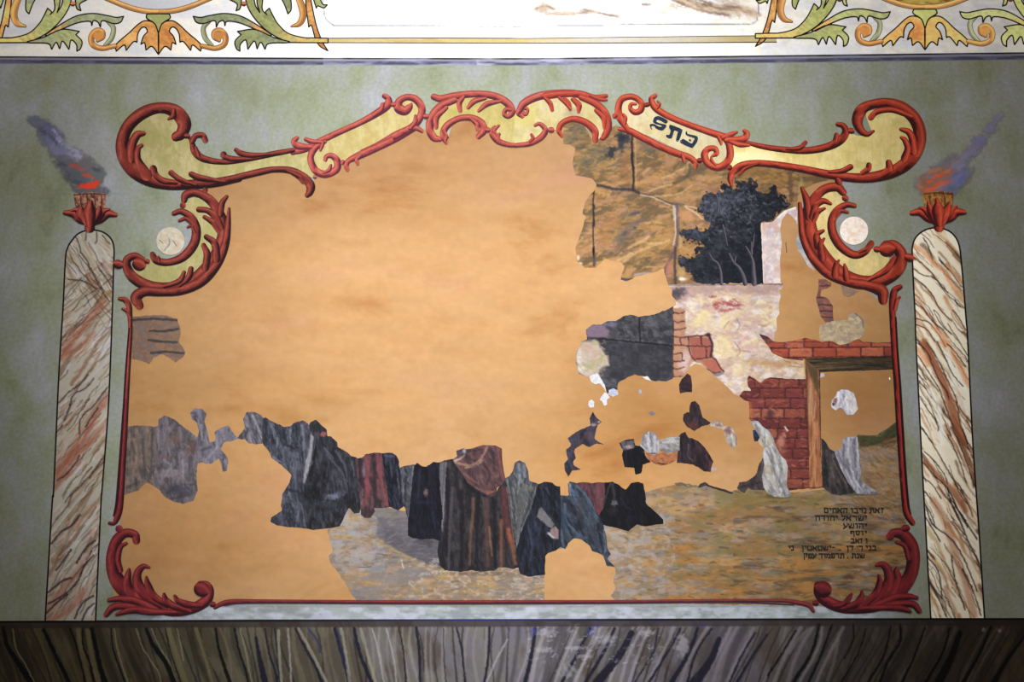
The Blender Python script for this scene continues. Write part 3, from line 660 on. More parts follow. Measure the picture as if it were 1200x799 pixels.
strands('bead', [[(838, 464, 11), (839, 462, 11)], [(688, 543, 9), (690, 543, 9)]], B, 34, RED_C, t2)
strands('scroll', [[(-20, 458, 18), (60, 420, 18), (160, 362, 19), (235, 325, 18), (280, 280, 18), (298, 220, 18), (265, 170, 18), (215, 158, 16), (175, 180, 18), (172, 215, 24), (205, 232, 22), (232, 210, 16), (240, 195, 7)],
                   ], Cc, 26, RED_C, t2)
strands('scroll_leaf', [[(235, 325, 10), (270, 325, 12), (298, 342, 8)], [(240, 320, 10), (262, 290, 12), (262, 258, 7)]], Cc, 29, RED_C, t2)
strands('bead', [[(142, 198, 12), (144, 198, 12)], [(318, 262, 13), (322, 262, 13)]], Cc, 33, RED_C, t2)
# --- crown, left half and right half
t3 = thing('scroll_crest', (575, 165), 'left half of the red and yellow crown scrolls at the top of the frame', 'painted scroll')
pcr = Cc([(340, 290), (380, 210), (470, 160), (600, 150), (700, 170), (790, 230), (805, 240), (805, 420), (740, 410), (670, 370), (650, 335), (600, 300), (530, 275), (460, 300), (425, 370), (380, 380)])
yfield(pcr, t3, f_yellow((238, 218, 136), (244, 228, 160), (216, 204, 116), 12))
t4 = thing('scroll_crest', (660, 165), 'right half of the crown scrolls, worn and repainted, next to the lettered beam', 'painted scroll')
pcr2 = Cc([(805, 240), (850, 190), (940, 160), (1050, 140), (1200, 170)]) + D([(280, 200), (330, 260), (350, 320), (320, 370), (280, 380), (250, 320), (180, 280), (110, 275), (60, 330), (20, 335)]) + Cc([(975, 335), (930, 395), (805, 420)])
yfield(pcr2, t4, f_yellow((246, 230, 166), (250, 236, 190), (226, 206, 130), 15, [(610, 130, 22, 20, (244, 226, 130), .8), (672, 108 + 25, 12, 8, (190, 180, 160), .5)]))
strands('scroll', [
    [(362, 155, 15), (400, 165, 17), (480, 150, 18), (590, 140, 17), (690, 152, 18), (760, 190, 19), (785, 235, 17), (765, 262, 12), (742, 250, 11), (752, 225, 12), (775, 225, 9)],
    [(470, 175, 16), (400, 205, 19), (352, 265, 20), (340, 330, 19), (362, 375, 18), (395, 385, 12)],
    [(430, 402, 10), (412, 365, 15), (430, 315, 17), (490, 275, 15), (560, 268, 16), (615, 295, 19), (632, 335, 18), (605, 368, 14)]], Cc, 26, RED_C, t3)
strands('scroll', [[(690, 318, 8), (674, 350, 13), (710, 395, 15), (770, 415, 12), (807, 418, 11)], ], Cc, 28, RED_C, t3)
strands('scroll_leaf', [[(700, 360, 6), (690, 335, 10), (712, 312, 7)], [(720, 395, 6), (712, 372, 7), (715, 358, 8)],
    [(520, 160, 10), (500, 190, 14), (505, 232, 10)], [(640, 165, 8), (580, 180, 14), (548, 215, 9)], [(720, 180, 8), (650, 195, 14), (605, 232, 8)],
    [(430, 215, 10), (378, 265, 15), (375, 322, 10)], [(560, 275, 6), (590, 300, 10), (598, 332, 8)], [(415, 340, 8), (430, 370, 9), (425, 395, 6)]], Cc, 30, RED_C, t3)
strands('bead', [[(654, 335, 13), (655, 335, 13)]], Cc, 38, RED_C, t3)
RC2 = dict(hi=(238, 120, 92), mid=(214, 84, 62), dk=(140, 50, 52))
strands('scroll', [
    [(842, 245, 16), (862, 250, 8), (868, 225, 9), (840, 215, 12), (822, 240, 16), (840, 262, 10)],
    [(820, 235, 14), (850, 190, 19), (920, 155, 20), (1010, 140, 20), (1120, 138, 18), (1195, 160, 18)]], Cc, 27, RED_C, t4)
strands('scroll', [[(0, 150, 18), (90, 140, 17), (180, 140, 17), (260, 160, 15), (325, 150, 9)], [(190, 160, 14), (270, 195, 18), (320, 250, 20), (335, 320, 18), (310, 375, 14), (295, 380, 6)],
    [(85, 368, 8), (68, 335, 13), (90, 295, 14), (150, 275, 15), (215, 295, 17), (262, 340, 18), (265, 390, 13)]], D, 29, RC2, t4)
strands('scroll', [[(807, 418, 11), (880, 408, 13), (940, 375, 15), (965, 335, 14), (935, 302, 10), (910, 310, 8)]], Cc, 28, RED_C, t4)
strands('scroll_leaf', [[(880, 398, 7), (898, 380, 9), (890, 360, 7)], [(960, 160, 8), (990, 190, 12), (1002, 228, 9)], [(1040, 160, 8), (1075, 190, 10), (1100, 220, 8)], [(1110, 170, 8), (1140, 200, 12), (1145, 235, 8)]], Cc, 32, RC2, t4)
strands('scroll_leaf', [[(100, 165, 8), (120, 190, 12), (130, 225, 8)], [(150, 170, 10), (178, 200, 13), (175, 238, 8)], [(270, 230, 10), (308, 270, 13), (315, 325, 8)], [(240, 150, 8), (290, 168, 10), (325, 172, 7)]], D, 34, RC2, t4)
strands('bead', [[(994, 335, 14), (998, 335, 14)]], Cc, 39, RED_C, t4); strands('bead', [[(370, 260, 12), (372, 258, 12)]], D, 39, RC2, t4)
# --- right beam with the Hebrew word
t5 = thing('scroll_beam', (770, 175), 'sloping cream beam edged in red, carrying three large dark Hebrew letters', 'painted scroll')
pb2 = D([(385, 240), (400, 175), (460, 150), (520, 190), (550, 195), (590, 230), (700, 290), (860, 345), (940, 375), (1000, 400), (995, 500), (930, 545), (850, 510), (810, 490), (740, 455), (560, 370), (440, 320), (400, 280)])
yfield(pb2, t5, f_yellow((246, 228, 178), (248, 236, 200), (230, 206, 146), 21))
strands('scroll', [
    [(395, 330, 8), (440, 335, 16), (520, 375, 17), (620, 425, 17), (710, 462, 17), (770, 480, 15), (805, 510, 14), (808, 538, 8)],
    [(440, 330, 12), (400, 270, 18), (390, 215, 17), (410, 168, 16), (465, 155, 15), (512, 185, 15), (512, 225, 16), (480, 240, 14), (455, 218, 11), (460, 195, 9), (485, 195, 7)],
    [(590, 148, 10), (568, 170, 14), (590, 215, 17), (650, 255, 16), (740, 295, 15), (850, 335, 16), (940, 365, 18), (1040, 400, 18)],
    [(960, 380, 10), (990, 420, 17), (990, 490, 18), (940, 535, 18), (880, 520, 17), (855, 475, 18), (872, 440, 15), (910, 435, 14), (920, 462, 13), (900, 475, 7)]], D, 24, RED_R | dict(hi=(240, 130, 90), mid=(222, 86, 58), dk=(130, 44, 50)), t5)
strands('scroll_leaf', [[(425, 300, 8), (428, 270, 10), (418, 250, 6)], [(600, 215, 8), (612, 195, 8), (604, 180, 6)], [(735, 468, 8), (740, 485, 10), (745, 505, 7)],
    [(960, 375, 10), (1000, 358, 12), (1030, 345, 6)], [(980, 390, 14), (1060, 385, 18), (1085, 355, 14), (1072, 340, 10)], [(1000, 400, 10), (1050, 415, 13), (1095, 418, 7)], [(930, 375, 8), (942, 395, 10), (945, 412, 6)], [(915, 525, 5), (895, 500, 8), (893, 480, 5)]], D, 28, RED_R | dict(hi=(240, 130, 90), mid=(222, 86, 58), dk=(130, 44, 50)), t5)
strands('bead', [[(540, 200, 11), (548, 198, 11)], [(828, 500, 13), (830, 500, 13)], [(990, 540, 11), (993, 540, 11)]], D, 37, RED_R, t5)
tw = thing('hebrew_word', (773, 168), 'three large dark blue Hebrew letters on the sloping cream beam', 'lettering')
NV = (44, 62, 84)
def glyph(name, P, crop, parent, rgb=NV, layer=40, holes=None):
    return painted(name, [(p[0], p[1], 1) if len(p) == 2 else p[:2] for p in crop(P)], flatcol(rgb, tuple(v * 1.5 for v in rgb), 3, 3, .4), layer, parent, res=.6, mat=M_LINE, smooth=True)
def bold(P, crop, parent):
    Q = crop([(p[0], p[1]) for p in P]); Q = cat(Q + Q[:1], 1)
    ribbon('letter_edge', np.c_[Q, np.full(len(Q), .45)], 39, NV, parent, flat=True)
H = M(660, 130)
# lamed, leftmost
_g = [(628, 75), (640, 48), (672, 42), (725, 70), (720, 84), (712, 86), (680, 68), (655, 62), (648, 78), (672, 90), (712, 100), (716, 110), (700, 130), (684, 136), (648, 122), (640, 108), (612, 106), (618, 130), (606, 100), (632, 96), (660, 110), (684, 116), (690, 104), (640, 88)]; _o = glyph('letter', _g, H, tw); bold(_g, H, _o)
# tav
_g = [(745, 100), (775, 110), (822, 130), (828, 142), (806, 205), (790, 208), (800, 160), (804, 148), (775, 136), (762, 172), (752, 192), (724, 184), (722, 172), (742, 170), (752, 140), (742, 118)]; _o = glyph('letter', _g, H, tw); bold(_g, H, _o)
# kaf with its dot
_g = [(862, 146), (868, 164), (925, 178), (938, 192), (930, 220), (908, 250), (892, 256), (820, 222), (830, 204), (842, 202), (896, 232), (912, 212), (920, 196), (912, 188), (866, 172), (856, 158)]; _o = glyph('letter', _g, H, tw); bold(_g, H, _o)
glyph('letter_dot', [(876, 202), (888, 198), (894, 210), (882, 216)], H, tw)
# --- right shoulder
t6 = thing('volute_scroll', (950, 215), 'right shoulder of the frame, orange red volute over yellow by the right torch', 'painted scroll')
pyr = D([(1000, 410), (1100, 410)]) + E([(130, 370), (300, 400), (450, 415), (560, 390), (660, 310), (720, 320), (790, 310), (760, 200), (830, 180), (930, 190), (1010, 270), (1030, 360), (960, 460), (850, 520), (700, 530), (550, 510), (400, 490), (200, 465), (90, 480), (40, 510), (20, 480), (40, 430)])
yfield(pyr, t6, f_yellow((228, 208, 136), (238, 222, 158), (206, 194, 116), 31, [(880, 185, 40, 10, (250, 234, 186), .8)]))
strands('scroll', [
    [(800, 295, 7), (765, 312, 13), (728, 285, 20), (712, 235, 26), (735, 180, 27), (790, 150, 22), (870, 142, 24), (950, 165, 28), (1020, 225, 30), (1050, 310, 30), (1030, 400, 32), (975, 470, 32), (890, 520, 28), (780, 545, 25), (670, 545, 22), (540, 525, 20), (420, 500, 18), (300, 480, 17), (180, 468, 16), (90, 480, 18), (40, 515, 16), (25, 555, 13), (35, 592, 6)]], E, 24, RED_R, t6)
strands('scroll', [[(110, 355, 9), (200, 378, 13), (320, 395, 15), (440, 400, 17), (550, 380, 19), (620, 345, 20), (650, 300, 18), (635, 265, 14), (605, 258, 10)]], E, 26, RED_R, t6)
strands('scroll_leaf', [[(1000, 215, 12), (900, 180, 14), (820, 190, 14), (785, 222, 14)],
    [(1015, 400, 22), (1010, 340, 18), (990, 300, 16), (948, 285, 9)], [(970, 440, 20), (985, 390, 16), (970, 345, 14), (950, 330, 8)],
    [(850, 530, 14), (885, 500, 20), (882, 465, 15)], [(740, 520, 12), (770, 500, 14), (775, 478, 13)], [(560, 515, 8), (630, 510, 13), (675, 488, 14)],
    [(330, 392, 6), (400, 385, 12), (432, 355, 9)], [(560, 378, 8), (590, 350, 12), (600, 315, 11)], [(180, 470, 5), (110, 495, 8), (72, 530, 7)]], E, 28, RED_R, t6)
strands('bead', [[(676, 294, 14), (680, 294, 14)], [(608, 565, 16), (609, 567, 16)], [(22, 490, 10), (24, 488, 10)]], E, 38, RED_R, t6)
# --- side brackets
t7 = thing('scroll_bracket', (220, 345), 'red C-shaped bracket hugging the pale disc on the left side of the frame', 'painted scroll')
pbL = Ab([(910, 130), (950, 100), (1030, 120), (1090, 200), (1080, 300), (1060, 400), (1000, 500), (900, 560), (760, 575), (660, 540), (620, 480), (700, 430), (760, 450), (860, 450), (940, 380), (970, 290), (950, 210), (890, 160)])
yfield(pbL, t7, f_yellow((196, 186, 124), (214, 200, 146), (180, 176, 116), 41))
strands('scroll', [
    [(905, 115, 15), (915, 85, 20), (970, 75, 19), (1040, 110, 22), (1085, 170, 24), (1120, 260, 28), (1105, 360, 34), (1060, 450, 36), (970, 540, 34), (860, 585, 30), (740, 585, 28), (640, 540, 26), (597, 480, 22), (598, 435, 20), (640, 415, 17), (680, 435, 14)],
    [(1148, 160, 7), (1140, 260, 16), (1125, 360, 20), (1080, 460, 24), (1000, 550, 26), (890, 600, 24), (780, 610, 22), (690, 608, 24), (645, 640, 28), (665, 685, 19)],
    [(850, 185, 12), (890, 175, 15), (940, 205, 19), (970, 270, 22), (958, 350, 23), (900, 420, 22), (820, 450, 18), (755, 440, 18), (733, 405, 12)]], Ab, 24, RED_L, t7)
strands('scroll_leaf', [[(1100, 190, 16), (1110, 130, 15), (1135, 95, 9)], [(1105, 260, 16), (1070, 200, 18), (1030, 170, 15), (985, 165, 14)], [(1090, 280, 12), (1060, 235, 14), (1015, 205, 10)],
    [(1080, 430, 20), (1070, 350, 18), (1025, 312, 13)], [(1020, 480, 18), (1030, 410, 18), (1010, 358, 12)], [(880, 575, 10), (930, 530, 16), (942, 485, 13)], [(800, 580, 10), (880, 550, 14), (905, 505, 10)],
    [(955, 250, 8), (915, 215, 10), (880, 225, 8)], [(965, 290, 6), (945, 255, 8), (925, 260, 6)], [(770, 445, 6), (765, 425, 10), (760, 425, 6)]], Ab, 28, RED_L, t7)
strands('curl_core', [[(660, 460, 32), (664, 462, 32)]], Ab, 30, RED_L | dict(mid=(150, 56, 46)), t7)
strands('bead', [[(898, 142, 14), (899, 143, 14)], [(545, 460, 22), (553, 462, 22)], [(706, 445, 12), (708, 446, 12)]], Ab, 40, RED_L, t7)
t8 = thing('scroll_bracket', (985, 345), 'orange red C-shaped bracket hugging the pale disc on the right side of the frame', 'painted scroll')
pbR = Fr([(320, 150), (270, 110), (180, 130), (140, 220), (150, 330), (190, 420), (260, 510), (360, 570), (470, 570), (560, 500), (540, 440), (480, 420), (420, 460), (350, 450), (280, 380), (255, 290), (280, 220), (330, 180)])
yfield(pbR, t8, f_yellow((228, 204, 136), (240, 218, 158), (196, 190, 130), 45))
strands('scroll', [
    [(312, 118, 18), (280, 90, 22), (215, 100, 22), (165, 145, 24), (130, 220, 34), (128, 310, 38), (165, 420, 44), (230, 510, 44), (320, 575, 38), (420, 605, 34), (530, 590, 32), (605, 530, 34), (625, 455, 30), (590, 405, 24), (545, 405, 24)],
    [(78, 180, 10), (85, 260, 14), (95, 360, 16), (140, 460, 20), (220, 550, 22), (330, 600, 22), (440, 620, 24), (520, 650, 30), (528, 700, 22)],
    [(372, 190, 12), (330, 185, 15), (280, 215, 18), (252, 270, 20), (258, 340, 22), (300, 410, 22), (370, 455, 20), (430, 440, 17), (465, 392, 14)]], Fr, 24, RED_R, t8)
strands('scroll_leaf', [[(125, 250, 18), (115, 160, 18), (90, 95, 9)], [(145, 250, 16), (165, 190, 17), (205, 165, 15), (245, 180, 8)], [(155, 270, 12), (175, 225, 14), (212, 205, 7)],
    [(175, 410, 18), (170, 350, 15), (205, 325, 8)], [(200, 470, 20), (190, 400, 15), (210, 368, 6)], [(270, 560, 20), (275, 510, 14), (290, 485, 5)], [(330, 580, 18), (325, 535, 13), (320, 508, 6)],
    [(275, 250, 8), (300, 220, 10), (335, 225, 8)], [(400, 440, 8), (435, 425, 9), (440, 418, 5)], [(450, 590, 10), (540, 540, 16), (590, 470, 10)]], Fr, 28, RED_R, t8)
strands('curl_core', [[(548, 425, 38), (552, 425, 38)]], Fr, 29, RED_R | dict(mid=(170, 56, 38)), t8)
strands('bead', [[(322, 150, 15), (324, 151, 15)], [(665, 470, 20), (672, 472, 20)], [(492, 426, 15), (496, 427, 15)], [(285, 55, 14), (288, 60, 16)]], Fr, 40, RED_R, t8)
# --- discs
def f_disc(cols, seed):
    def f(cv):
        cv.fill(cols[0]); cv.mottle(cols[1], 6, 4, .8, 30, seed=seed); cv.mottle(cols[2], 5, 5, .7, lo=.5, hi=.65, seed=seed + 2)
        cv.dabs(50, cols, (3, 7), (.5, 1.2), 30, 60, .5, seed=seed)
    return f
def circ(cx, cy, rx, ry, n=28): return [(cx + rx * math.cos(i * 2 * math.pi / n), cy + ry * math.sin(i * 2 * math.pi / n)) for i in range(n)]
def f_d1(cv):
    f_disc([(214, 206, 186), (216, 190, 158), (226, 222, 210), (200, 184, 160)], 4)(cv); cv.use(Ab)
    cv.lines([[(800, 385), (825, 350), (822, 320)], [(845, 330), (862, 360)], [(770, 330), (790, 345)]], 2, (96, 82, 70), a=.7)
painted('disc', circ(*Ab([(830, 335)])[0], 16.4, 16.4), f_d1, 22, mat=M_LINE, label='round cream disc with fine cracks inside the left bracket', cat_='painted disc')
painted('disc', circ(*Fr([(372, 325)])[0], 16.6, 16.4), f_disc([(246, 234, 226), (236, 214, 184), (250, 244, 240), (226, 186, 150)], 8), 22, mat=M_LINE, label='round whitish disc with orange smudges inside the right bracket', cat_='painted disc')
# --- side and bottom rails
t9 = thing('frame_rail', (140, 620), 'slim red upright rail on the left side of the frame', 'painted rail')
MR = M(60, 340)
strands('rail', [[(480, 60, 12), (520, 70, 18), (545, 110, 18), (552, 180, 16), (555, 280, 14), (548, 420, 15), (540, 560, 14), (532, 700, 15), (526, 800, 16)]], MR, 20, RED_L, t9)
ribbon('rail', [(148.5, 470, 2.6), (146.5, 510, 2.7), (144, 550, 2.9), (141.5, 590, 3.2), (138, 605, 3.4), (134, 613, 2.2), (128.5, 613, 1.8)], 21, RED_B, t9)
ribbon('rail_shadow', [(151.5, 385, .9), (148, 430, 1.1), (145.6, 470, 1.2), (142.8, 510, 1.3), (140, 550, 1.5), (137, 588, 1.6), (133.5, 604, 1)], 22, (62, 22, 36), t9, flat=True)
strands('rail_leaf', [[(555, 190, 12), (535, 150, 14), (500, 130, 8)]], MR, 23, RED_L, t9)
strands('bead', [[(460, 135, 17), (462, 137, 17)]], N1, 26, RED_B, t9)
t10 = thing('frame_rail', (1062, 615), 'slim red upright rail on the right side of the frame beside the painted doorway', 'painted rail')
N3 = Crop(1000, 280, 6)
ribbon('rail', [(1054.5, 336, 2.6), (1048, 341, 3.6), (1045.5, 354, 3.6), (1046, 380, 3.2), (1048, 410, 3.4), (1051, 450, 3.6), (1054, 500, 3.6), (1057.5, 550, 3.8), (1060.5, 590, 3.6), (1063, 603, 3.6), (1069, 612.5, 3.0)], 20, RED_BR | dict(hi=(176, 58, 44), mid=(148, 42, 36)), t10)
ribbon('rail_shadow', [(1049.5, 372, .9), (1051.5, 412, 1.2), (1054.5, 452, 1.4), (1057.5, 502, 1.4), (1060.5, 550, 1.5), (1064, 590, 1.4), (1067, 602, .8)], 23, (44, 12, 22), t10, flat=True)
ribbon('rail_leaf', [(1048.5, 362, 2.2), (1051, 351, 2.2), (1054, 348, 1.3)], 24, RED_R, t10)
strands('bead', [[(648, 180, 18), (656, 178, 16)]], N2, 26, RED_BR, t10)
t11 = thing('frame_rail', (600, 708), 'long thin red line closing the bottom of the frame', 'painted rail')
ribbon('rail', [(252, 711.5, 2.2), (262, 706.5, 2.6), (275, 704.5, 2.5), (300, 704.2, 2), (360, 704.4, 1.7), (480, 705, 1.7), (600, 704.8, 1.7), (720, 704.6, 1.6), (860, 703.4, 1.6), (915, 703.8, 1.9), (935, 706, 2.4), (948, 709.5, 2.6), (953, 716, 1.9)], 20, dict(hi=(184, 80, 76), mid=(158, 58, 60), dk=(90, 38, 54)), t11)
ribbon('rail_shadow', [(262, 709.4, .7), (300, 706.6, 1), (480, 707.3, 1.1), (600, 707.2, 1.1), (720, 706.8, 1), (860, 705.6, 1), (930, 708.6, .8)], 22, (88, 52, 76), t11, flat=True)
ribbon('bead', [(249, 708, 3), (250, 708, 3)], 26, RED_B, t11); ribbon('bead', [(955, 706.5, 3), (956, 706.5, 3)], 26, RED_BR, t11)
# --- bottom corner acanthus
t12 = thing('corner_acanthus', (190, 722), 'dark red acanthus scroll filling the lower left corner of the frame', 'painted scroll')
strands('scroll', [
    [(555, 200, 18), (545, 168, 20), (495, 160, 22), (450, 195, 26), (425, 270, 28), (428, 350, 32), (455, 420, 36), (505, 475, 38), (580, 520, 36), (660, 555, 32), (760, 580, 28), (860, 565, 26), (930, 525, 26), (952, 475, 20), (935, 440, 18), (900, 435, 16)]], N1, 24, RED_B, t12)
strands('scroll_leaf', [
    [(500, 215, 8), (470, 235, 12), (455, 300, 14), (470, 360, 12)],
    [(620, 560, 20), (540, 500, 24), (505, 440, 24), (512, 375, 14), (515, 355, 7)],
    [(700, 560, 20), (620, 510, 24), (565, 440, 26), (560, 380, 20), (590, 340, 14), (625, 345, 6)],
    [(720, 550, 14), (650, 500, 18), (618, 440, 16), (608, 398, 7)],
    [(840, 580, 12), (760, 555, 18), (715, 525, 18), (704, 490, 8)], [(900, 550, 12), (830, 545, 18), (780, 525, 14), (762, 500, 8)],
    [(660, 575, 16), (560, 530, 20), (470, 515, 16), (408, 522, 11)], [(640, 585, 14), (560, 570, 18), (500, 555, 16), (430, 560, 18), (392, 600, 13)], [(760, 588, 10), (640, 585, 18), (540, 575, 18), (450, 598, 9)]], N1, 26, RED_B, t12)
strands('curl_core', [[(905, 462, 36), (910, 465, 36)]], N1, 38, RED_B, t12)
t13 = thing('corner_acanthus', (1010, 722), 'deep crimson acanthus scroll filling the lower right corner of the frame, under the inscription', 'painted scroll')
strands('scroll', [
    [(565, 225, 18), (590, 205, 22), (640, 215, 28), (680, 270, 32), (692, 340, 32), (680, 420, 32), (640, 490, 34), (580, 545, 36), (500, 590, 34), (400, 610, 28), (300, 605, 28), (220, 570, 28), (182, 530, 24), (180, 490, 22)]], N2, 24, RED_BR, t13)
strands('scroll_leaf', [
    [(600, 255, 8), (645, 275, 12), (665, 340, 12)],
    [(520, 590, 20), (570, 530, 26), (600, 460, 26), (600, 410, 16), (602, 392, 6)], [(450, 600, 20), (520, 540, 26), (560, 470, 26), (555, 410, 22), (525, 375, 16), (490, 380, 7)],
    [(430, 590, 16), (490, 530, 18), (510, 470, 15), (505, 435, 7)], [(320, 610, 14), (380, 590, 18), (410, 550, 14), (415, 522, 7)], [(270, 600, 12), (320, 585, 14), (345, 555, 12), (358, 535, 6)],
    [(480, 600, 14), (580, 560, 20), (660, 548, 16), (710, 555, 10)], [(500, 610, 14), (600, 590, 18), (690, 590, 17), (722, 625, 14)], [(420, 612, 12), (540, 608, 16), (620, 612, 16), (672, 628, 10)]], N2, 26, RED_BR, t13)
strands('curl_core', [[(198, 508, 40), (205, 510, 40)]], N2, 37, RED_BR, t13)

# ================================================================ MARBLED COLUMNS
colL = [(53, 727, 1), (61.2, 590), (63, 573), (69, 440), (74, 360), (76.8, 303), (79.5, 290), (83.5, 283), (91.5, 274), (104.5, 269.5), (119.5, 271.5), (129.5, 279), (133.6, 291), (133, 318), (131.8, 360), (127.2, 474), (119.7, 573), (118.4, 590), (112, 727, 1)]
colR = [(1090.7, 724, 1), (1082.5, 580), (1079.3, 520), (1073.3, 400), (1072.5, 373), (1069.3, 308), (1069.6, 287), (1076, 275), (1089, 267.8), (1104, 267.8), (1116, 273.7), (1123.6, 286.7), (1127, 312.7), (1132, 373), (1134, 400), (1140, 520), (1147, 620), (1153.6, 724, 1)]
def veins(cv, base, bands, dark, ang, n, seed, xr, yr):
    R = random.Random(seed); cv.fill(base)
    def path(x, y, ln):
        P = [(x, y)]; a0 = ang(y)
        while ln > 0:
            g = math.radians(a0 * .75 + ang(y) * .25 * (1 if a0 * ang(y) > 0 else 0) + (a0 * .25 if a0 * ang(y) <= 0 else 0) + R.uniform(-14, 14)); s = R.uniform(5, 11); x += math.cos(g) * s; y += math.sin(g) * s; ln -= s; P.append((x, y))
        return P
    for i in range(n):
        P = path(R.uniform(*xr), R.uniform(*yr), R.uniform(30, 80)); cv.line(P, R.uniform(.8, 3.2), R.choice(bands), R.uniform(.4, .85), soft=1.6, w2=.5, seed=i)
    for i in range(int(n * .8)):
        P = path(R.uniform(*xr), R.uniform(*yr), R.uniform(18, 70)); cv.line(P, R.uniform(.15, .5), R.choice(dark), R.uniform(.6, .95), soft=.55, w2=R.uniform(.1, .7), seed=i + 50)
cl = thing('marbled_column', (83, 727), 'painted marble column on the left with reddish and brown veins, round-headed', 'painted column')
def f_cl(cv):
    def ang(y): return float(np.interp(y, [270, 345, 346, 420, 600, 727], [58, 56, -42, -50, -52, -60]))
    veins(cv, (164, 158, 146), [(150, 138, 110), (132, 90, 66), (186, 182, 178), (178, 180, 190), (146, 126, 86), (172, 166, 152), (120, 92, 70)], [(52, 38, 38), (72, 52, 40)], ang, 150, 3, (48, 138), (265, 740))
    # red bands
    cv.use(Crop(0, 0, 1))
    for q, w_ in (([(74, 412), (88, 392), (104, 372), (120, 352)], 6), ([(72, 420), (92, 405), (110, 390)], 3), ([(66, 556), (80, 532), (98, 508), (112, 482), (126, 462)], 7), ([(80, 540), (100, 520), (120, 500)], 5), ([(62, 570), (76, 556), (92, 540)], 4), ([(54, 715), (72, 690), (88, 672), (104, 650)], 4), ([(56, 726), (80, 712), (96, 690)], 6)):
        cv.line(q, w_, (146, 82, 64), .4, soft=3, w2=w_ * .5); cv.line([(x + 2, y + 3) for x, y in q], w_ * .4, (168, 98, 80), .4, soft=1.5)
    cv.dabs(140, [(150, 76, 52), (190, 120, 96), (120, 74, 56), (206, 186, 176)], (5, 14), (.4, 1), -52, 15, .5, box=(60, 470, 130, 560), seed=2)
    cv.dabs(120, [(150, 84, 56), (190, 150, 120), (112, 70, 50), (206, 196, 186)], (5, 14), (.4, 1), -42, 15, .5, box=(70, 360, 120, 420), seed=3)
    cv.dabs(160, [(190, 110, 96), (206, 150, 134), (96, 60, 60), (206, 196, 190), (150, 130, 96)], (6, 18), (.4, 1.2), -52, 12, .5, box=(50, 590, 120, 727), seed=4)
    cv.dabs(120, [(150, 116, 84), (206, 200, 186), (120, 96, 70)], (5, 14), (.4, 1), 52, 15, .45, box=(74, 268, 134, 350), seed=5)
    cv.use(Ab); cv.lines([[(315, 310), (335, 350), (345, 400)], [(375, 285), (372, 330)], [(430, 285), (432, 330), (425, 345)], [(400, 480), (425, 540), (470, 620), (500, 660)], [(350, 400), (385, 450), (390, 490)], [(275, 540), (350, 550), (430, 590)], [(460, 300), (500, 350)], [(440, 480), (480, 530), (515, 590)]], 3, (60, 46, 44), a=.85)
    cv.use(Crop(0, 440, 6)); cv.lines([[(415, 190), (480, 120), (560, 60), (620, -10)], [(490, 210), (520, 130), (600, 90), (660, 20)], [(560, 410), (560, 330), (600, 260), (650, 220), (750, 90)], [(450, 320), (480, 250), (500, 200)], [(600, 360), (640, 300), (690, 230)], [(630, 720), (680, 640), (735, 560)], [(400, 400), (440, 350)], [(400, 740), (470, 690), (540, 600), (560, 560)]], 5, (58, 40, 44), a=.85)
    cv.use(N1); cv.lines([[(95, 215), (150, 150), (200, 120), (250, 60)], [(75, 480), (150, 420), (200, 400)], [(75, 540), (150, 500), (230, 430), (270, 340), (320, 280)], [(230, 320), (280, 240), (330, 200)], [(60, 600), (120, 540), (180, 490)], [(220, 620), (260, 540), (320, 500)], [(260, 630), (290, 570), (325, 540)], [(120, 360), (200, 250)]], 5, (56, 38, 44), a=.85)
    cv.use(Crop(0, 0, 1))
painted('shaft', colL, f_cl, 4, cl, mat=M_VEIN, smooth=True)
cr = thing('marbled_column', (1120, 727), 'painted marble column on the right with orange brown slanting veins, round-headed', 'painted column')
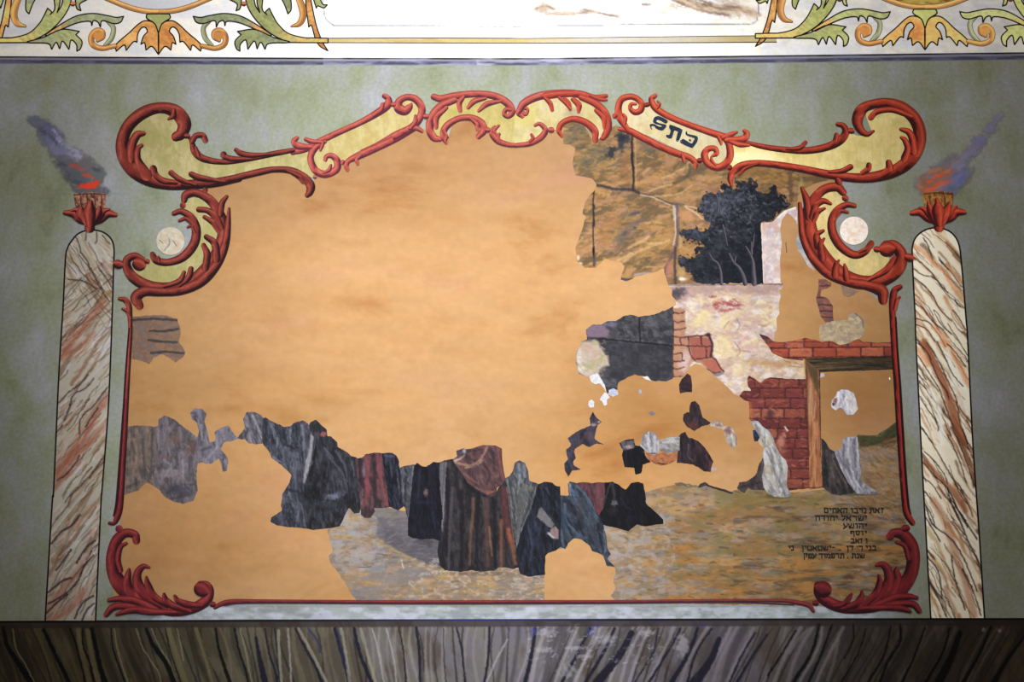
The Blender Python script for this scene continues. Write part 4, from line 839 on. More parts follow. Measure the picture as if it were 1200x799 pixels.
def f_cr(cv):
    def ang(y): return float(np.interp(y, [265, 400, 520, 620, 727], [50, 54, 62, 58, 68]))
    veins(cv, (212, 204, 184), [(196, 152, 108), (150, 90, 58), (220, 218, 206), (168, 150, 108), (104, 72, 50), (224, 216, 204), (176, 118, 78), (214, 210, 190)], [(40, 28, 30), (64, 42, 34)], ang, 170, 11, (1040, 1150), (240, 730))
    cv.use(Crop(1000, 280, 6))
    cv.lines([[(425, 130), (480, 170), (550, 240), (570, 270)], [(425, 210), (480, 250), (560, 270), (620, 330), (665, 380)], [(490, -10), (530, 60), (560, 150)], [(600, 130), (665, 215)], [(430, 270), (500, 330), (560, 400), (600, 480), (690, 580)], [(435, 450), (490, 490), (540, 560), (630, 640)], [(440, 560), (530, 590), (590, 660), (650, 760)], [(440, 700), (510, 790)], [(715, 430), (740, 470), (785, 488)], [(700, 500), (740, 550), (790, 640)], [(440, 600), (520, 640), (570, 720)]], 3.5, (40, 30, 32), a=.9)
    cv.lines([[(560, 170), (640, 230), (690, 320), (770, 400)], [(430, 50), (500, 100), (560, 160)], [(560, 620), (640, 700), (700, 790)]], 16, (206, 140, 92), a=.6, soft=1.6)
    cv.use(Crop(1020, 400, 6.656))
    cv.lines([[(420, 10), (480, 150), (560, 300), (620, 470), (660, 600), (720, 790)]], 30, (146, 84, 54), a=.8, soft=2.5); cv.lines([[(560, 0), (680, 160), (740, 280), (775, 340)], [(370, 60), (440, 180)]], 22, (200, 128, 80), a=.6, soft=2)
    cv.lines([[(470, 380), (530, 500), (540, 600), (560, 790)], [(600, 60), (640, 240), (680, 400), (760, 560)]], 20, (214, 214, 206), a=.7, soft=2)
    cv.lines([[(365, 10), (440, 80), (490, 200), (530, 290), (590, 380), (610, 450)], [(370, 110), (440, 220), (530, 360), (590, 520), (650, 680), (690, 790)], [(440, 10), (520, 130), (600, 300), (670, 460), (700, 640), (760, 790)], [(380, 310), (430, 370)], [(385, 430), (440, 520), (520, 640), (530, 700)], [(395, 660), (480, 790)], [(520, 0), (580, 120), (640, 250), (720, 350)], [(600, 20), (660, 80), (740, 190)], [(750, 610), (790, 700)]], 4, (48, 32, 30), a=.9)
    cv.use(Crop(1020, 500, 6.656))
    cv.lines([[(430, 270), (540, 400), (640, 500), (740, 650)]], 22, (146, 90, 60), a=.75, soft=2); cv.lines([[(640, 10), (720, 150), (790, 330), (815, 460)]], 18, (120, 70, 46), a=.8, soft=2)
    cv.lines([[(400, 10), (470, 110), (560, 260), (650, 420), (750, 580), (800, 700)], [(415, 280), (500, 380), (600, 480), (700, 680), (760, 790)], [(420, 190), (500, 270), (580, 380), (600, 440)], [(415, 395), (490, 460), (550, 560)], [(420, 500), (500, 600), (560, 690), (590, 790)], [(420, 590), (470, 680), (510, 790)], [(600, 480), (640, 620), (720, 780)], [(600, 60), (680, 230), (750, 440)], [(640, 10), (740, 250), (810, 460)], [(720, 20), (770, 180)]], 4, (44, 32, 32), a=.9)
    cv.use(N2)
    cv.lines([[(800, 30), (870, 150), (930, 350), (980, 480), (1020, 650)]], 20, (170, 120, 92), a=.6, soft=2.4)
    cv.lines([[(760, 60), (800, 160), (890, 230), (960, 330), (1040, 520)], [(890, 20), (950, 150), (1000, 270), (1050, 370)], [(760, 120), (840, 250)], [(770, 330), (830, 420), (850, 560)], [(780, 470), (830, 560), (870, 655)], [(900, 330), (920, 460), (975, 620)], [(920, 60), (1040, 240)], [(960, 400), (1020, 530), (1060, 650)], [(770, 300), (805, 345)]], 3.5, (48, 36, 40), a=.85)
    cv.use(Crop(0, 0, 1)); cv.dabs(200, [(236, 228, 214), (206, 186, 140), (190, 120, 80)], (6, 16), (.4, 1), 58, 10, .45, seed=6)
painted('shaft', colR, f_cr, 4, cr, mat=M_VEIN, smooth=True)
for P, t in ((colL, cl), (colR, cr)):
    Q = cat([p[:2] for p in P], 3); ribbon('outline', np.c_[Q, np.full(len(Q), .95)], 6, (22, 18, 24), t, flat=True)

# ---- fire bowls standing on the columns
def torch(px, lab, pal, bowlc, pts, crop, mirror):
    t = thing('fire_bowl', px, lab, 'painted torch')
    def q(P): return crop(P)
    def f_b(cv):
        cv.fill(bowlc[0]); cv.mottle(bowlc[1], 4, 3, .8, 60, seed=2); cv.mottle(bowlc[2], 3, 3, .7, seed=5); cv.use(crop)
        cv.lines(pts['bl'], 3, (60, 34, 30), a=.8)
    painted('bowl', q(pts['bowl']), f_b, 26, t, res=.7, mat=M_LINE)
    strands('cup_leaf', pts['leaf'], crop, 28, pal, t)
    return t
tA = torch((102, 266), 'red leaf cup with a smoking bowl on top of the left column', RED_L, [(150, 96, 76), (70, 46, 42), (190, 150, 124)],
    dict(bowl=[(308, 542, 1), (395, 532), (482, 540, 1), (478, 600), (470, 650), (400, 680), (335, 650), (318, 600)], bl=[[(345, 550), (350, 630)], [(380, 545), (380, 600)], [(420, 545), (425, 620)], [(460, 550), (455, 640)], [(310, 548), (395, 540), (480, 546)]],
         leaf=[[(398, 715, 22), (396, 722, 26)], [(385, 695, 16), (345, 680, 20), (310, 650, 20), (262, 643, 11)], [(405, 695, 16), (450, 680, 20), (490, 650, 20), (535, 655, 11)], [(390, 690, 22), (350, 660, 20), (325, 630, 14), (298, 632, 6)], [(410, 690, 22), (450, 660, 20), (470, 635, 14), (500, 625, 6)],
               [(385, 690, 24), (355, 640, 22), (348, 612, 6)], [(412, 690, 24), (440, 640, 22), (448, 612, 6)], [(398, 700, 22), (395, 640, 30), (398, 600, 18), (402, 578, 5)]]), A, False)
tB = torch((1100, 266), 'red leaf cup with a burning bowl on top of the right column', RED_R, [(150, 100, 46), (104, 64, 34), (180, 136, 70)],
    dict(bowl=[(740, 122, 1), (820, 112), (908, 120, 1), (905, 160), (895, 210), (830, 240), (765, 210), (748, 170)], bl=[[(745, 128), (820, 120), (905, 128)], [(780, 140), (785, 190)], [(860, 130), (865, 190)]],
         leaf=[[(830, 295, 20), (830, 302, 26)], [(815, 275, 16), (770, 255, 20), (730, 225, 20), (684, 230, 12)], [(845, 275, 16), (890, 255, 20), (925, 225, 20), (965, 225, 12)], [(820, 270, 22), (780, 235, 20), (750, 210, 12), (725, 200, 5)], [(845, 270, 22), (885, 235, 20), (905, 212, 12), (925, 192, 5)],
               [(815, 270, 24), (785, 215, 20), (770, 170, 5)], [(845, 270, 24), (872, 215, 20), (888, 175, 5)], [(830, 280, 22), (825, 215, 30), (822, 175, 14), (818, 152, 5)]]), Fr, True)
# flames and smoke: soft-edged pigment
def f_smokeL(cv):
    cv.c[...] = (110, 112, 126, 0); cv.use(A)
    S4 = lambda r, g, b: (r, g, b, 1.0)
    for x, y, rx, ry, c, a in [(395, 500, 100, 58, (92, 94, 100), .95), (330, 440, 90, 55, (86, 92, 100), .9), (420, 430, 60, 50, (104, 106, 108), .85), (270, 370, 80, 40, (98, 96, 110), .8), (380, 380, 60, 40, (112, 106, 106), .7), (310, 320, 55, 30, (150, 146, 170), .75), (220, 290, 75, 45, (120, 120, 150), .85), (190, 230, 70, 50, (104, 104, 136), .9), (160, 185, 60, 36, (98, 98, 126), .85), (110, 150, 40, 26, (100, 104, 124), .8), (75, 140, 20, 20, (106, 110, 122), .6)]:
        cv.blob(x, y, rx * 1.15, ry * 1.15, S4(*c), a, 25, .55, .5, int(x))
    cv.blobs([(250, 260, 50, 18, 30), (330, 340, 20, 26), (300, 300, 40, 10, 20), (210, 210, 30, 10, 50)], (164, 160, 190), .6, 20, .6, .7)
    cv.blobs([(140, 200, 30, 14, 40), (200, 250, 40, 12, 50), (265, 460, 22, 50), (330, 480, 40, 14), (240, 380, 30, 14), (430, 410, 30, 14)], (66, 72, 92), .6, 20, .6, .7)
    cv.blobs([(390, 498, 62, 18), (430, 482, 24, 14)], (216, 62, 34), .95, 0, .4, .5); cv.blobs([(340, 505, 26, 8), (375, 440, 30, 14), (310, 390, 34, 12), (400, 450, 34, 8, 20), (350, 410, 26, 8)], (176, 78, 58), .8, 10, .5, .7)
    cv.use(Crop(0, 0, 1)); cv.dabs(150, [(78, 82, 98), (128, 126, 148), (98, 100, 112), (150, 148, 166)], (3, 9), (.4, 1.1), -20, 60, .45, seed=5)
pl = A([(40, 110), (120, 95), (230, 180), (330, 270), (430, 360), (510, 450), (505, 552), (300, 560), (230, 480), (180, 370), (130, 330), (90, 230), (30, 170)])
painted('flame_and_smoke', pl, f_smokeL, 24, tA, res=.8, mat=M_SMOKE)
def f_smokeR(cv):
    cv.c[...] = (120, 116, 130, 0); cv.use(Fr)
    for x, y, rx, ry, c, a in [(820, 90, 90, 46, (150, 92, 66), .95), (760, 60, 60, 40, (136, 92, 70), .85), (900, 60, 80, 60, (100, 106, 142), .9), (960, 20, 60, 46, (108, 108, 146), .85), (860, 20, 80, 40, (140, 96, 80), .85), (800, 10, 60, 30, (120, 106, 110), .8), (940, -40, 60, 34, (122, 118, 142), .85), (1000, -100, 60, 34, (120, 118, 148), .8), (1050, -160, 50, 32, (112, 110, 150), .8), (1110, -230, 44, 30, (124, 120, 156), .75), (1150, -290, 34, 26, (136, 134, 160), .6), (880, -50, 60, 26, (116, 110, 118), .7), (700, 70, 30, 30, (130, 126, 124), .5)]:
        cv.blob(x, y, rx * 1.1, ry * 1.1, (*c, 1.0), a, -35, .55, .55, int(x) + 3)
    cv.blobs([(850, 70, 50, 12, -10), (790, 100, 60, 10, -15), (830, 25, 50, 12, -20), (780, 60, 20, 8)], (204, 82, 54), .85, -10, .5, .7); cv.blobs([(800, 0, 50, 12), (870, 5, 30, 10), (730, 95, 30, 10)], (186, 108, 60), .7, -10, .5, .7)
    cv.blobs([(900, 100, 30, 16, -50), (950, 50, 30, 14, -50), (920, 20, 30, 10)], (84, 96, 140), .6, -40, .6, .7)
    cv.use(Crop(0, 0, 1)); cv.dabs(160, [(100, 98, 132), (140, 130, 150), (160, 92, 66), (110, 104, 118)], (3, 9), (.4, 1.1), -50, 40, .45, seed=8)
pr = Fr([(690, 110), (700, 20), (740, -40), (860, -110), (960, -180), (1060, -270), (1180, -350), (1190, -270), (1140, -190), (1060, -90), (1020, 10), (980, 90), (915, 135), (740, 135)])
painted('flame_and_smoke', pr, f_smokeR, 24, tB, res=.8, mat=M_SMOKE)
# ================================================================ WHAT IS LEFT OF THE PICTURE
BK = Crop(0, 0, 1)
def J(*ab):
    r = []
    for c, P in ab: r += c(P)
    return r
def R_(P): return [(p[0], p[1]) for p in P]
def frag(name, P, fn, label, cat_, layer=8, rag=.5, seed=0, group=None, parent=None, res=1.0, kind=None, L=None):
    return painted(name, R_(P), fn, layer, parent, res=res, label=label, cat_=cat_, group=group, smooth=False, rag=rag, seed=seed, kind=kind, L=L)
# --- trodden ground
gp = [(383, 620), (388, 638), (390.5, 644), (385.5, 652), (387, 660), (394, 667), (400.5, 677), (407, 687), (412, 697), (420, 706), (638, 706), (638, 650), (649, 644), (662, 642), (665, 635), (672, 630), (682, 631), (692, 639), (694, 645), (707, 651), (711, 657), (720, 665), (721, 672), (718, 682), (722, 690), (716, 698), (722, 706), (1041, 711), (1066, 690), (1070, 645), (1061, 608), (1056, 560), (1052, 493), (1028, 510), (1004, 509), (1000, 540), (966, 574), (925, 577), (870, 572), (850, 577), (840, 571), (806, 567), (790, 568), (775, 571), (757, 577), (740, 590), (700, 604), (500, 604), (436, 591), (407, 594), (398, 607), (396, 617)]
def f_ground(cv):
    cv.fill((166, 144, 118))
    cv.c[..., :3] = cv.c[..., :3] * (1 - sstep(760, 1000, cv.X)[..., None] * .0)
    cv.mottle((206, 166, 108), 26, 7, .75, seed=1); cv.mottle((150, 142, 138), 22, 8, .7, 6, seed=2); cv.mottle((206, 172, 152), 12, 4, .5, -8, lo=.5, hi=.66, seed=3)
    cv.mottle((168, 128, 76), 30, 9, .8, seed=4, box=(780, 490, 1080, 712)); cv.mottle((146, 132, 80), 34, 14, .6, lo=.45, seed=5, box=(790, 570, 1000, 680)); cv.mottle((202, 144, 74), 36, 8, .8, seed=6, box=(760, 640, 1080, 712)); cv.mottle((104, 86, 72), 34, 5, .6, lo=.55, hi=.7, seed=7, box=(860, 590, 1080, 712))
    cv.dabs(1500, [(204, 164, 108), (140, 126, 120), (210, 184, 166), (120, 104, 88), (186, 146, 96), (176, 172, 180), (206, 158, 130), (150, 146, 120)], (3, 9), (.5, 1.5), 0, 25, .5, box=(380, 590, 790, 708), seed=1)
    cv.dabs(1500, [(196, 142, 76), (134, 112, 64), (208, 160, 92), (98, 76, 54), (170, 128, 74), (146, 138, 116), (182, 120, 76)], (3, 10), (.5, 1.5), 0, 22, .5, box=(730, 560, 1072, 712), seed=2)
    cv.dabs(500, [(186, 152, 124), (204, 160, 110), (128, 108, 96), (214, 180, 140)], (5, 14), (.6, 1.5), 35, 25, .45, box=(1000, 505, 1066, 610), seed=3)
    cv.mottle((186, 184, 190), 9, 6, .6, lo=.45, hi=.65, seed=8, box=(385, 600, 450, 670)); cv.mottle((190, 188, 194), 9, 5, .5, lo=.5, hi=.7, seed=9, box=(700, 600, 790, 706)); cv.mottle((150, 146, 152), 20, 6, .6, lo=.4, hi=.6, seed=19, box=(395, 655, 500, 712))
    # grassy rise behind the doorway
    cv.use(M(860, 480)); cv.poly([(860, 180), (940, 180), (1020, 185), (1070, 130), (1150, 80), (1180, 80), (1180, 170), (1100, 200), (980, 250), (880, 265)], (84, 92, 58), .9, soft=1.6)
    cv.dabs(70, [(62, 72, 46), (110, 112, 66), (92, 80, 56)], (3, 8), (.5, 1.4), -20, 30, .6, box=(860, 120, 1150, 260), seed=5)
    cv.blobs([(1080, 220, 60, 34), (920, 240, 40, 14)], (140, 88, 56), .5, 0, .6, .6); cv.blob(1000, 300, 130, 40, (176, 146, 130), .4)
    # dark tuft and cast shadow of the crowd
    cv.use(M(300, 560)); cv.poly([(810, 205), (1060, 200), (1090, 400), (1300, 420), (1420, 560), (1350, 640), (1193, 590), (1000, 520), (880, 440), (840, 400), (850, 300)], (120, 116, 124), .9, soft=2)
    cv.poly([(810, 205), (1060, 200), (1068, 270), (900, 280), (820, 260)], (150, 142, 130), .8, soft=2)
    cv.line([(880, 440), (1000, 520), (1193, 600), (1330, 650)], 9, (204, 176, 104), .8, soft=1.2)
    cv.lines([[(840, 530), (890, 535), (915, 545)], [(720, 625), (800, 620)]], 3, (70, 60, 60), a=.6); cv.line([(1015, 570), (1030, 630)], 4, (230, 224, 220), .8)
    cv.use(M(450, 590)); cv.poly([(170, 225), (390, 240), (400, 460), (300, 430), (180, 370), (60, 300), (0, 280), (0, 160)], (104, 100, 108), .75, soft=2.5)
    cv.blob(290, 270, 60, 34, (66, 62, 70), .7, 10); cv.blob(660, 490, 300, 16, (120, 100, 96), .5)
    cv.use(M(860, 480)); cv.blob(300, 610, 120, 14, (104, 88, 66), .6); cv.blob(840, 590, 190, 12, (104, 88, 66), .6); cv.blob(110, 680, 50, 24, (120, 112, 84), .5)
    cv.use(Crop(0, 0, 1)); cv.dabs(500, [(140, 134, 142), (110, 106, 116), (160, 152, 150)], (4, 10), (.6, 1.3), -10, 25, .35, box=(436, 596, 520, 660), seed=7)
    cv.blob(994, 676, 9, 3.5, (104, 74, 66), .7); cv.mottle((236, 222, 204), 5, 3, .4, lo=.55, hi=.68, seed=15, box=(480, 655, 640, 706))
frag('painted_ground', gp, f_ground, 'ochre and grey trodden earth along the bottom of the picture, under the painted people', 'painted ground', 4, .8)
# --- great ashlar wall, upper right of the plaster
sw = J((M(660, 130), [(0, 80), (0, 230), (50, 238), (85, 262), (65, 370), (85, 450), (200, 470), (235, 515), (210, 560), (150, 640), (135, 720)]),
       (M(660, 240), [(160, 80), (130, 180), (85, 300), (95, 390), (150, 440), (230, 440), (290, 375), (400, 400), (430, 430), (405, 500), (402, 522), (440, 535), (482, 520), (500, 500), (640, 472), (700, 440), (720, 520), (735, 560), (1100, 560)]),
       (M(780, 190), [(640, 700), (660, 430), (760, 410), (830, 338), (918, 312), (925, 240), (960, 190), (1040, 150), (1200, 110), (1150, 20)]), (BK, [(905, 194), (870, 194), (857, 196), (838, 194), (818, 187), (796, 177), (735, 152), (722, 146), (705, 158), (695, 166), (684, 146), (665, 138)]))
def f_stone(cv):
    cv.fill((176, 136, 88))
    cv.mottle((206, 158, 94), 24, 10, .8, -14, seed=1); cv.mottle((124, 104, 76), 16, 7, .8, -10, lo=.45, hi=.62, seed=2); cv.mottle((200, 152, 124), 14, 8, .55, -20, lo=.5, hi=.68, seed=3)
    cv.dabs(1500, [(214, 166, 100), (140, 108, 70), (190, 140, 100), (116, 100, 82), (228, 188, 124), (160, 112, 70)], (4, 13), (.5, 1.5), -18, 35, .55, seed=4)
    m = M(660, 130); cv.use(m)
    cv.blobs([(110, 140, 90, 60), (60, 200, 60, 40), (250, 290, 120, 50), (160, 360, 70, 40)], (112, 108, 88), .6, 0, .6, .5); cv.dabs(260, [(96, 94, 80), (150, 130, 84), (176, 140, 84), (120, 116, 100)], (4, 11), (.6, 1.5), -10, 30, .5, box=(0, 90, 470, 460), seed=6)
    cv.blobs([(430, 210, 60, 64), (400, 180, 40, 30), (330, 300, 34, 34), (350, 270, 40, 20)], (46, 56, 72), .8, 0, .6, .8); cv.blobs([(600, 270, 80, 34), (560, 220, 60, 24)], (110, 104, 92), .5, 15, .6, .6)
    cv.blobs([(440, 330, 30, 90, 20), (430, 420, 40, 70)], (164, 116, 78), .5, 10, .6, .6)
    cv.line([(480, 180), (482, 300), (492, 440), (488, 560)], 7, (52, 46, 52), .95, soft=.9); cv.line([(484, 280), (478, 330), (494, 400)], 6, (36, 34, 42), .8)
    cv.line([(235, 518), (300, 532), (370, 548), (480, 552), (530, 575)], 10, (70, 62, 72), .85, soft=1); cv.line([(245, 536), (350, 555), (470, 566)], 4, (140, 124, 120), .6)
    cv.line([(530, 578), (620, 592), (700, 628), (790, 655)], 5, (96, 84, 88), .85); cv.line([(540, 588), (620, 602), (720, 645), (790, 668)], 4, (226, 206, 180), .7)
    cv.line([(500, 190), (508, 400), (510, 540)], 4, (220, 186, 140), .5)
    cv.line([(215, 560), (208, 640), (212, 720), (216, 810)], 5, (56, 48, 52), .95, soft=.8)
    cv.line([(885, 380), (885, 420), (850, 470), (770, 512)], 12, (104, 92, 78), .75, soft=1.4, w2=9); cv.line([(860, 380), (850, 430)], 8, (128, 132, 100), .6)
    cv.lines([[(600, 560), (700, 525), (760, 515)], [(620, 600), (800, 580), (900, 520)], [(690, 470), (780, 440)]], 6, (236, 200, 146), a=.6, soft=1.2)
    cv.line([(800, 660), (795, 720), (800, 810)], 14, (150, 138, 140), .85, soft=1); cv.line([(770, 660), (778, 760)], 7, (220, 206, 186), .7); cv.line([(760, 655), (830, 650), (850, 660)], 6, (120, 108, 108), .8)
    cv.blobs([(900, 600, 130, 40, -8), (1000, 470, 120, 26)], (214, 168, 116), .6, 0, .7, .5); cv.blobs([(1050, 560, 60, 40)], (190, 136, 122), .5); cv.blob(960, 420, 50, 24, (110, 100, 88), .5)
    cv.line([(850, 665), (930, 680), (980, 730)], 5, (236, 210, 180), .7)
    m = M(660, 240); cv.use(m)
    cv.line([(215, 0), (208, 150), (212, 300), (216, 430)], 5, (60, 50, 54), .9, soft=.8); cv.blobs([(212, 320, 10, 40)], (28, 24, 30), .9); cv.blob(218, 400, 14, 36, (104, 98, 96), .9)
    cv.blobs([(160, 280, 40, 60, 10), (110, 300, 20, 60)], (196, 150, 100), .5); cv.blobs([(105, 370, 14, 20), (120, 410, 18, 12)], (246, 230, 210), .8)
    cv.blobs([(450, 180, 110, 44, -40), (480, 60, 90, 22, -10), (400, 250, 60, 40, -30), (540, 110, 60, 20, -30)], (124, 112, 104), .65, -30, .6, .6); cv.blobs([(500, 60, 40, 10), (430, 200, 30, 16), (500, 160, 14, 10)], (84, 76, 86), .6, -15, .6, .6)
    cv.blobs([(330, 110, 60, 90, 30), (280, 240, 50, 80)], (196, 140, 94), .5, 20, .7, .5)
    cv.lines([[(420, 400), (520, 330), (640, 280), (740, 250)], [(460, 300), (560, 250), (600, 220)], [(380, 390), (480, 340)], [(600, 270), (680, 265)]], 9, (236, 196, 132), a=.7, soft=1.6)
    cv.lines([[(420, 470), (450, 420), (540, 380), (600, 370)]], 9, (126, 108, 76), a=.7, soft=1.6); cv.line([(500, 490), (560, 482), (650, 478)], 9, (190, 182, 186), .7); cv.line([(406, 518), (440, 522), (476, 518)], 8, (76, 92, 104), .9)
    cv.line([(795, 0), (800, 120), (795, 260), (770, 340), (720, 430), (705, 480)], 10, (120, 96, 100), .8, soft=1.2); cv.line([(780, 20), (785, 200), (770, 280)], 5, (232, 216, 206), .7); cv.line([(785, 300), (780, 420), (785, 550)], 9, (92, 74, 80), .85)
    cv.blobs([(740, 440, 26, 60)], (206, 136, 116), .6); cv.blobs([(825, 480, 30, 60), (820, 260, 16, 60)], (206, 172, 118), .8); cv.blob(832, 518, 30, 14, (248, 244, 240), .9)
    cv.blobs([(860, 80, 70, 50)], (222, 166, 118), .8, 0, .6, .4); cv.line([(860, 20), (930, 60), (970, 95)], 6, (238, 214, 180), .7)
    m = M(780, 190); cv.use(m)
    cv.blobs([(700, 80, 160, 40), (600, 60, 100, 24), (800, 140, 60, 50)], (168, 124, 68), .7, 5, .7, .5); cv.dabs(160, [(196, 150, 84), (140, 104, 60), (180, 150, 80), (120, 98, 64)], (4, 11), (.6, 1.5), 10, 35, .5, box=(480, 30, 1000, 260), seed=9)
    cv.blobs([(870, 140, 24, 90), (880, 240, 20, 60)], (104, 82, 66), .6, 0, .6, .6); cv.blobs([(950, 150, 16, 50), (935, 200, 14, 60)], (196, 186, 120), .6)
frag('stone_wall', sw, f_stone, 'huge ochre stone blocks with dark joints, painted at the upper right of the picture', 'painted wall', 6, .5, L=lum(770, 260) * .84)
# --- grove
tr = J((M(780, 190), [(90, 490), (130, 470), (170, 447), (225, 440), (262, 470), (300, 420), (265, 405), (250, 372), (200, 340), (235, 300), (245, 255), (285, 205), (345, 205), (372, 190), (395, 130), (440, 150), (470, 175), (485, 110), (525, 110), (560, 130), (575, 100), (615, 112), (665, 140), (660, 190), (700, 195), (725, 145), (775, 160), (790, 200), (840, 240), (862, 280), (900, 300), (830, 335), (790, 370), (755, 412), (665, 425), (680, 800)]),
       (M(780, 300), [(682, 192), (230, 192), (170, 170), (145, 130), (120, 90)]), (M(780, 190), [(140, 790), (80, 700), (85, 650), (140, 640), (205, 650), (200, 600), (240, 570), (120, 575), (130, 540), (85, 510)]))
def f_tree(cv):
    cv.fill((46, 48, 60)); cv.mottle((74, 77, 90), 7, 6, .7, seed=1); cv.mottle((28, 32, 48), 9, 8, .7, seed=2); cv.use(M(780, 190))
    cv.blobs([(320, 290, 80, 60), (430, 260, 90, 60), (400, 340, 60, 30), (180, 500, 60, 40), (520, 240, 60, 40), (280, 420, 50, 30), (110, 670, 40, 40)], (106, 112, 134), .6, 0, .8, .8)
    cv.dabs(520, [(118, 120, 136), (92, 96, 110), (64, 68, 80), (142, 146, 160), (48, 52, 66)], (2, 5), (.6, 1.6), 30, 80, .5, box=(100, 110, 620, 560), seed=3)
    cv.dabs(380, [(34, 38, 54), (56, 60, 72), (76, 82, 88), (26, 28, 40)], (2, 5), (.6, 1.7), 20, 80, .55, box=(440, 100, 880, 430), seed=4)
    cv.dabs(420, [(30, 34, 50), (52, 58, 74), (72, 78, 86), (88, 90, 92), (24, 26, 38)], (2, 6), (.6, 1.7), 50, 80, .5, box=(80, 500, 660, 860), seed=5)
    cv.poly([(640, 430), (665, 430), (690, 860), (560, 860), (400, 860), (420, 700), (600, 640)], (22, 26, 42), .55, soft=5)
    cv.lines([[(680, 290), (720, 300), (750, 285)], [(690, 350), (720, 380)], [(820, 290), (850, 305)]], 5, (150, 156, 166), a=.5, wob=1.5)
    cv.dabs(260, [(128, 130, 146), (100, 104, 120), (150, 154, 168)], (1.5, 3.5), (.4, 1.1), 30, 80, .5, box=(230, 180, 640, 420), seed=13)
    cv.dabs(700, [(24, 24, 34), (40, 42, 52), (84, 86, 96)], (1.5, 4), (.4, 1), 40, 80, .4, box=(80, 110, 900, 800), seed=14)
    sd = sdist(cv.X, cv.Y, np.array(R_(tr))); n_ = (fbm(cv.X / 2.6, cv.Y / 2.6, 71, 3) - .5) * 13 + (fbm(cv.X / 7, cv.Y / 7, 72, 2) - .5) * 9
    al = 1 - sstep(-1.6, .8, sd + n_ + 1.5); keep_ = np.maximum(sstep(318, 328, cv.Y) * sstep(806, 820, cv.X), sstep(880, 888, cv.X) * sstep(262, 270, cv.Y)); cv.c[..., 3] = np.maximum(al, keep_)
def trunk(P, w, w2): 
    Q = M(780, 190)(P); n = len(Q); return [(q[0], q[1], (w + (w2 - w) * i / (n - 1)) / 5.965) for i, q in enumerate(Q)]
tt = thing('tree_grove', (845, 331), 'dark blue grey grove with pale trunks showing above the ruined house wall', 'painted trees')
painted('foliage', R_(tr), f_tree, 9, tt, res=.9, smooth=False, rag=1.5, seed=3)
TRK = dict(hi=(138, 132, 138), mid=(104, 98, 108), dk=(60, 58, 72))
for q, a, b in (([(305, 640), (330, 680), (365, 710), (385, 770), (390, 848)], 4, 11), ([(445, 640), (475, 700), (515, 740), (545, 800), (555, 848)], 6, 15), ([(490, 660), (482, 700)], 4, 6), ([(560, 590), (590, 640), (610, 700), (615, 770), (620, 848)], 5, 17), ([(600, 560), (602, 640)], 5, 8), ([(620, 500), (610, 590)], 3, 5), ([(400, 440), (420, 520), (430, 580)], 6, 3), ([(355, 230), (370, 290), (365, 340)], 5, 8)):
    ribbon('trunk', trunk(q, a, b), 12, TRK, tt)
# --- ruined house: pier, plastered wall, brickwork
pier = J((M(780, 190), [(667, 425), (750, 418), (790, 372), (832, 340), (910, 310), (922, 350), (920, 440), (905, 400), (850, 352), (815, 400), (800, 470), (812, 560), (800, 680), (805, 850)]), (M(780, 300), [(815, 190), (682, 190)]))
def f_pier(cv):
    cv.fill((226, 208, 204)); cv.mottle((246, 240, 238), 8, 10, .8, seed=1); cv.mottle((220, 176, 160), 7, 8, .55, lo=.5, hi=.66, seed=2); cv.mottle((196, 184, 204), 5, 7, .5, lo=.5, hi=.68, seed=3)
    cv.use(M(780, 190)); cv.line([(790, 385), (832, 345), (905, 318)], 10, (250, 246, 240), .9); cv.line([(668, 428), (672, 600), (684, 840)], 5, (250, 240, 234), .8)
    cv.dabs(60, [(236, 200, 170), (250, 244, 240), (206, 190, 206)], (3, 8), (.5, 1.4), -40, 50, .5, seed=4)
frag('house_pier', pier, f_pier, 'pale pinkish pier with a sloping top, right of the dark grove', 'painted wall', 11, .3)
hw = J((M(780, 300), [(20, 198), (820, 193), (822, 215), (798, 240), (806, 280), (790, 330), (795, 400), (772, 440), (778, 500), (758, 560), (760, 592), (720, 575), (655, 545), (690, 600), (740, 660), (850, 725), (965, 730), (970, 799)]),
       (M(860, 400), [(500, 268), (400, 264), (250, 254), (190, 288), (150, 262), (108, 240), (92, 280), (125, 350), (60, 348), (35, 382)]), (M(660, 350), [(1193, 665), (1120, 590), (1060, 542), (1040, 520), (1000, 490), (960, 460), (920, 455), (880, 480), (860, 515), (835, 545), (768, 550), (762, 60), (790, 45)]), (M(780, 300), [(70, 330), (72, 310), (45, 280), (40, 230)]))
def brick_lines(cv, rows, w, rgb, a=.9): cv.lines(rows, w, rgb, a=a, soft=.5, wob=.8)
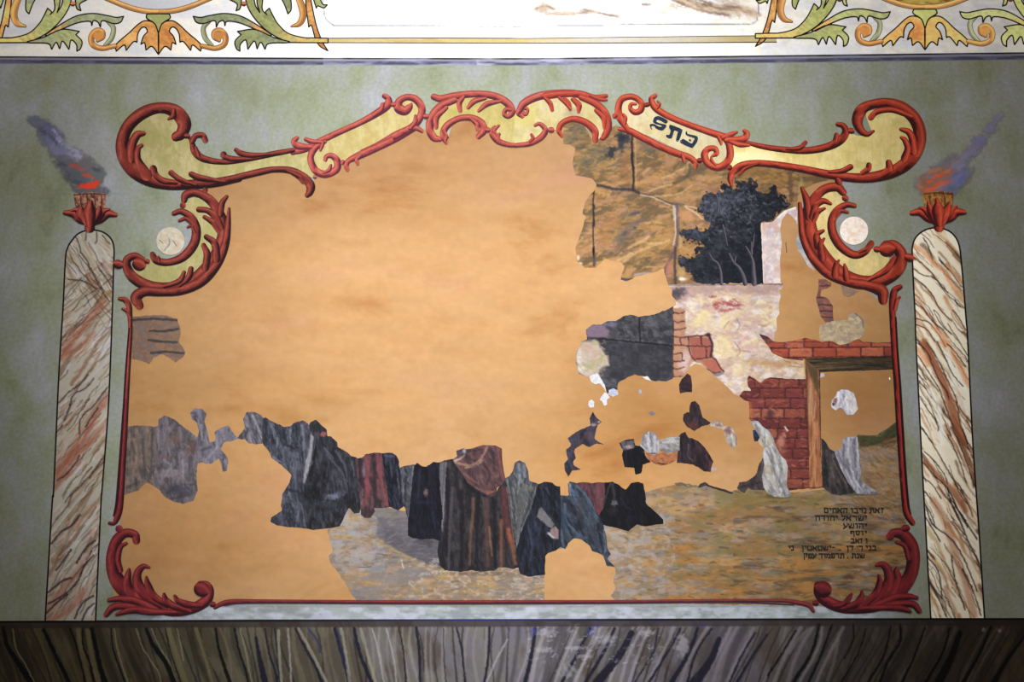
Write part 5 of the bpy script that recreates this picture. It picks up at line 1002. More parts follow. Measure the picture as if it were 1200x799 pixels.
def f_house(cv):
    cv.fill((232, 206, 176)); cv.mottle((248, 226, 180), 16, 12, .8, seed=1); cv.mottle((214, 176, 170), 16, 8, .65, lo=.48, hi=.64, seed=2); cv.mottle((246, 238, 236), 12, 7, .7, lo=.5, hi=.66, seed=3); cv.mottle((190, 164, 160), 9, 6, .5, lo=.54, hi=.68, seed=4)
    cv.dabs(1100, [(250, 232, 190), (226, 190, 180), (240, 236, 236), (206, 176, 156), (244, 214, 160), (214, 196, 206), (190, 160, 150)], (3, 9), (.6, 1.6), -10, 45, .45, seed=5)
    cv.use(M(780, 300))
    cv.poly([(40, 205), (810, 200), (800, 240), (640, 270), (400, 240), (220, 270), (160, 300), (80, 330), (50, 290)], (186, 150, 146), .6, soft=3, wob=2.5); cv.blobs([(100, 250, 60, 40), (70, 270, 40, 40)], (92, 82, 92), .75, 0, .6, .6)
    cv.blobs([(440, 335, 80, 20, 10), (330, 285, 34, 10), (350, 345, 30, 10), (500, 345, 36, 10), (420, 380, 50, 14)], (186, 92, 96), .7, 0, .6, .9); cv.dabs(40, [(170, 70, 76), (206, 120, 110)], (3, 6), (.4, 1), 0, 40, .6, box=(340, 300, 540, 390), seed=6)
    cv.blobs([(270, 420, 70, 50), (220, 460, 60, 50), (420, 620, 60, 60), (420, 480, 70, 40)], (250, 232, 170), .6, 0, .7, .6); cv.blobs([(620, 480, 50, 26, -40), (580, 640, 60, 30), (560, 570, 60, 30)], (226, 182, 178), .55, -20, .7, .6)
    cv.lines([[(500, 440), (520, 480), (500, 520)], [(440, 460), (410, 500)], [(480, 600), (520, 660), (500, 700)], [(540, 665), (590, 670)], [(600, 695), (640, 690)], [(650, 480), (690, 490), (720, 470)]], 4, (150, 120, 118), a=.55, soft=1)
    cv.blobs([(800, 760, 150, 30), (900, 740, 60, 16), (640, 740, 100, 30)], (206, 160, 104), .6, 0, .7, .6); cv.lines([[(830, 730), (870, 745)], [(900, 745), (950, 760)], [(870, 770), (960, 775)]], 4, (170, 120, 60), a=.6)
    cv.line([(20, 202), (400, 200), (820, 196)], 4, (96, 84, 96), .7)
    cv.use(M(660, 350))
    # brick jamb at the left edge
    cv.poly([(765, 60), (850, 70), (855, 180), (850, 260), (990, 250), (1035, 290), (1040, 380), (1120, 510), (1060, 535), (960, 450), (900, 440), (850, 540), (765, 550)], (196, 140, 108), .85, soft=1.2)
    cv.poly([(880, 270), (1030, 275), (1035, 400), (960, 430), (900, 420)], (186, 106, 92), .85, soft=1); cv.poly([(960, 430), (1060, 420), (1120, 505), (1040, 510)], (200, 116, 96), .85, soft=1)
    cv.blobs([(800, 130, 28, 18), (800, 190, 28, 18), (800, 240, 28, 16), (800, 360, 30, 30), (800, 460, 28, 18)], (214, 168, 128), .6, 0, .5, .3); cv.blobs([(860, 410, 40, 60), (840, 470, 40, 50)], (232, 206, 206), .7)
    brick_lines(cv, [[(765, 100), (820, 100), (850, 90)], [(765, 150), (790, 165), (850, 155)], [(765, 205), (790, 218), (860, 205)], [(765, 262), (830, 272), (900, 262), (990, 258)], [(765, 322), (880, 328), (1030, 335)], [(765, 435), (800, 440), (850, 435)], [(765, 485), (800, 492), (850, 480)], [(765, 545), (800, 545), (840, 545)], [(875, 265), (875, 330), (890, 390), (925, 435)], [(820, 275), (822, 322)], [(962, 265), (966, 330)], [(1000, 340), (1002, 410)], [(770, 385), (830, 380)], [(832, 380), (834, 432)], [(930, 420), (1030, 415)], [(1035, 410), (1070, 430), (1090, 470), (1122, 510)]], 4.5, (96, 52, 58))
    brick_lines(cv, [[(762, 60), (766, 300), (764, 440), (768, 550)]], 6, (58, 44, 52)); cv.line([(1010, 248), (1035, 290), (1042, 340), (1032, 400)], 9, (84, 44, 56), .9); cv.blob(1010, 252, 26, 14, (74, 50, 60), .9); cv.line([(1040, 525), (1080, 532), (1115, 520)], 9, (140, 130, 146), .8); cv.line([(1000, 490), (1050, 515), (1100, 512)], 4, (90, 44, 54), .8)
frag('house_wall', hw, f_house, 'cream and pink plaster wall of the ruined house below the grove', 'painted wall', 9, .4)
# bricks: laid one by one as strokes
def bricks(cv, x0, y0, x1, y1, rowh, bw, tilt, cols, mortar, seed, joint=.7):
    R = random.Random(seed); cv.fill(mortar); y = y0; r = 0
    while y < y1:
        x = x0 - R.uniform(0, bw)
        while x < x1:
            w = bw * R.uniform(.8, 1.25); c = R.choice(cols); dy = (x - x0) * tilt
            q = [(x + joint, y + dy + joint), (x + w - joint, y + dy + w * tilt + joint), (x + w - joint, y + dy + rowh - joint), (x + joint, y + dy + rowh - joint)]
            cv.poly(q, c, .92, soft=.8, wob=.7, seed=r)
            cv.line([(x + 2, y + dy + 2.2), (x + w - 3, y + dy + 2.2)], .5, tuple(min(255, v * 1.25) for v in c), .5, soft=.9)
            x += w
        y += rowh; r += 1
BR = [(152, 78, 66), (164, 90, 72), (136, 66, 60), (176, 104, 82), (146, 72, 70), (122, 58, 58)]
bw = J((M(860, 400), [(92, 285), (98, 250), (108, 238), (140, 262), (185, 292), (215, 262), (250, 250), (400, 262), (503, 264), (512, 500), (524, 650)]), (M(860, 480), [(535, 548), (370, 565), (360, 400), (290, 240), (180, 100), (120, 85), (105, 60)]), (M(860, 400), [(108, 500), (105, 420), (70, 412), (38, 380), (70, 345), (128, 350), (100, 320)]))
def f_brick(cv):
    bricks(cv, 864, 431, 952, 580, 11.8, 25, .0, BR, (84, 44, 46), 4)
    cv.dabs(420, [(206, 126, 88), (104, 46, 46), (176, 84, 58), (220, 150, 112), (84, 40, 44)], (2, 7), (.5, 1.1), 0, 35, .5, seed=2)
    cv.use(M(860, 400)); cv.line([(100, 240), (130, 258), (185, 292)], 6, (90, 40, 44), .8); cv.line([(240, 255), (400, 265), (500, 268)], 5, (96, 44, 40), .8); cv.line([(40, 380), (90, 410), (120, 415)], 5, (110, 40, 40), .8)
    cv.line([(185, 292), (215, 265), (250, 252)], 4, (220, 150, 110), .6); cv.blob(255, 510, 30, 40, (70, 44, 56), .6); cv.blobs([(330, 700, 30, 50), (350, 650, 20, 20)], (216, 156, 136), .7, 0, .6, .8); cv.line([(355, 600), (375, 625)], 5, (240, 232, 226), .9)
    cv.line([(515, 270), (520, 500), (530, 790)], 14, (90, 44, 44), .5, soft=3); cv.blobs([(115, 470, 14, 60), (120, 560, 16, 30)], (210, 120, 80), .5)
    cv.use(M(860, 480)); cv.blob(330, 250, 40, 80, (200, 130, 110), .4); cv.line([(370, 555), (450, 560), (535, 545)], 6, (80, 40, 40), .7)
frag('brick_wall', bw, f_brick, 'patch of exposed red brickwork left of the painted doorway', 'painted wall', 11, .5)
bc = J((M(860, 300), [(175, 545), (230, 560), (275, 597), (340, 604), (420, 590), (500, 572), (560, 585), (610, 600), (680, 592), (740, 622), (800, 610), (870, 578), (900, 598), (1000, 606), (1105, 600), (1112, 706), (490, 712), (480, 732), (420, 722), (350, 715), (270, 680), (240, 630)]))
def f_course(cv):
    bricks(cv, 886, 396.8, 1050, 425, 11.2, 24, -.012, [(176, 84, 60), (188, 98, 68), (160, 72, 58), (196, 112, 80)], (78, 40, 42), 9)
    cv.dabs(160, [(206, 126, 90), (130, 56, 52), (120, 60, 80), (180, 90, 66)], (2, 7), (.5, 1.1), 0, 20, .45, seed=3)
    cv.use(M(860, 300)); cv.poly([(175, 545), (275, 597), (250, 620), (200, 590)], (104, 74, 84), .6); cv.line([(250, 600), (600, 600), (680, 596), (735, 620), (870, 580), (900, 598), (1100, 604)], 4, (96, 40, 40), .6); cv.line([(350, 712), (470, 725)], 4, (60, 34, 40), .8); cv.blobs([(360, 620, 30, 20), (800, 640, 40, 20)], (120, 62, 84), .45)
frag('brick_course', bc, f_course, 'two rows of red bricks running above the wooden lintel of the doorway', 'painted wall', 12, .4)
# door surround
td = thing('doorway_surround', (955, 575), 'painted wooden door surround, dark lintel over an orange brown post at right', 'painted doorway')
def f_lintel(cv):
    cv.fill((76, 62, 46)); cv.mottle((104, 86, 60), 26, 2.4, .8, seed=1); cv.mottle((44, 36, 30), 30, 2, .8, seed=2); cv.dabs(120, [(120, 96, 64), (40, 32, 28), (90, 72, 50)], (8, 22), (.3, .9), 0, 4, .5, seed=3)
    cv.use(M(860, 400)); cv.line([(490, 118), (800, 112), (1105, 105)], 5, (30, 22, 22), .9); cv.line([(600, 212), (1105, 200)], 5, (40, 30, 26), .8); cv.poly([(495, 120), (600, 215), (560, 230), (505, 180)], (120, 92, 62), .6, soft=2)
def f_post(cv):
    cv.grad((905, 0), (176, 112, 68), (1030, 0), (176, 112, 68)); cv.fill((172, 112, 72)); cv.mottle((206, 150, 104), 3, 24, .7, seed=4); cv.mottle((140, 84, 54), 3, 18, .7, seed=5); cv.dabs(160, [(214, 164, 120), (150, 92, 60), (190, 120, 76), (206, 178, 150)], (6, 18), (.3, .9), 88, 6, .45, seed=6)
    cv.use(M(860, 400)); cv.poly([(500, 120), (590, 210), (598, 400), (560, 300), (510, 190)], (92, 76, 52), .85, soft=2.5); cv.line([(600, 215), (605, 500), (612, 800)], 5, (50, 34, 32), .9, soft=.7); cv.line([(505, 200), (512, 500), (525, 800)], 6, (96, 66, 54), .8); cv.blobs([(540, 400, 20, 130)], (196, 170, 140), .5)
    cv.use(M(860, 480)); cv.line([(530, 550), (620, 542)], 6, (90, 60, 50), .7); cv.line([(610, 0), (615, 300), (622, 545)], 4, (50, 34, 32), .9)
painted('post', R_(J((M(860, 400), [(496, 118), (605, 125), (602, 300), (610, 800)]), (M(860, 480), [(623, 543), (570, 552), (528, 555), (524, 300)]), (M(860, 400), [(512, 500), (503, 260)]))), f_post, 13, td, res=.8, smooth=False, rag=.2)
painted('lintel', R_(J((M(860, 400), [(490, 118), (800, 111), (1112, 105), (1114, 196), (800, 206), (600, 213), (560, 180)]))), f_lintel, 14, td, res=.8, smooth=False, rag=.25)
# smoky grey masonry, middle
dm = J((M(660, 350), [(770, 52), (768, 300), (768, 555), (720, 578), (640, 577), (600, 560), (550, 538), (500, 530), (450, 550), (385, 585), (378, 640), (345, 630), (310, 662), (295, 615), (262, 560), (235, 528), (180, 545), (105, 525), (90, 440), (92, 380), (130, 300), (165, 285), (158, 215), (200, 182), (270, 178), (310, 155), (370, 158), (420, 120), (470, 112), (530, 125), (600, 118), (680, 95), (740, 70)]))
def f_dark(cv):
    cv.fill((92, 92, 98)); cv.mottle((120, 120, 126), 6, 5, .8, seed=1); cv.mottle((64, 62, 72), 8, 6, .75, seed=2); cv.dabs(700, [(110, 112, 118), (130, 132, 140), (70, 70, 82), (96, 94, 90), (58, 56, 68)], (2, 6), (.5, 1.3), 60, 50, .45, seed=3)
    cv.use(M(660, 350)); cv.poly([(240, 290), (765, 330), (768, 555), (640, 577), (500, 530), (380, 590), (290, 480), (320, 430)], (66, 64, 74), .5, soft=3)
    cv.line([(160, 270), (350, 288), (600, 312), (765, 330)], 5, (36, 32, 40), .95, soft=.7); cv.line([(533, 125), (532, 200), (540, 300)], 5, (38, 34, 42), .9, soft=.7)
    cv.poly([(160, 210), (200, 182), (270, 180), (320, 220), (310, 270), (165, 272)], (160, 134, 156), .9, soft=2); cv.poly([(130, 300), (235, 290), (270, 360), (310, 400), (320, 460), (260, 490), (240, 530), (180, 560), (100, 520), (88, 400)], (222, 204, 184), 1, soft=2.2, wob=1.6)
    cv.blobs([(160, 340, 60, 40), (240, 400, 50, 40)], (222, 180, 166), .6); cv.blobs([(190, 470, 60, 34), (260, 430, 40, 30), (220, 310, 34, 20)], (196, 190, 140), .7, 0, .6, .7); cv.blobs([(110, 400, 20, 80), (130, 490, 30, 20)], (244, 234, 224), .8); cv.blob(330, 180, 60, 20, (150, 146, 176), .7)
    cv.dabs(70, [(236, 220, 200), (206, 180, 170), (190, 186, 140)], (3, 7), (.5, 1.3), 20, 50, .5, box=(95, 290, 300, 540), seed=4)
frag('grey_masonry', dm, f_dark, 'fragment of smoky grey stonework with two black joints, left of the brick edge', 'painted wall', 8, .7, seed=2)
# small painted remains
def f_sm(c1, c2, c3, ang=0, lines=None, crop=None, lw=4, lc=(50, 40, 50), n=60):
    def f(cv):
        cv.fill(c1); cv.mottle(c2, 5, 3, .7, ang, seed=3); cv.mottle(c3, 4, 3, .6, ang, lo=.5, hi=.64, seed=5); cv.dabs(n, [c1, c2, c3], (2, 7), (.4, 1.1), ang, 25, .5, seed=6)
        if lines: cv.use(crop); cv.lines(lines, lw, lc, a=.8)
    return f
Q4 = M(860, 300)
frag('paint_remnant', Q4([(592, 160), (640, 165), (678, 185), (680, 208), (650, 225), (612, 235), (602, 280), (650, 288), (690, 350), (697, 455), (640, 462), (605, 420), (575, 300), (590, 240)]),
     f_sm((150, 96, 84), (176, 112, 92), (120, 88, 90), 0, [[(580, 290), (655, 288)], [(590, 340), (690, 345)], [(605, 385), (695, 385)], [(600, 210), (670, 205)], [(605, 425), (695, 430)]], Q4), 'narrow upright remnant of painted reddish bricks, under the right bracket', 'paint remnant', 9, .6)
frag('paint_remnant', Q4([(602, 485), (690, 455), (800, 447), (798, 402), (850, 395), (885, 420), (916, 470), (912, 550), (860, 592), (780, 618), (735, 622), (690, 595), (603, 592), (595, 530)]),
     f_sm((186, 164, 130), (206, 190, 150), (150, 136, 130), -5, [[(850, 400), (895, 440), (905, 500)]], Q4, 5, (120, 100, 100)), 'pale speckled stone remnant just above the two rows of bricks', 'paint remnant', 9, .6)
frag('paint_remnant', Q4([(745, 203), (800, 215), (872, 248), (835, 272), (800, 284), (765, 275), (755, 240)]), f_sm((156, 128, 110), (176, 140, 100), (136, 112, 104)), 'small brown remnant tucked below the right bracket', 'paint remnant', 9, .6)
frag('paint_remnant', M(780, 190)([(920, 495), (935, 540), (960, 600), (985, 660), (1040, 760), (1000, 735), (960, 660), (925, 620), (912, 560)]), f_sm((190, 186, 190), (140, 150, 160), (220, 214, 210)), 'thin blue grey sliver along the left side of the right bracket', 'paint remnant', 9, .5)
frag('paint_remnant', M(780, 190)([(836, 560), (842, 560), (849, 632), (843, 634)]), flatcol((110, 110, 120)), 'short dark upright dash on the plaster right of the pale pier', 'paint remnant', 12, .1, res=.6)
Qf = M(60, 340)
frag('paint_remnant', Qf([(572, 185), (650, 178), (770, 172), (882, 200), (892, 240), (906, 282), (895, 370), (918, 395), (938, 440), (925, 467), (870, 506), (820, 468), (770, 445), (720, 468), (682, 516), (640, 495), (566, 480)]),
     f_sm((140, 112, 96), (166, 126, 92), (128, 120, 126), 0, [[(575, 208), (700, 200), (800, 205), (885, 210)], [(690, 285), (800, 285), (890, 270)], [(680, 350), (800, 362), (880, 365)], [(700, 440), (800, 432), (925, 440)]], Qf, 8, (62, 62, 66)), 'brown and grey banded remnant hanging beside the left frame rail', 'paint remnant', 9, .7)
# white chips of bare plaster
Q5 = M(660, 350); Q9 = M(650, 450)
WH = flatcol((246, 246, 250), (214, 214, 236), 2, 2, .4)
chips = [(Q5, [(182, 545), (205, 530), (240, 522), (265, 560), (290, 600), (302, 660), (285, 625), (255, 590), (222, 598), (195, 580)], 'white chip bordering the lower left of the grey masonry', WH), (Q5, [(318, 640), (350, 625), (380, 640), (385, 670), (350, 685), (320, 670)], 'bluish white chip at the lower tip of the grey masonry', flatcol((206, 208, 236), (246, 246, 250), 2, 2, .6)),
         (Q5, [(262, 690), (290, 655), (310, 665), (325, 690), (305, 705), (308, 740), (285, 748), (272, 715), (255, 705)], 'crooked white chip below the grey masonry', WH), (Q5, [(180, 715), (200, 705), (217, 720), (215, 755), (190, 762), (175, 745)], 'oval white chip, lowest of the white chips', WH),
         (Q5, [(525, 645), (538, 630), (552, 645), (548, 665), (532, 665)], 'tiny grey white speck on the plaster right of the white chips', flatcol((196, 192, 204))), (Q5, [(552, 545), (590, 542), (615, 575), (575, 562)], 'white sliver under the grey masonry', WH), (Q9, [(655, 200), (680, 188), (702, 205), (690, 220), (665, 215)], 'small grey fleck above the pale heads', flatcol((150, 144, 150), (120, 130, 150), 2, 2, .5)),
         (M(860, 400), [(600, 225), (630, 220), (635, 245), (605, 255)], 'pale chip in the corner under the dark lintel', flatcol((206, 186, 186))), (M(860, 400), [(1083, 255), (1090, 250), (1093, 268), (1086, 268)], 'tiny white nick near the right rail', WH)]
for c, P, lb, f in chips: frag('plaster_chip', c(P), f, lb, 'plaster chip', 10, .2, res=.6, group='white chips in the ochre plaster')

# ================================================================ PAINTED PEOPLE
def person(P, fn, label, seed=0, layer=12, extra=(), rag=.45, base=None):
    xs_ = [p[0] for p in P]; ys_ = [p[1] for p in P]
    t = thing('person', ((min(xs_) + max(xs_)) / 2, max(ys_)), label, 'painted person')
    Q = np.array(R_(P)); e = np.roll(Q, -1, 0) - np.roll(Q, 1, 0); n = np.stack([e[:, 1], -e[:, 0]], 1) / np.maximum(np.hypot(e[:, 0], e[:, 1]), .1)[:, None]
    ar = np.sum(Q[:, 0] * np.roll(Q[:, 1], -1) - np.roll(Q[:, 0], -1) * Q[:, 1]); Q = Q + n * .85 * (1 if ar > 0 else -1)
    painted('robe', [tuple(q) for q in Q], fn, layer, t, res=.8, smooth=False, rag=rag, seed=2)
    for nm, Q, f in extra: painted(nm, R_(Q), f, layer + 2, t, res=.7, smooth=False, rag=.25, seed=seed + 5)
    return t
def cloth(base, lt, dk, crop, light=(), dark=(), ang=85, n=200, lw=9, dw=9, spec=(), seed=1):
    def ds(c, k=.68):
        g = .35 * c[0] + .45 * c[1] + .2 * c[2]; return tuple(g + (v - g) * k for v in c)
    base, lt, dk = ds(base), ds(lt), ds(dk); spec = [(q, w_, ds(c, .78), a) for q, w_, c, a in spec]
    def f(cv):
        cv.fill(base); cv.mottle(lt, 4, 12, .38, ang - 90, seed=seed); cv.mottle(dk, 5, 12, .6, ang - 90, seed=seed + 2)
        cv.dabs(n, [base, lt, dk, tuple((a + b) / 2 for a, b in zip(base, lt))], (4, 12), (.4, 1.1), ang, 14, .42, seed=seed)
        cv.use(crop)
        for i, q in enumerate(dark): cv.line(q, dw, dk, .75, soft=1.6, w2=dw * .6, seed=i)
        for i, q in enumerate(light): cv.line(q, lw, lt, .7, soft=1.3, w2=lw * .5, seed=i + 9)
        for q, w_, c, a in spec:
            if len(q) == 1: cv.blob(q[0][0], q[0][1], w_[0], w_[1], c, a, 0, .6, .6)
            elif isinstance(w_, tuple): cv.poly(q, c, a, soft=w_[0])
            else: cv.line(q, w_, c, a * .92, soft=.9 + w_ * .06, w2=w_ * .7)
        cv.use(BK); cv.dabs(n // 2, [lt, base, dk, ds(lt, .3), tuple(min(255, v * 1.25) for v in lt)], (1.5, 5), (.3, .7), ang, 25, .38, seed=seed + 40)
        g = 1 + .22 * (fbm(cv.X / 2.1, cv.Y / 2.6, seed + 60) - .5); cv.c[..., :3] *= g[..., None]
    return f
Q16 = M(120, 460); Q14 = M(300, 470); Q15 = M(300, 560); Q12 = M(450, 500); Q13 = M(450, 590); Q11 = M(600, 540); Q10 = M(740, 450); Q8 = M(860, 480); Q7 = M(860, 400)
person(Q16([(185, 240), (250, 235), (370, 240), (372, 400), (362, 560), (350, 642), (310, 622), (285, 640), (250, 680), (205, 690), (160, 715), (150, 600), (168, 400)]),
       cloth((122, 104, 96), (164, 124, 100), (76, 72, 78), Q16, [[(220, 330), (240, 420), (230, 520)], [(190, 300), (190, 400)]], [[(280, 330), (290, 450), (300, 600)], [(350, 260), (345, 450), (335, 600)], [(180, 660), (260, 620)]], seed=11), 'brown robed figure at the far left of the crowd, touching the left rail', 11)
person(Q16([(368, 240), (395, 235), (398, 185), (440, 165), (500, 190), (560, 240), (610, 275), (668, 328), (700, 400), (720, 482), (662, 490), (652, 600), (662, 680), (632, 752), (560, 772), (500, 756), (440, 722), (400, 672), (350, 642), (364, 500)]),
       cloth((120, 108, 116), (156, 142, 158), (82, 74, 78), Q16, [[(430, 470), (480, 520), (420, 600)], [(560, 480), (570, 600)], [(390, 260), (395, 400)]], [[(600, 330), (640, 430)], [(450, 700), (540, 650), (640, 640)], [(480, 740), (600, 720)]], spec=[([(510, 320)], (50, 40), (140, 100, 88), .6), ([(620, 380)], (40, 60), (120, 84, 72), .6), ([(470, 560)], (90, 40), (170, 150, 160), .5), ([(440, 450)], (60, 14), (150, 90, 84), .5), ([(550, 690)], (100, 50), (74, 72, 90), .75)], seed=13), 'bulky mauve grey robed figure, second from the left of the crowd', 13)
person(Q16([(665, 330), (682, 262), (665, 205), (632, 186), (620, 140), (650, 114), (700, 122), (726, 150), (706, 200), (730, 270), (745, 350), (790, 346), (800, 310), (788, 280), (830, 250), (878, 235), (905, 275), (946, 322), (900, 335), (850, 338), (822, 395), (860, 440), (876, 480), (866, 545), (845, 547), (835, 490), (815, 452), (762, 490), (715, 490), (690, 420)]),
       cloth((130, 122, 140), (164, 160, 186), (92, 84, 96), Q16, [[(690, 230), (700, 330)], [(800, 380), (740, 460)]], [[(640, 170), (660, 200)], [(840, 470), (855, 540)], [(700, 400), (760, 380)]], spec=[([(655, 170)], (18, 26), (84, 82, 104), .8), ([(640, 140)], (30, 14), (96, 92, 104), .6)], seed=15), 'thin grey violet remnant of a figure with a raised arm, left part of the crowd', 15)
person(J((Q16, [(946, 322), (985, 270), (1002, 240), (988, 182), (1012, 140), (1075, 143), (1110, 165), (1132, 186), (1128, 348), (1080, 358), (1020, 345), (1000, 322), (975, 322)])),
       cloth((108, 104, 118), (190, 182, 192), (66, 66, 80), Q16, [[(1050, 160), (1080, 230), (1115, 320)]], [[(1030, 170), (1050, 250), (1090, 330)], [(1000, 300), (1020, 250)]], ang=70, seed=17, n=80), 'small wedge shaped remnant of a grey cloaked figure before the dark crouching men', 17)
person(J((Q14, [(50, 128), (65, 118), (110, 145), (150, 165), (200, 186), (240, 180), (270, 156), (330, 140), (362, 158), (375, 215), (395, 225), (412, 262), (405, 330), (385, 420), (345, 560), (330, 590)]), (Q15, [(330, 100), (320, 200), (350, 350), (220, 337), (150, 327), (105, 302), (112, 280), (185, 232), (180, 190)]), (Q14, [(190, 650), (240, 570), (252, 512), (180, 440), (112, 392), (92, 345), (50, 292)])),
       cloth((82, 84, 102), (142, 148, 174), (42, 44, 60), Q14, [[(110, 160), (130, 260)], [(240, 200), (240, 300)], [(320, 170), (335, 260), (330, 340)], [(120, 390), (180, 430)], [(150, 260), (150, 320)]], [[(70, 130), (75, 280)], [(190, 200), (210, 290)], [(280, 170), (290, 300)], [(200, 300), (260, 330)], [(230, 620), (330, 640)]], spec=[([(380, 225), (405, 250), (395, 330), (375, 450), (335, 585), (330, 560), (345, 430), (375, 320)], (1.0,), (176, 170, 176), .9), ([(150, 720)], (60, 30), (96, 100, 120), .5), ([(350, 640)], (80, 60), (50, 52, 70), .6)], n=520, seed=19), 'stooping figure in streaked blue grey cloak with a long white edge', 19)
person(J((Q14, [(368, 182), (385, 150), (418, 135), (455, 170), (490, 200), (497, 246), (520, 250), (562, 290), (566, 322), (640, 366), (665, 390), (702, 396), (712, 470), (728, 600), (735, 700)]), (Q15, [(735, 190), (720, 240), (690, 245), (652, 202), (625, 240), (600, 300), (580, 335), (545, 342), (470, 350), (400, 356), (350, 350), (330, 300), (325, 100)]), (Q14, [(338, 590), (350, 555), (390, 420), (412, 300), (405, 240)])),
       cloth((58, 58, 72), (112, 112, 130), (30, 30, 40), Q14, [[(560, 350), (620, 450), (640, 560)], [(500, 380), (600, 500), (640, 620)], [(480, 330), (540, 400)], [(670, 420), (690, 520)]], [[(420, 320), (400, 450), (380, 560)], [(420, 560), (400, 680)], [(480, 500), (460, 640)], [(560, 300), (600, 360)]], spec=[([(415, 185)], (60, 40), (52, 50, 54), .8), ([(470, 232)], (26, 20), (200, 100, 108), .95), ([(430, 230)], (20, 16), (110, 84, 84), .7), ([(540, 665)], (60, 26), (150, 152, 186), .7), ([(600, 640)], (40, 24), (120, 120, 150), .5), ([(400, 640)], (70, 60), (26, 26, 36), .6), ([(480, 720)], (80, 30), (84, 82, 100), .5), ([(560, 800)], (30, 40), (30, 30, 40), .6)], n=620, seed=21), 'man in dark cloak with cap and pink face, bent forward in the crowd', 21)
person(J((Q14, [(700, 398), (745, 402), (770, 376), (830, 365), (886, 366), (893, 430), (905, 520), (932, 690), (930, 738), (860, 742)]), (Q15, [(815, 205), (830, 230), (800, 275), (765, 275), (740, 255), (735, 200), (725, 60)])),
       cloth((120, 78, 88), (186, 74, 84), (52, 42, 54), Q14, [[(785, 390), (780, 480), (775, 600), (765, 720)], [(855, 390), (865, 500), (890, 620), (915, 720)], [(770, 560), (790, 660)]], [[(820, 380), (828, 500), (835, 640), (835, 740)], [(725, 410), (730, 560)], [(860, 700), (870, 740)]], lw=17, dw=14, spec=[([(755, 480)], (14, 50), (160, 156, 180), .6), ([(745, 620), (740, 720)], 8, (150, 130, 130), .6), ([(860, 700)], (26, 30), (70, 56, 60), .6)], seed=23), 'figure in a robe with two crimson stripes, between two dark cloaks', 23)
person(Q14([(886, 366), (950, 365), (980, 385), (994, 420), (1002, 490), (1012, 620), (1022, 740), (995, 758), (960, 745), (932, 732), (925, 640), (905, 520), (893, 430)]), cloth((38, 40, 62), (96, 104, 146), (20, 20, 34), Q14, [[(940, 385), (970, 385)], [(985, 480), (1008, 640)]], [[(920, 450), (940, 600), (950, 720)]], lw=5, spec=[([(940, 430), (950, 530)], 3, (120, 126, 112), .7), ([(930, 385)], (34, 12), (110, 112, 150), .6), ([(990, 540), (1005, 660)], 3, (160, 158, 150), .7)], seed=25), 'narrow blue black cloaked figure right of the crimson stripes', 25)
person(J((Q12, [(104, 292), (140, 280), (212, 268), (218, 275), (205, 330), (195, 440), (182, 560), (172, 660), (150, 560), (125, 548), (115, 430)])), cloth((78, 80, 96), (164, 166, 180), (50, 50, 66), Q12, [[(205, 280), (200, 380), (188, 480)]], [[(150, 300), (150, 520)]], lw=8, n=120, seed=27), 'slim slate grey figure with a pale edge, squeezed between two black coats', 27)
person(J((Q12, [(216, 275), (232, 258), (262, 280), (300, 282), (350, 250), (385, 252), (382, 350), (395, 520), (410, 700)]), (Q13, [(402, 0), (395, 262), (340, 240), (260, 245), (200, 235), (172, 222), (175, 100)]), (Q12, [(185, 560), (200, 400)])),
       cloth((34, 32, 58), (56, 56, 96), (18, 16, 30), Q12, [[(250, 300), (240, 500)], [(340, 600), (360, 720)]], [[(300, 300), (290, 440), (270, 700)], [(370, 300), (380, 600)]], spec=[([(292, 458)], (16, 30), (150, 112, 110), .95), ([(290, 530)], (70, 16), (50, 52, 110), .5)], n=320, seed=29), 'broad figure seen from behind in a blue black coat, with one pale hand', 29)
sk = J((Q12, [(384, 252), (440, 236), (482, 228), (520, 300), (600, 380), (690, 440), (780, 470), (845, 360), (858, 420), (880, 560), (900, 700)]), (Q13, [(905, 200), (925, 330), (942, 440), (905, 452), (850, 440), (800, 440), (772, 462), (680, 472), (615, 460), (540, 472), (430, 462), (395, 432), (378, 330), (405, 60)]), (Q12, [(408, 700), (385, 440)]))
sh = J((Q12, [(480, 228), (512, 205), (505, 168), (555, 150), (575, 158), (610, 152), (690, 128), (780, 130), (824, 152), (826, 230), (836, 300), (850, 362), (830, 400), (790, 425), (782, 478), (745, 492), (692, 462), (640, 430), (585, 392), (545, 325), (495, 262)]))
def f_shawl(cv):
    cloth((124, 76, 80), (170, 106, 98), (74, 52, 66), Q12, [[(800, 160), (810, 260), (830, 340)], [(640, 430), (700, 450), (760, 455)], [(560, 330), (660, 400)]], [[(590, 170), (680, 160)], [(560, 200), (640, 240)], [(700, 260), (740, 340), (720, 400)], [(760, 180), (770, 300)]], ang=60, seed=31, spec=[([(490, 245), (560, 265), (620, 268), (680, 220), (720, 140)], 9, (206, 150, 120), .85), ([(495, 235), (530, 225), (560, 200)], 7, (226, 206, 180), .9), ([(525, 180)], (22, 18), (80, 90, 120), .8), ([(560, 170)], (14, 20), (190, 200, 226), .8), ([(570, 285), (640, 275), (690, 230)], 5, (216, 180, 130), .8), ([(650, 300)], (60, 40), (104, 72, 84), .6), ([(720, 465), (770, 450)], 9, (196, 106, 80), .8), ([(800, 150), (815, 300), (840, 380)], 7, (176, 70, 66), .7)])(cv)
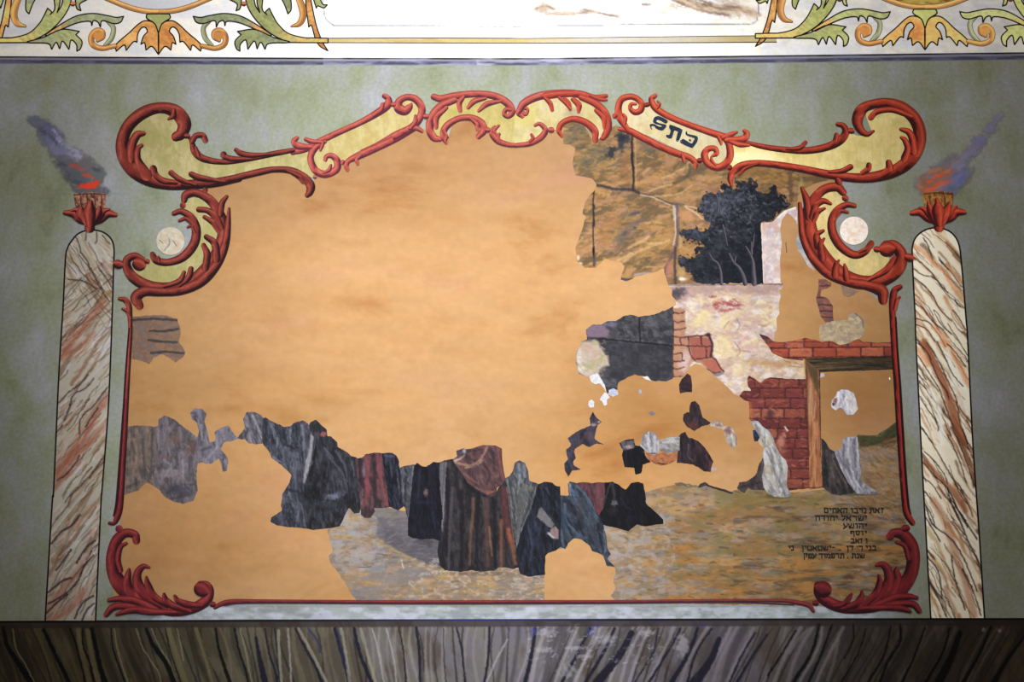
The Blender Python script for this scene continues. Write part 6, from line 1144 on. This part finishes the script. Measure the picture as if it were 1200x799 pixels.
person(sk, cloth((66, 58, 64), (104, 96, 106), (34, 30, 42), Q12, [[(480, 430), (460, 700), (450, 1000)]], [[(440, 300), (445, 600), (440, 900)], [(540, 460), (545, 700), (540, 1000)], [(660, 480), (650, 700), (650, 1000)], [(770, 520), (775, 700), (775, 980)], [(570, 380), (620, 440), (700, 480)]], dw=16, lw=14, n=420, seed=30,
       spec=[([(405, 260), (402, 400), (408, 560), (402, 720)], 20, (140, 136, 148), .8), ([(432, 250), (420, 500), (405, 700)], 4, (190, 184, 190), .7), ([(625, 500), (620, 620), (605, 760), (600, 960)], 11, (176, 112, 76), .7), ([(715, 520), (720, 700), (725, 960)], 22, (130, 86, 74), .7), ([(735, 700), (755, 900)], 7, (206, 140, 80), .7), ([(840, 440), (850, 640), (880, 800)], 24, (140, 62, 64), .75), ([(820, 660), (820, 980)], 14, (180, 100, 62), .75), ([(870, 720), (900, 860), (920, 960)], 14, (206, 106, 56), .8), ([(855, 780), (852, 980)], 5, (60, 34, 36), .8), ([(860, 420), (890, 640), (915, 860)], 4, (196, 150, 130), .7), ([(500, 1000)], (80, 20), (60, 62, 80), .5)]),
       'tall central figure in a red brown shawl over a long dark pleated skirt', 30, extra=[('shawl', sh, f_shawl)])
person(J((Q12, [(850, 360), (882, 345), (905, 310), (918, 255), (945, 238), (985, 260), (1003, 310), (1012, 380), (1050, 392), (1090, 408), (1072, 500), (1030, 620), (970, 720)]), (Q13, [(950, 240), (928, 310), (912, 240)]), (Q12, [(895, 640), (870, 500)])),
       cloth((106, 106, 108), (170, 176, 200), (66, 68, 78), Q12, [[(940, 260), (950, 330), (940, 400)], [(980, 280), (985, 350)]], [[(880, 380), (900, 520), (920, 700)], [(1050, 420), (1010, 560), (960, 700)]], spec=[([(1010, 430)], (60, 30), (140, 136, 120), .6), ([(960, 540)], (40, 80), (120, 118, 112), .5), ([(930, 300), (960, 330)], 10, (80, 100, 150), .6)], n=240, seed=33), 'figure in a pointed grey green hooded cloak right of the brown shawl', 33)
person(J((Q11, [(185, 168), (228, 150), (275, 156), (300, 178), (332, 182), (338, 300), (336, 430), (332, 560), (345, 592), (300, 622), (250, 640), (228, 662), (224, 795)]), (Q13, [(1115, 492), (1060, 500), (1010, 507), (955, 485), (935, 400), (930, 320), (950, 250)]), (Q11, [(60, 520), (110, 400), (150, 300)])),
       cloth((40, 44, 66), (78, 92, 130), (22, 22, 34), Q11, [[(120, 480), (140, 600), (130, 700)], [(240, 190), (260, 240)]], [[(230, 200), (290, 300), (310, 400)], [(80, 560), (60, 700)], [(220, 520), (240, 620)]], spec=[([(185, 340), (205, 325), (260, 390), (295, 440), (280, 475), (240, 450), (175, 390)], (1.0,), (140, 132, 136), .95), ([(270, 480), (300, 455), (325, 480), (325, 548), (290, 545), (255, 515)], (.9,), (176, 140, 140), .95), ([(255, 505), (285, 535)], 9, (226, 224, 240), .9), ([(160, 560)], (40, 60), (70, 86, 120), .5)], n=340, seed=35), 'crouching figure in dark navy with a grey sleeve and clasped hand', 35)
person(J((Q11, [(332, 240), (402, 246), (396, 160), (402, 148), (450, 162), (510, 205), (560, 270), (605, 380), (632, 450), (655, 530), (664, 620), (686, 650), (660, 685), (715, 742), (665, 728), (655, 690), (642, 660), (600, 635), (562, 626), (548, 590), (490, 546), (430, 535), (390, 570), (370, 612), (336, 600), (330, 400)])),
       cloth((68, 80, 100), (96, 130, 166), (36, 38, 56), Q11, [[(410, 170), (440, 260), (520, 400)], [(450, 170), (530, 260), (600, 400)], [(370, 300), (380, 420), (470, 520)], [(340, 480), (360, 590)]], [[(400, 280), (450, 400), (500, 520)], [(600, 440), (620, 560), (640, 640)], [(400, 470), (430, 540)]], ang=62, spec=[([(480, 330)], (50, 80), (84, 80, 92), .6), ([(360, 420)], (30, 80), (50, 76, 110), .7), ([(640, 480), (655, 600), (650, 640)], 5, (150, 160, 176), .7), ([(400, 155), (410, 240)], 4, (190, 206, 226), .8), ([(560, 500)], (40, 60), (70, 74, 90), .6), ([(690, 715)], (22, 12), (54, 58, 80), .8)], n=340, seed=37), 'figure in a flowing steel blue robe falling to a narrow point', 37)
person(Q11([(450, 156), (500, 152), (560, 162), (600, 152), (645, 155), (642, 250), (630, 330), (610, 368), (590, 350), (560, 290), (520, 220)]), cloth((128, 64, 78), (160, 84, 92), (84, 44, 60), Q11, [[(600, 180), (600, 300)]], [[(540, 170), (570, 250)]], n=90, spec=[([(605, 345)], (14, 20), (190, 54, 54), .8), ([(560, 180)], (50, 20), (110, 66, 84), .5)], seed=39), 'small patch of a crimson robe between the steel blue robe and the black coat', 39)
person(Q11([(648, 155), (700, 150), (745, 172), (772, 196), (800, 205), (835, 158), (880, 152), (912, 160), (925, 215), (932, 300), (985, 348), (1030, 390), (1052, 415), (1055, 437), (1000, 440), (935, 452), (870, 440), (812, 486), (740, 465), (660, 448), (618, 435), (612, 380), (635, 280)]),
       cloth((28, 24, 38), (50, 46, 72), (14, 12, 20), Q11, [[(760, 260), (800, 320), (840, 340)]], [[(870, 180), (880, 300), (960, 400)]], n=220, spec=[([(700, 165), (715, 230), (712, 280)], 11, (86, 82, 90), .8), ([(715, 295)], (28, 22), (130, 130, 144), .85), ([(685, 160), (660, 240), (625, 350)], 4, (140, 132, 126), .7), ([(700, 350)], (40, 40), (60, 54, 60), .5), ([(840, 400)], (60, 30), (40, 34, 80), .5)], seed=41), 'black coated figure at the right end of the crowd, coat spreading to a point', 41)
# people in the middle distance, right
person(Q9([(268, 198), (290, 240), (322, 265), (300, 278), (290, 300), (272, 380), (300, 405), (342, 418), (290, 410), (242, 436), (195, 415), (140, 448), (132, 475), (142, 515), (125, 545), (130, 572), (180, 595), (120, 600), (92, 642), (75, 600), (72, 556), (98, 525), (85, 462), (112, 440), (120, 420), (95, 380), (150, 340), (200, 315), (255, 295), (248, 240)]),
       cloth((92, 74, 92), (70, 96, 150), (48, 40, 52), Q9, [[(110, 400), (150, 380)], [(100, 480), (120, 510)]], [[(200, 330), (180, 380)], [(90, 560), (110, 600)]], n=110, spec=[([(235, 360)], (40, 40), (120, 90, 104), .6), ([(275, 285)], (22, 12), (206, 170, 186), .8), ([(270, 230)], (10, 34), (60, 44, 50), .8), ([(310, 265)], (12, 8), (206, 200, 210), .8)], seed=43), 'jagged blue and mauve scrap of a figure, standing alone left of the pale heads', 43)
person(Q9([(455, 412), (500, 395), (550, 388), (560, 435), (600, 435), (622, 455), (630, 500), (665, 545), (640, 548), (612, 562), (602, 620), (568, 628), (558, 582), (490, 577), (476, 500), (482, 460)]), cloth((24, 26, 40), (44, 50, 76), (12, 12, 18), Q9, spec=[([(455, 400), (555, 392), (560, 440), (520, 458), (478, 462)], (1.2,), (120, 116, 124), .9), ([(520, 440)], (34, 14), (210, 170, 180), .8), ([(620, 470), (650, 530)], 3, (140, 140, 150), .7)], n=90, seed=45), 'black robed figure left of the pale wrapped heads', 45)
person(Q9([(612, 380), (625, 350), (660, 335), (700, 350), (722, 385), (728, 440), (722, 482), (692, 490), (650, 470), (600, 430)]), cloth((180, 176, 184), (226, 226, 232), (120, 110, 120), Q9, [[(640, 360), (660, 440)], [(700, 370), (700, 460)]], [[(670, 380), (680, 430)], [(610, 420), (640, 450)]], n=80, lw=8, dw=6, spec=[([(640, 400)], (8, 26), (190, 120, 120), .5), ([(690, 485)], (34, 6), (84, 76, 84), .8)], seed=47), 'left one of the two white wrapped heads in the middle distance', 47, rag=.3)
person(Q9([(738, 395), (800, 378), (872, 372), (868, 460), (810, 478), (745, 465), (732, 430)]), cloth((176, 172, 164), (214, 214, 214), (126, 118, 116), Q9, [[(760, 410), (840, 400)]], [[(745, 460), (820, 470), (865, 455)]], n=60, lw=8, dw=6, ang=20, seed=49, spec=[([(780, 430)], (30, 20), (160, 150, 176), .5)]), 'right one of the two white wrapped heads in the middle distance', 49, rag=.3)
frag('paint_remnant', Q9([(635, 478), (700, 492), (760, 478), (855, 472), (858, 528), (800, 558), (745, 570), (690, 552), (660, 530)]), f_sm((196, 126, 80), (214, 150, 104), (150, 92, 70), 0, [[(720, 555), (780, 560)]], Q9), 'orange brown strip below the two white wrapped heads', 'paint remnant', 11, .4)
person(Q9([(872, 372), (885, 350), (912, 338), (928, 378), (960, 382), (1000, 402), (1050, 450), (1080, 500), (1102, 542), (1085, 612), (1045, 606), (1010, 580), (970, 560), (920, 552), (858, 545), (866, 460)]), cloth((66, 44, 56), (110, 70, 84), (32, 26, 36), Q9, [[(940, 420), (945, 520)], [(1060, 500), (1085, 560)]], [[(890, 370), (890, 530)], [(960, 400), (1000, 520), (1040, 590)]], n=150, spec=[([(935, 420), (930, 500), (970, 540)], 3, (170, 150, 156), .6), ([(1090, 570)], (16, 40), (150, 66, 76), .7), ([(1010, 460)], (40, 40), (96, 60, 66), .5)], seed=51), 'wine dark robed figure bending away, right of the white wrapped heads', 51)
frag('paint_remnant', Q9([(1085, 600), (1100, 570), (1130, 580), (1138, 600), (1115, 615)]), f_sm((206, 184, 160), (180, 140, 130), (226, 210, 190)), 'small pale scrap at the hem of the bending wine dark figure', 'paint remnant', 10, .3, res=.7)
person(Q10([(410, 152), (422, 128), (442, 122), (468, 148), (482, 190), (492, 232), (520, 255), (550, 272), (530, 282), (490, 290), (440, 322), (395, 295), (362, 250), (368, 212), (392, 200), (410, 212)]), cloth((76, 52, 62), (110, 66, 74), (48, 36, 46), Q10, [[(440, 240), (420, 290)]], [[(430, 150), (450, 220)]], n=90, spec=[([(430, 290)], (40, 26), (140, 60, 60), .6), ([(545, 275)], (8, 14), (50, 30, 34), .8)], seed=53), 'plum coloured scrap of a figure below the brick jamb, arm reaching right', 53)
person(Q10([(552, 270), (580, 258), (620, 264), (642, 300), (690, 302), (715, 330), (728, 370), (735, 412), (712, 450), (690, 425), (668, 400), (660, 360), (640, 312), (600, 300), (555, 290)]), cloth((210, 190, 170), (236, 228, 222), (140, 100, 90), Q10, [[(700, 360), (720, 430)]], [[(600, 285), (630, 290)]], n=70, spec=[([(672, 330)], (30, 34), (160, 106, 100), .85), ([(690, 400)], (16, 30), (150, 170, 150), .6)], seed=55), 'pale scrap of a figure with pink sleeve, left of the white shawled woman', 55)
frag('paint_remnant', M(660, 350)([(808, 600), (830, 560), (868, 522), (892, 540), (902, 600), (900, 652), (860, 652), (815, 660)]), f_sm((70, 50, 56), (110, 62, 62), (44, 40, 50)), 'dark plum scrap directly below the brick jamb', 'paint remnant', 10, .4, res=.7)
frag('paint_remnant', Q10([(298, 694), (340, 684), (375, 696), (395, 718), (360, 708), (320, 712)]), f_sm((130, 112, 104), (110, 100, 104), (150, 130, 110)), 'faint grey stroke lying left of the dark stick on the ground', 'paint remnant', 9, .4, res=.7)
frag('paint_remnant', Q10([(462, 722), (480, 696), (515, 685), (545, 705), (600, 722), (660, 738), (712, 758), (700, 768), (640, 750), (570, 728), (520, 710), (480, 722)]), f_sm((66, 62, 68), (90, 84, 84), (50, 46, 54)), 'dark stick shaped stroke lying on the ground left of the doorway', 'paint remnant', 9, .4, res=.7)
rb = Q8([(215, 318), (218, 400), (225, 562), (160, 556), (118, 552), (98, 540), (72, 576), (45, 562), (28, 548), (40, 512), (90, 508), (130, 482), (160, 450), (182, 380)])
sw2 = Q8([(118, 85), (140, 75), (168, 80), (200, 118), (250, 152), (275, 200), (295, 270), (330, 322), (360, 350), (376, 392), (374, 450), (368, 530), (398, 590), (398, 606), (340, 614), (280, 608), (232, 580), (205, 540), (196, 460), (212, 390), (202, 310), (212, 262), (185, 200), (150, 140)])
def f_shw(cv):
    cloth((186, 178, 170), (222, 220, 220), (120, 116, 124), Q8, [[(210, 300), (225, 380), (240, 480)], [(255, 260), (290, 340), (310, 430)], [(160, 90), (220, 160), (260, 240)], [(340, 340), (355, 440)]], [[(230, 290), (270, 380), (300, 470)], [(315, 330), (330, 420), (320, 500)], [(330, 540), (360, 600)], [(150, 100), (190, 180)]], lw=8, dw=6, ang=75, n=260, seed=57, spec=[([(240, 420)], (26, 50), (196, 160, 120), .5), ([(250, 220)], (24, 30), (206, 186, 140), .5), ([(210, 320)], (9, 50), (196, 210, 240), .7), ([(140, 95), (170, 90), (230, 150)], 9, (176, 190, 206), .7), ([(380, 600)], (30, 12), (130, 134, 146), .7), ([(330, 560)], (20, 20), (226, 222, 230), .5)])(cv)
t = person(rb, cloth((92, 76, 76), (124, 100, 90), (56, 46, 54), Q8, [[(200, 360), (190, 500)]], [[(120, 530), (200, 500)], [(50, 540), (90, 530)]], n=120, seed=59), 'woman in a long white shawl leaning forward against the brick wall', 59, extra=[('shawl', sw2, f_shw), ('sleeve', Q8([(132, 145), (150, 140), (180, 190), (168, 218), (145, 222), (135, 190)]), f_sm((44, 50, 84), (70, 80, 120), (30, 32, 50))), ('hand', Q8([(168, 215), (182, 190), (205, 230), (205, 262), (180, 245)]), f_sm((206, 186, 160), (190, 160, 130), (226, 214, 200)))])
dkr = Q8([(615, 198), (640, 232), (665, 275), (702, 298), (725, 360), (762, 440), (812, 520), (852, 575), (800, 585), (740, 592), (680, 584), (668, 570), (622, 542)])
gr = Q8([(700, 285), (730, 282), (748, 268), (758, 212), (790, 190), (862, 188), (872, 280), (885, 400), (892, 500), (950, 540), (1003, 572), (990, 584), (935, 592), (860, 586), (800, 512), (742, 402), (715, 330)])
person(dkr, cloth((76, 64, 66), (120, 96, 96), (34, 36, 40), Q8, [[(690, 320), (720, 400), (790, 540)], [(680, 400), (700, 480)]], [[(630, 250), (640, 400), (660, 540)], [(720, 520), (780, 570)]], n=180, ang=70, seed=61, spec=[([(640, 420)], (26, 90), (36, 44, 44), .7), ([(700, 340), (740, 420), (800, 520)], 4, (30, 28, 36), .8)]), 'robed figure standing in the doorway, its grey gown over a dark train, head lost', 61,
       extra=[('gown', gr, cloth((142, 138, 152), (190, 190, 206), (92, 86, 98), Q8, [[(800, 200), (800, 320), (840, 480)], [(860, 200), (872, 400)], [(780, 420), (840, 540)], [(850, 500), (900, 570)]], [[(770, 240), (770, 380), (820, 480)], [(840, 210), (850, 400)], [(730, 320), (790, 450)]], lw=8, dw=7, n=260, ang=80, seed=63, spec=[([(950, 565)], (50, 16), (150, 160, 166), .6), ([(960, 580), (1000, 576)], 5, (50, 56, 66), .8)]))])
person(Q7([(683, 440), (690, 412), (718, 382), (725, 355), (750, 343), (800, 344), (832, 362), (850, 410), (862, 470), (835, 508), (792, 510), (770, 480), (752, 458), (732, 460), (712, 476), (690, 462)]), cloth((196, 190, 200), (232, 232, 240), (140, 136, 160), Q7, [[(735, 360), (730, 420)], [(780, 400), (790, 480)]], [[(770, 350), (765, 410)], [(760, 370), (790, 460)]], lw=7, dw=5, n=90, spec=[([(710, 415)], (16, 28), (150, 80, 60), .9), ([(695, 440)], (10, 16), (50, 44, 60), .9), ([(815, 400)], (26, 40), (206, 190, 180), .6), ([(840, 470)], (16, 30), (226, 196, 160), .6)], seed=65), 'white covered head with a brown face, isolated in the plaster of the doorway', 65, rag=.3)

# ================================================================ INSCRIPTION
ti = thing('hebrew_inscription', (990, 655), 'seven lines of small black Hebrew writing on the painted ground at lower right', 'inscription')
GL = {'ז': (.55, [(.05, .06, .5, .1, 1), (.3, .1, .27, 1, 0)]), 'א': (.95, [(.05, .03, .8, 1, 1), (.8, 0, .72, .35, 1), (.72, .35, .5, .5, 0), (.18, .32, .08, .98, 1)]),
      'ת': (.9, [(.05, .06, .7, .06, 1), (.7, .06, .76, 1, 0), (.22, .06, .2, .9, 0), (.2, .93, 0, .97, 1)]), 'נ': (.55, [(.05, .06, .4, .08, 1), (.38, .08, .4, .95, 0), (0, .95, .45, .95, 1)]),
      'ד': (.8, [(0, .08, .75, .08, 1), (.6, .08, .58, 1, 0)]), 'ב': (.85, [(.05, .06, .6, .06, 1), (.6, .06, .6, .95, 0), (0, .95, .8, .95, 1)]), 'ו': (.5, [(.05, .07, .38, .09, 1), (.34, .09, .33, 1, 0)]),
      'ה': (.85, [(0, .07, .75, .07, 1), (.7, .07, .7, 1, 0), (.14, .42, .12, 1, 0)]), 'ח': (.85, [(0, .07, .75, .07, 1), (.7, .07, .7, 1, 0), (.13, .07, .12, 1, 0)]), 'י': (.45, [(.05, .07, .34, .1, 1), (.32, .1, .27, .48, 0)]),
      'ם': (.85, [(0, .07, .75, .07, 1), (.7, .07, .7, .95, 0), (.1, .07, .1, .95, 0), (.1, .95, .72, .95, 1)]), 'ש': (1.05, [(.05, .02, .15, .95, 0), (.12, .95, .85, .9, 1), (.92, .02, .85, .9, 0), (.5, .02, .42, .5, 0), (.42, .5, .18, .72, 1)]),
      'ר': (.8, [(0, .07, .65, .07, 1), (.64, .07, .64, 1, 0)]), 'ל': (.7, [(.08, -.4, .08, .08, 0), (.05, .1, .6, .1, 1), (.6, .1, .58, .5, 0), (.58, .5, .25, 1, 1)]), 'ע': (.75, [(.05, .02, .3, .7, 1), (.7, .02, .6, .6, 0), (.6, .6, .02, 1.08, 1)]),
      'ס': (.8, [(0, .07, .75, .07, 1), (.7, .1, .6, .8, 0), (.6, .8, .35, .97, 1), (.12, .1, .15, .75, 0), (.15, .75, .4, .97, 1)]), 'ף': (.75, [(.05, .07, .6, .07, 1), (.62, .07, .62, 1.35, 0), (.05, .07, .05, .5, 0), (.05, .52, .3, .52, 1)]),
      'ט': (.85, [(.05, .05, .08, .95, 0), (.05, .95, .75, .95, 1), (.75, .95, .75, .2, 0), (.5, .08, .75, .15, 1), (.05, .06, .25, .1, 1)]), 'ן': (.4, [(.05, .07, .3, .09, 1), (.27, .09, .25, 1.4, 0)]),
      'פ': (.8, [(.05, .07, .65, .07, 1), (.66, .07, .66, .95, 0), (0, .95, .68, .95, 1), (.05, .07, .05, .5, 0), (.05, .52, .3, .52, 1)]), 'מ': (.9, [(.02, 1, .22, .3, 0), (.22, .3, .02, .04, 1), (.22, .2, .6, .06, 1), (.65, .08, .75, .95, 0), (.42, .95, .78, .95, 1)]),
      'ק': (.8, [(0, .07, .75, .07, 1), (.7, .07, .55, .75, 0), (.12, .4, .12, 1.35, 0)]), 'צ': (.8, [(.05, .02, .7, .9, 1), (.7, .02, .5, .5, 0), (0, .95, .75, .95, 1)]), "'": (.3, [(.1, .0, .16, .3, 0)]), '„': (.6, [(.1, .8, .1, 1.05, 0), (.4, .8, .4, 1.05, 0)]), '.': (.4, [(.1, .95, .22, .95, 1)]), '־': (.6, [(.05, .3, .45, .3, 0)])}
def text_line(body, xr, xl, yt, yb):
    """hand-lettered square script, set from the right; xr, xl, yt, yb in the N7 view"""
    ws = [GL[c][0] + .12 if c in GL else .45 for c in body]; tot = sum(ws); sx = (xr - xl) / tot; sy = yb - yt; x = xr
    R = random.Random(int(yt))
    for c, w_ in zip(body, ws):
        x -= w_ * sx
        if c not in GL: continue
        V_, F_ = [], []
        for a0, b0, a1, b1, hz in GL[c][1]:
            p = np.array([x + a0 * sx, yt + b0 * sy]); q = np.array([x + a1 * sx, yt + b1 * sy]); d = q - p; l = max(np.hypot(*d), 1e-6); d = d / l
            h = (7.6 if hz else 5.8); n = np.array([-d[1], d[0]]) * h; p = p - d * h * .5; q = q + d * h * .5; k = len(V_)
            V_ += [p - n, q - n, q + n, p + n]; F_.append([k, k + 1, k + 2, k + 3])
        V_ = np.array(V_) + R.uniform(-1.2, 1.2); xy = np.array(N7([tuple(v) for v in V_])); W = P2W(xy[:, 0], xy[:, 1]); W[:, 1] = -14 * STEP - .00002 * (np.arange(len(W)) // 4)
        make('letter', W, F_, np.tile(lin((26, 20, 18)), (len(W), 1)), m_ink, ti)
m_ink = bpy.data.materials.new('black_ink'); m_ink.use_nodes = True
_b = m_ink.node_tree.nodes['Principled BSDF']; _b.inputs['Roughness'].default_value = .9; _b.inputs['Specular IOR Level'].default_value = .1
_n = m_ink.node_tree.nodes.new('ShaderNodeTexNoise'); _n.inputs['Scale'].default_value = 60
_r = m_ink.node_tree.nodes.new('ShaderNodeValToRGB'); _r.color_ramp.elements[0].color = (.006, .005, .005, 1); _r.color_ramp.elements[1].color = (.03, .025, .02, 1)
m_ink.node_tree.links.new(_n.outputs['Fac'], _r.inputs['Fac']); m_ink.node_tree.links.new(_r.outputs[0], _b.inputs['Base Color'])
for a in (('זאת נדבו האחים', 995, 392, 88, 136), ('ישראל יהודה', 830, 303, 165, 213), ('יהושע', 830, 585, 243, 290), ('יוסף', 830, 655, 318, 360), ('ו זאב', 832, 660, 394, 440), ("בני ר' דן  „ ־ישטאטין   ני", 925, 32, 467, 512), ('שנת . תרפמוד עפק', 806, 188, 545, 588)):
    text_line(*a)
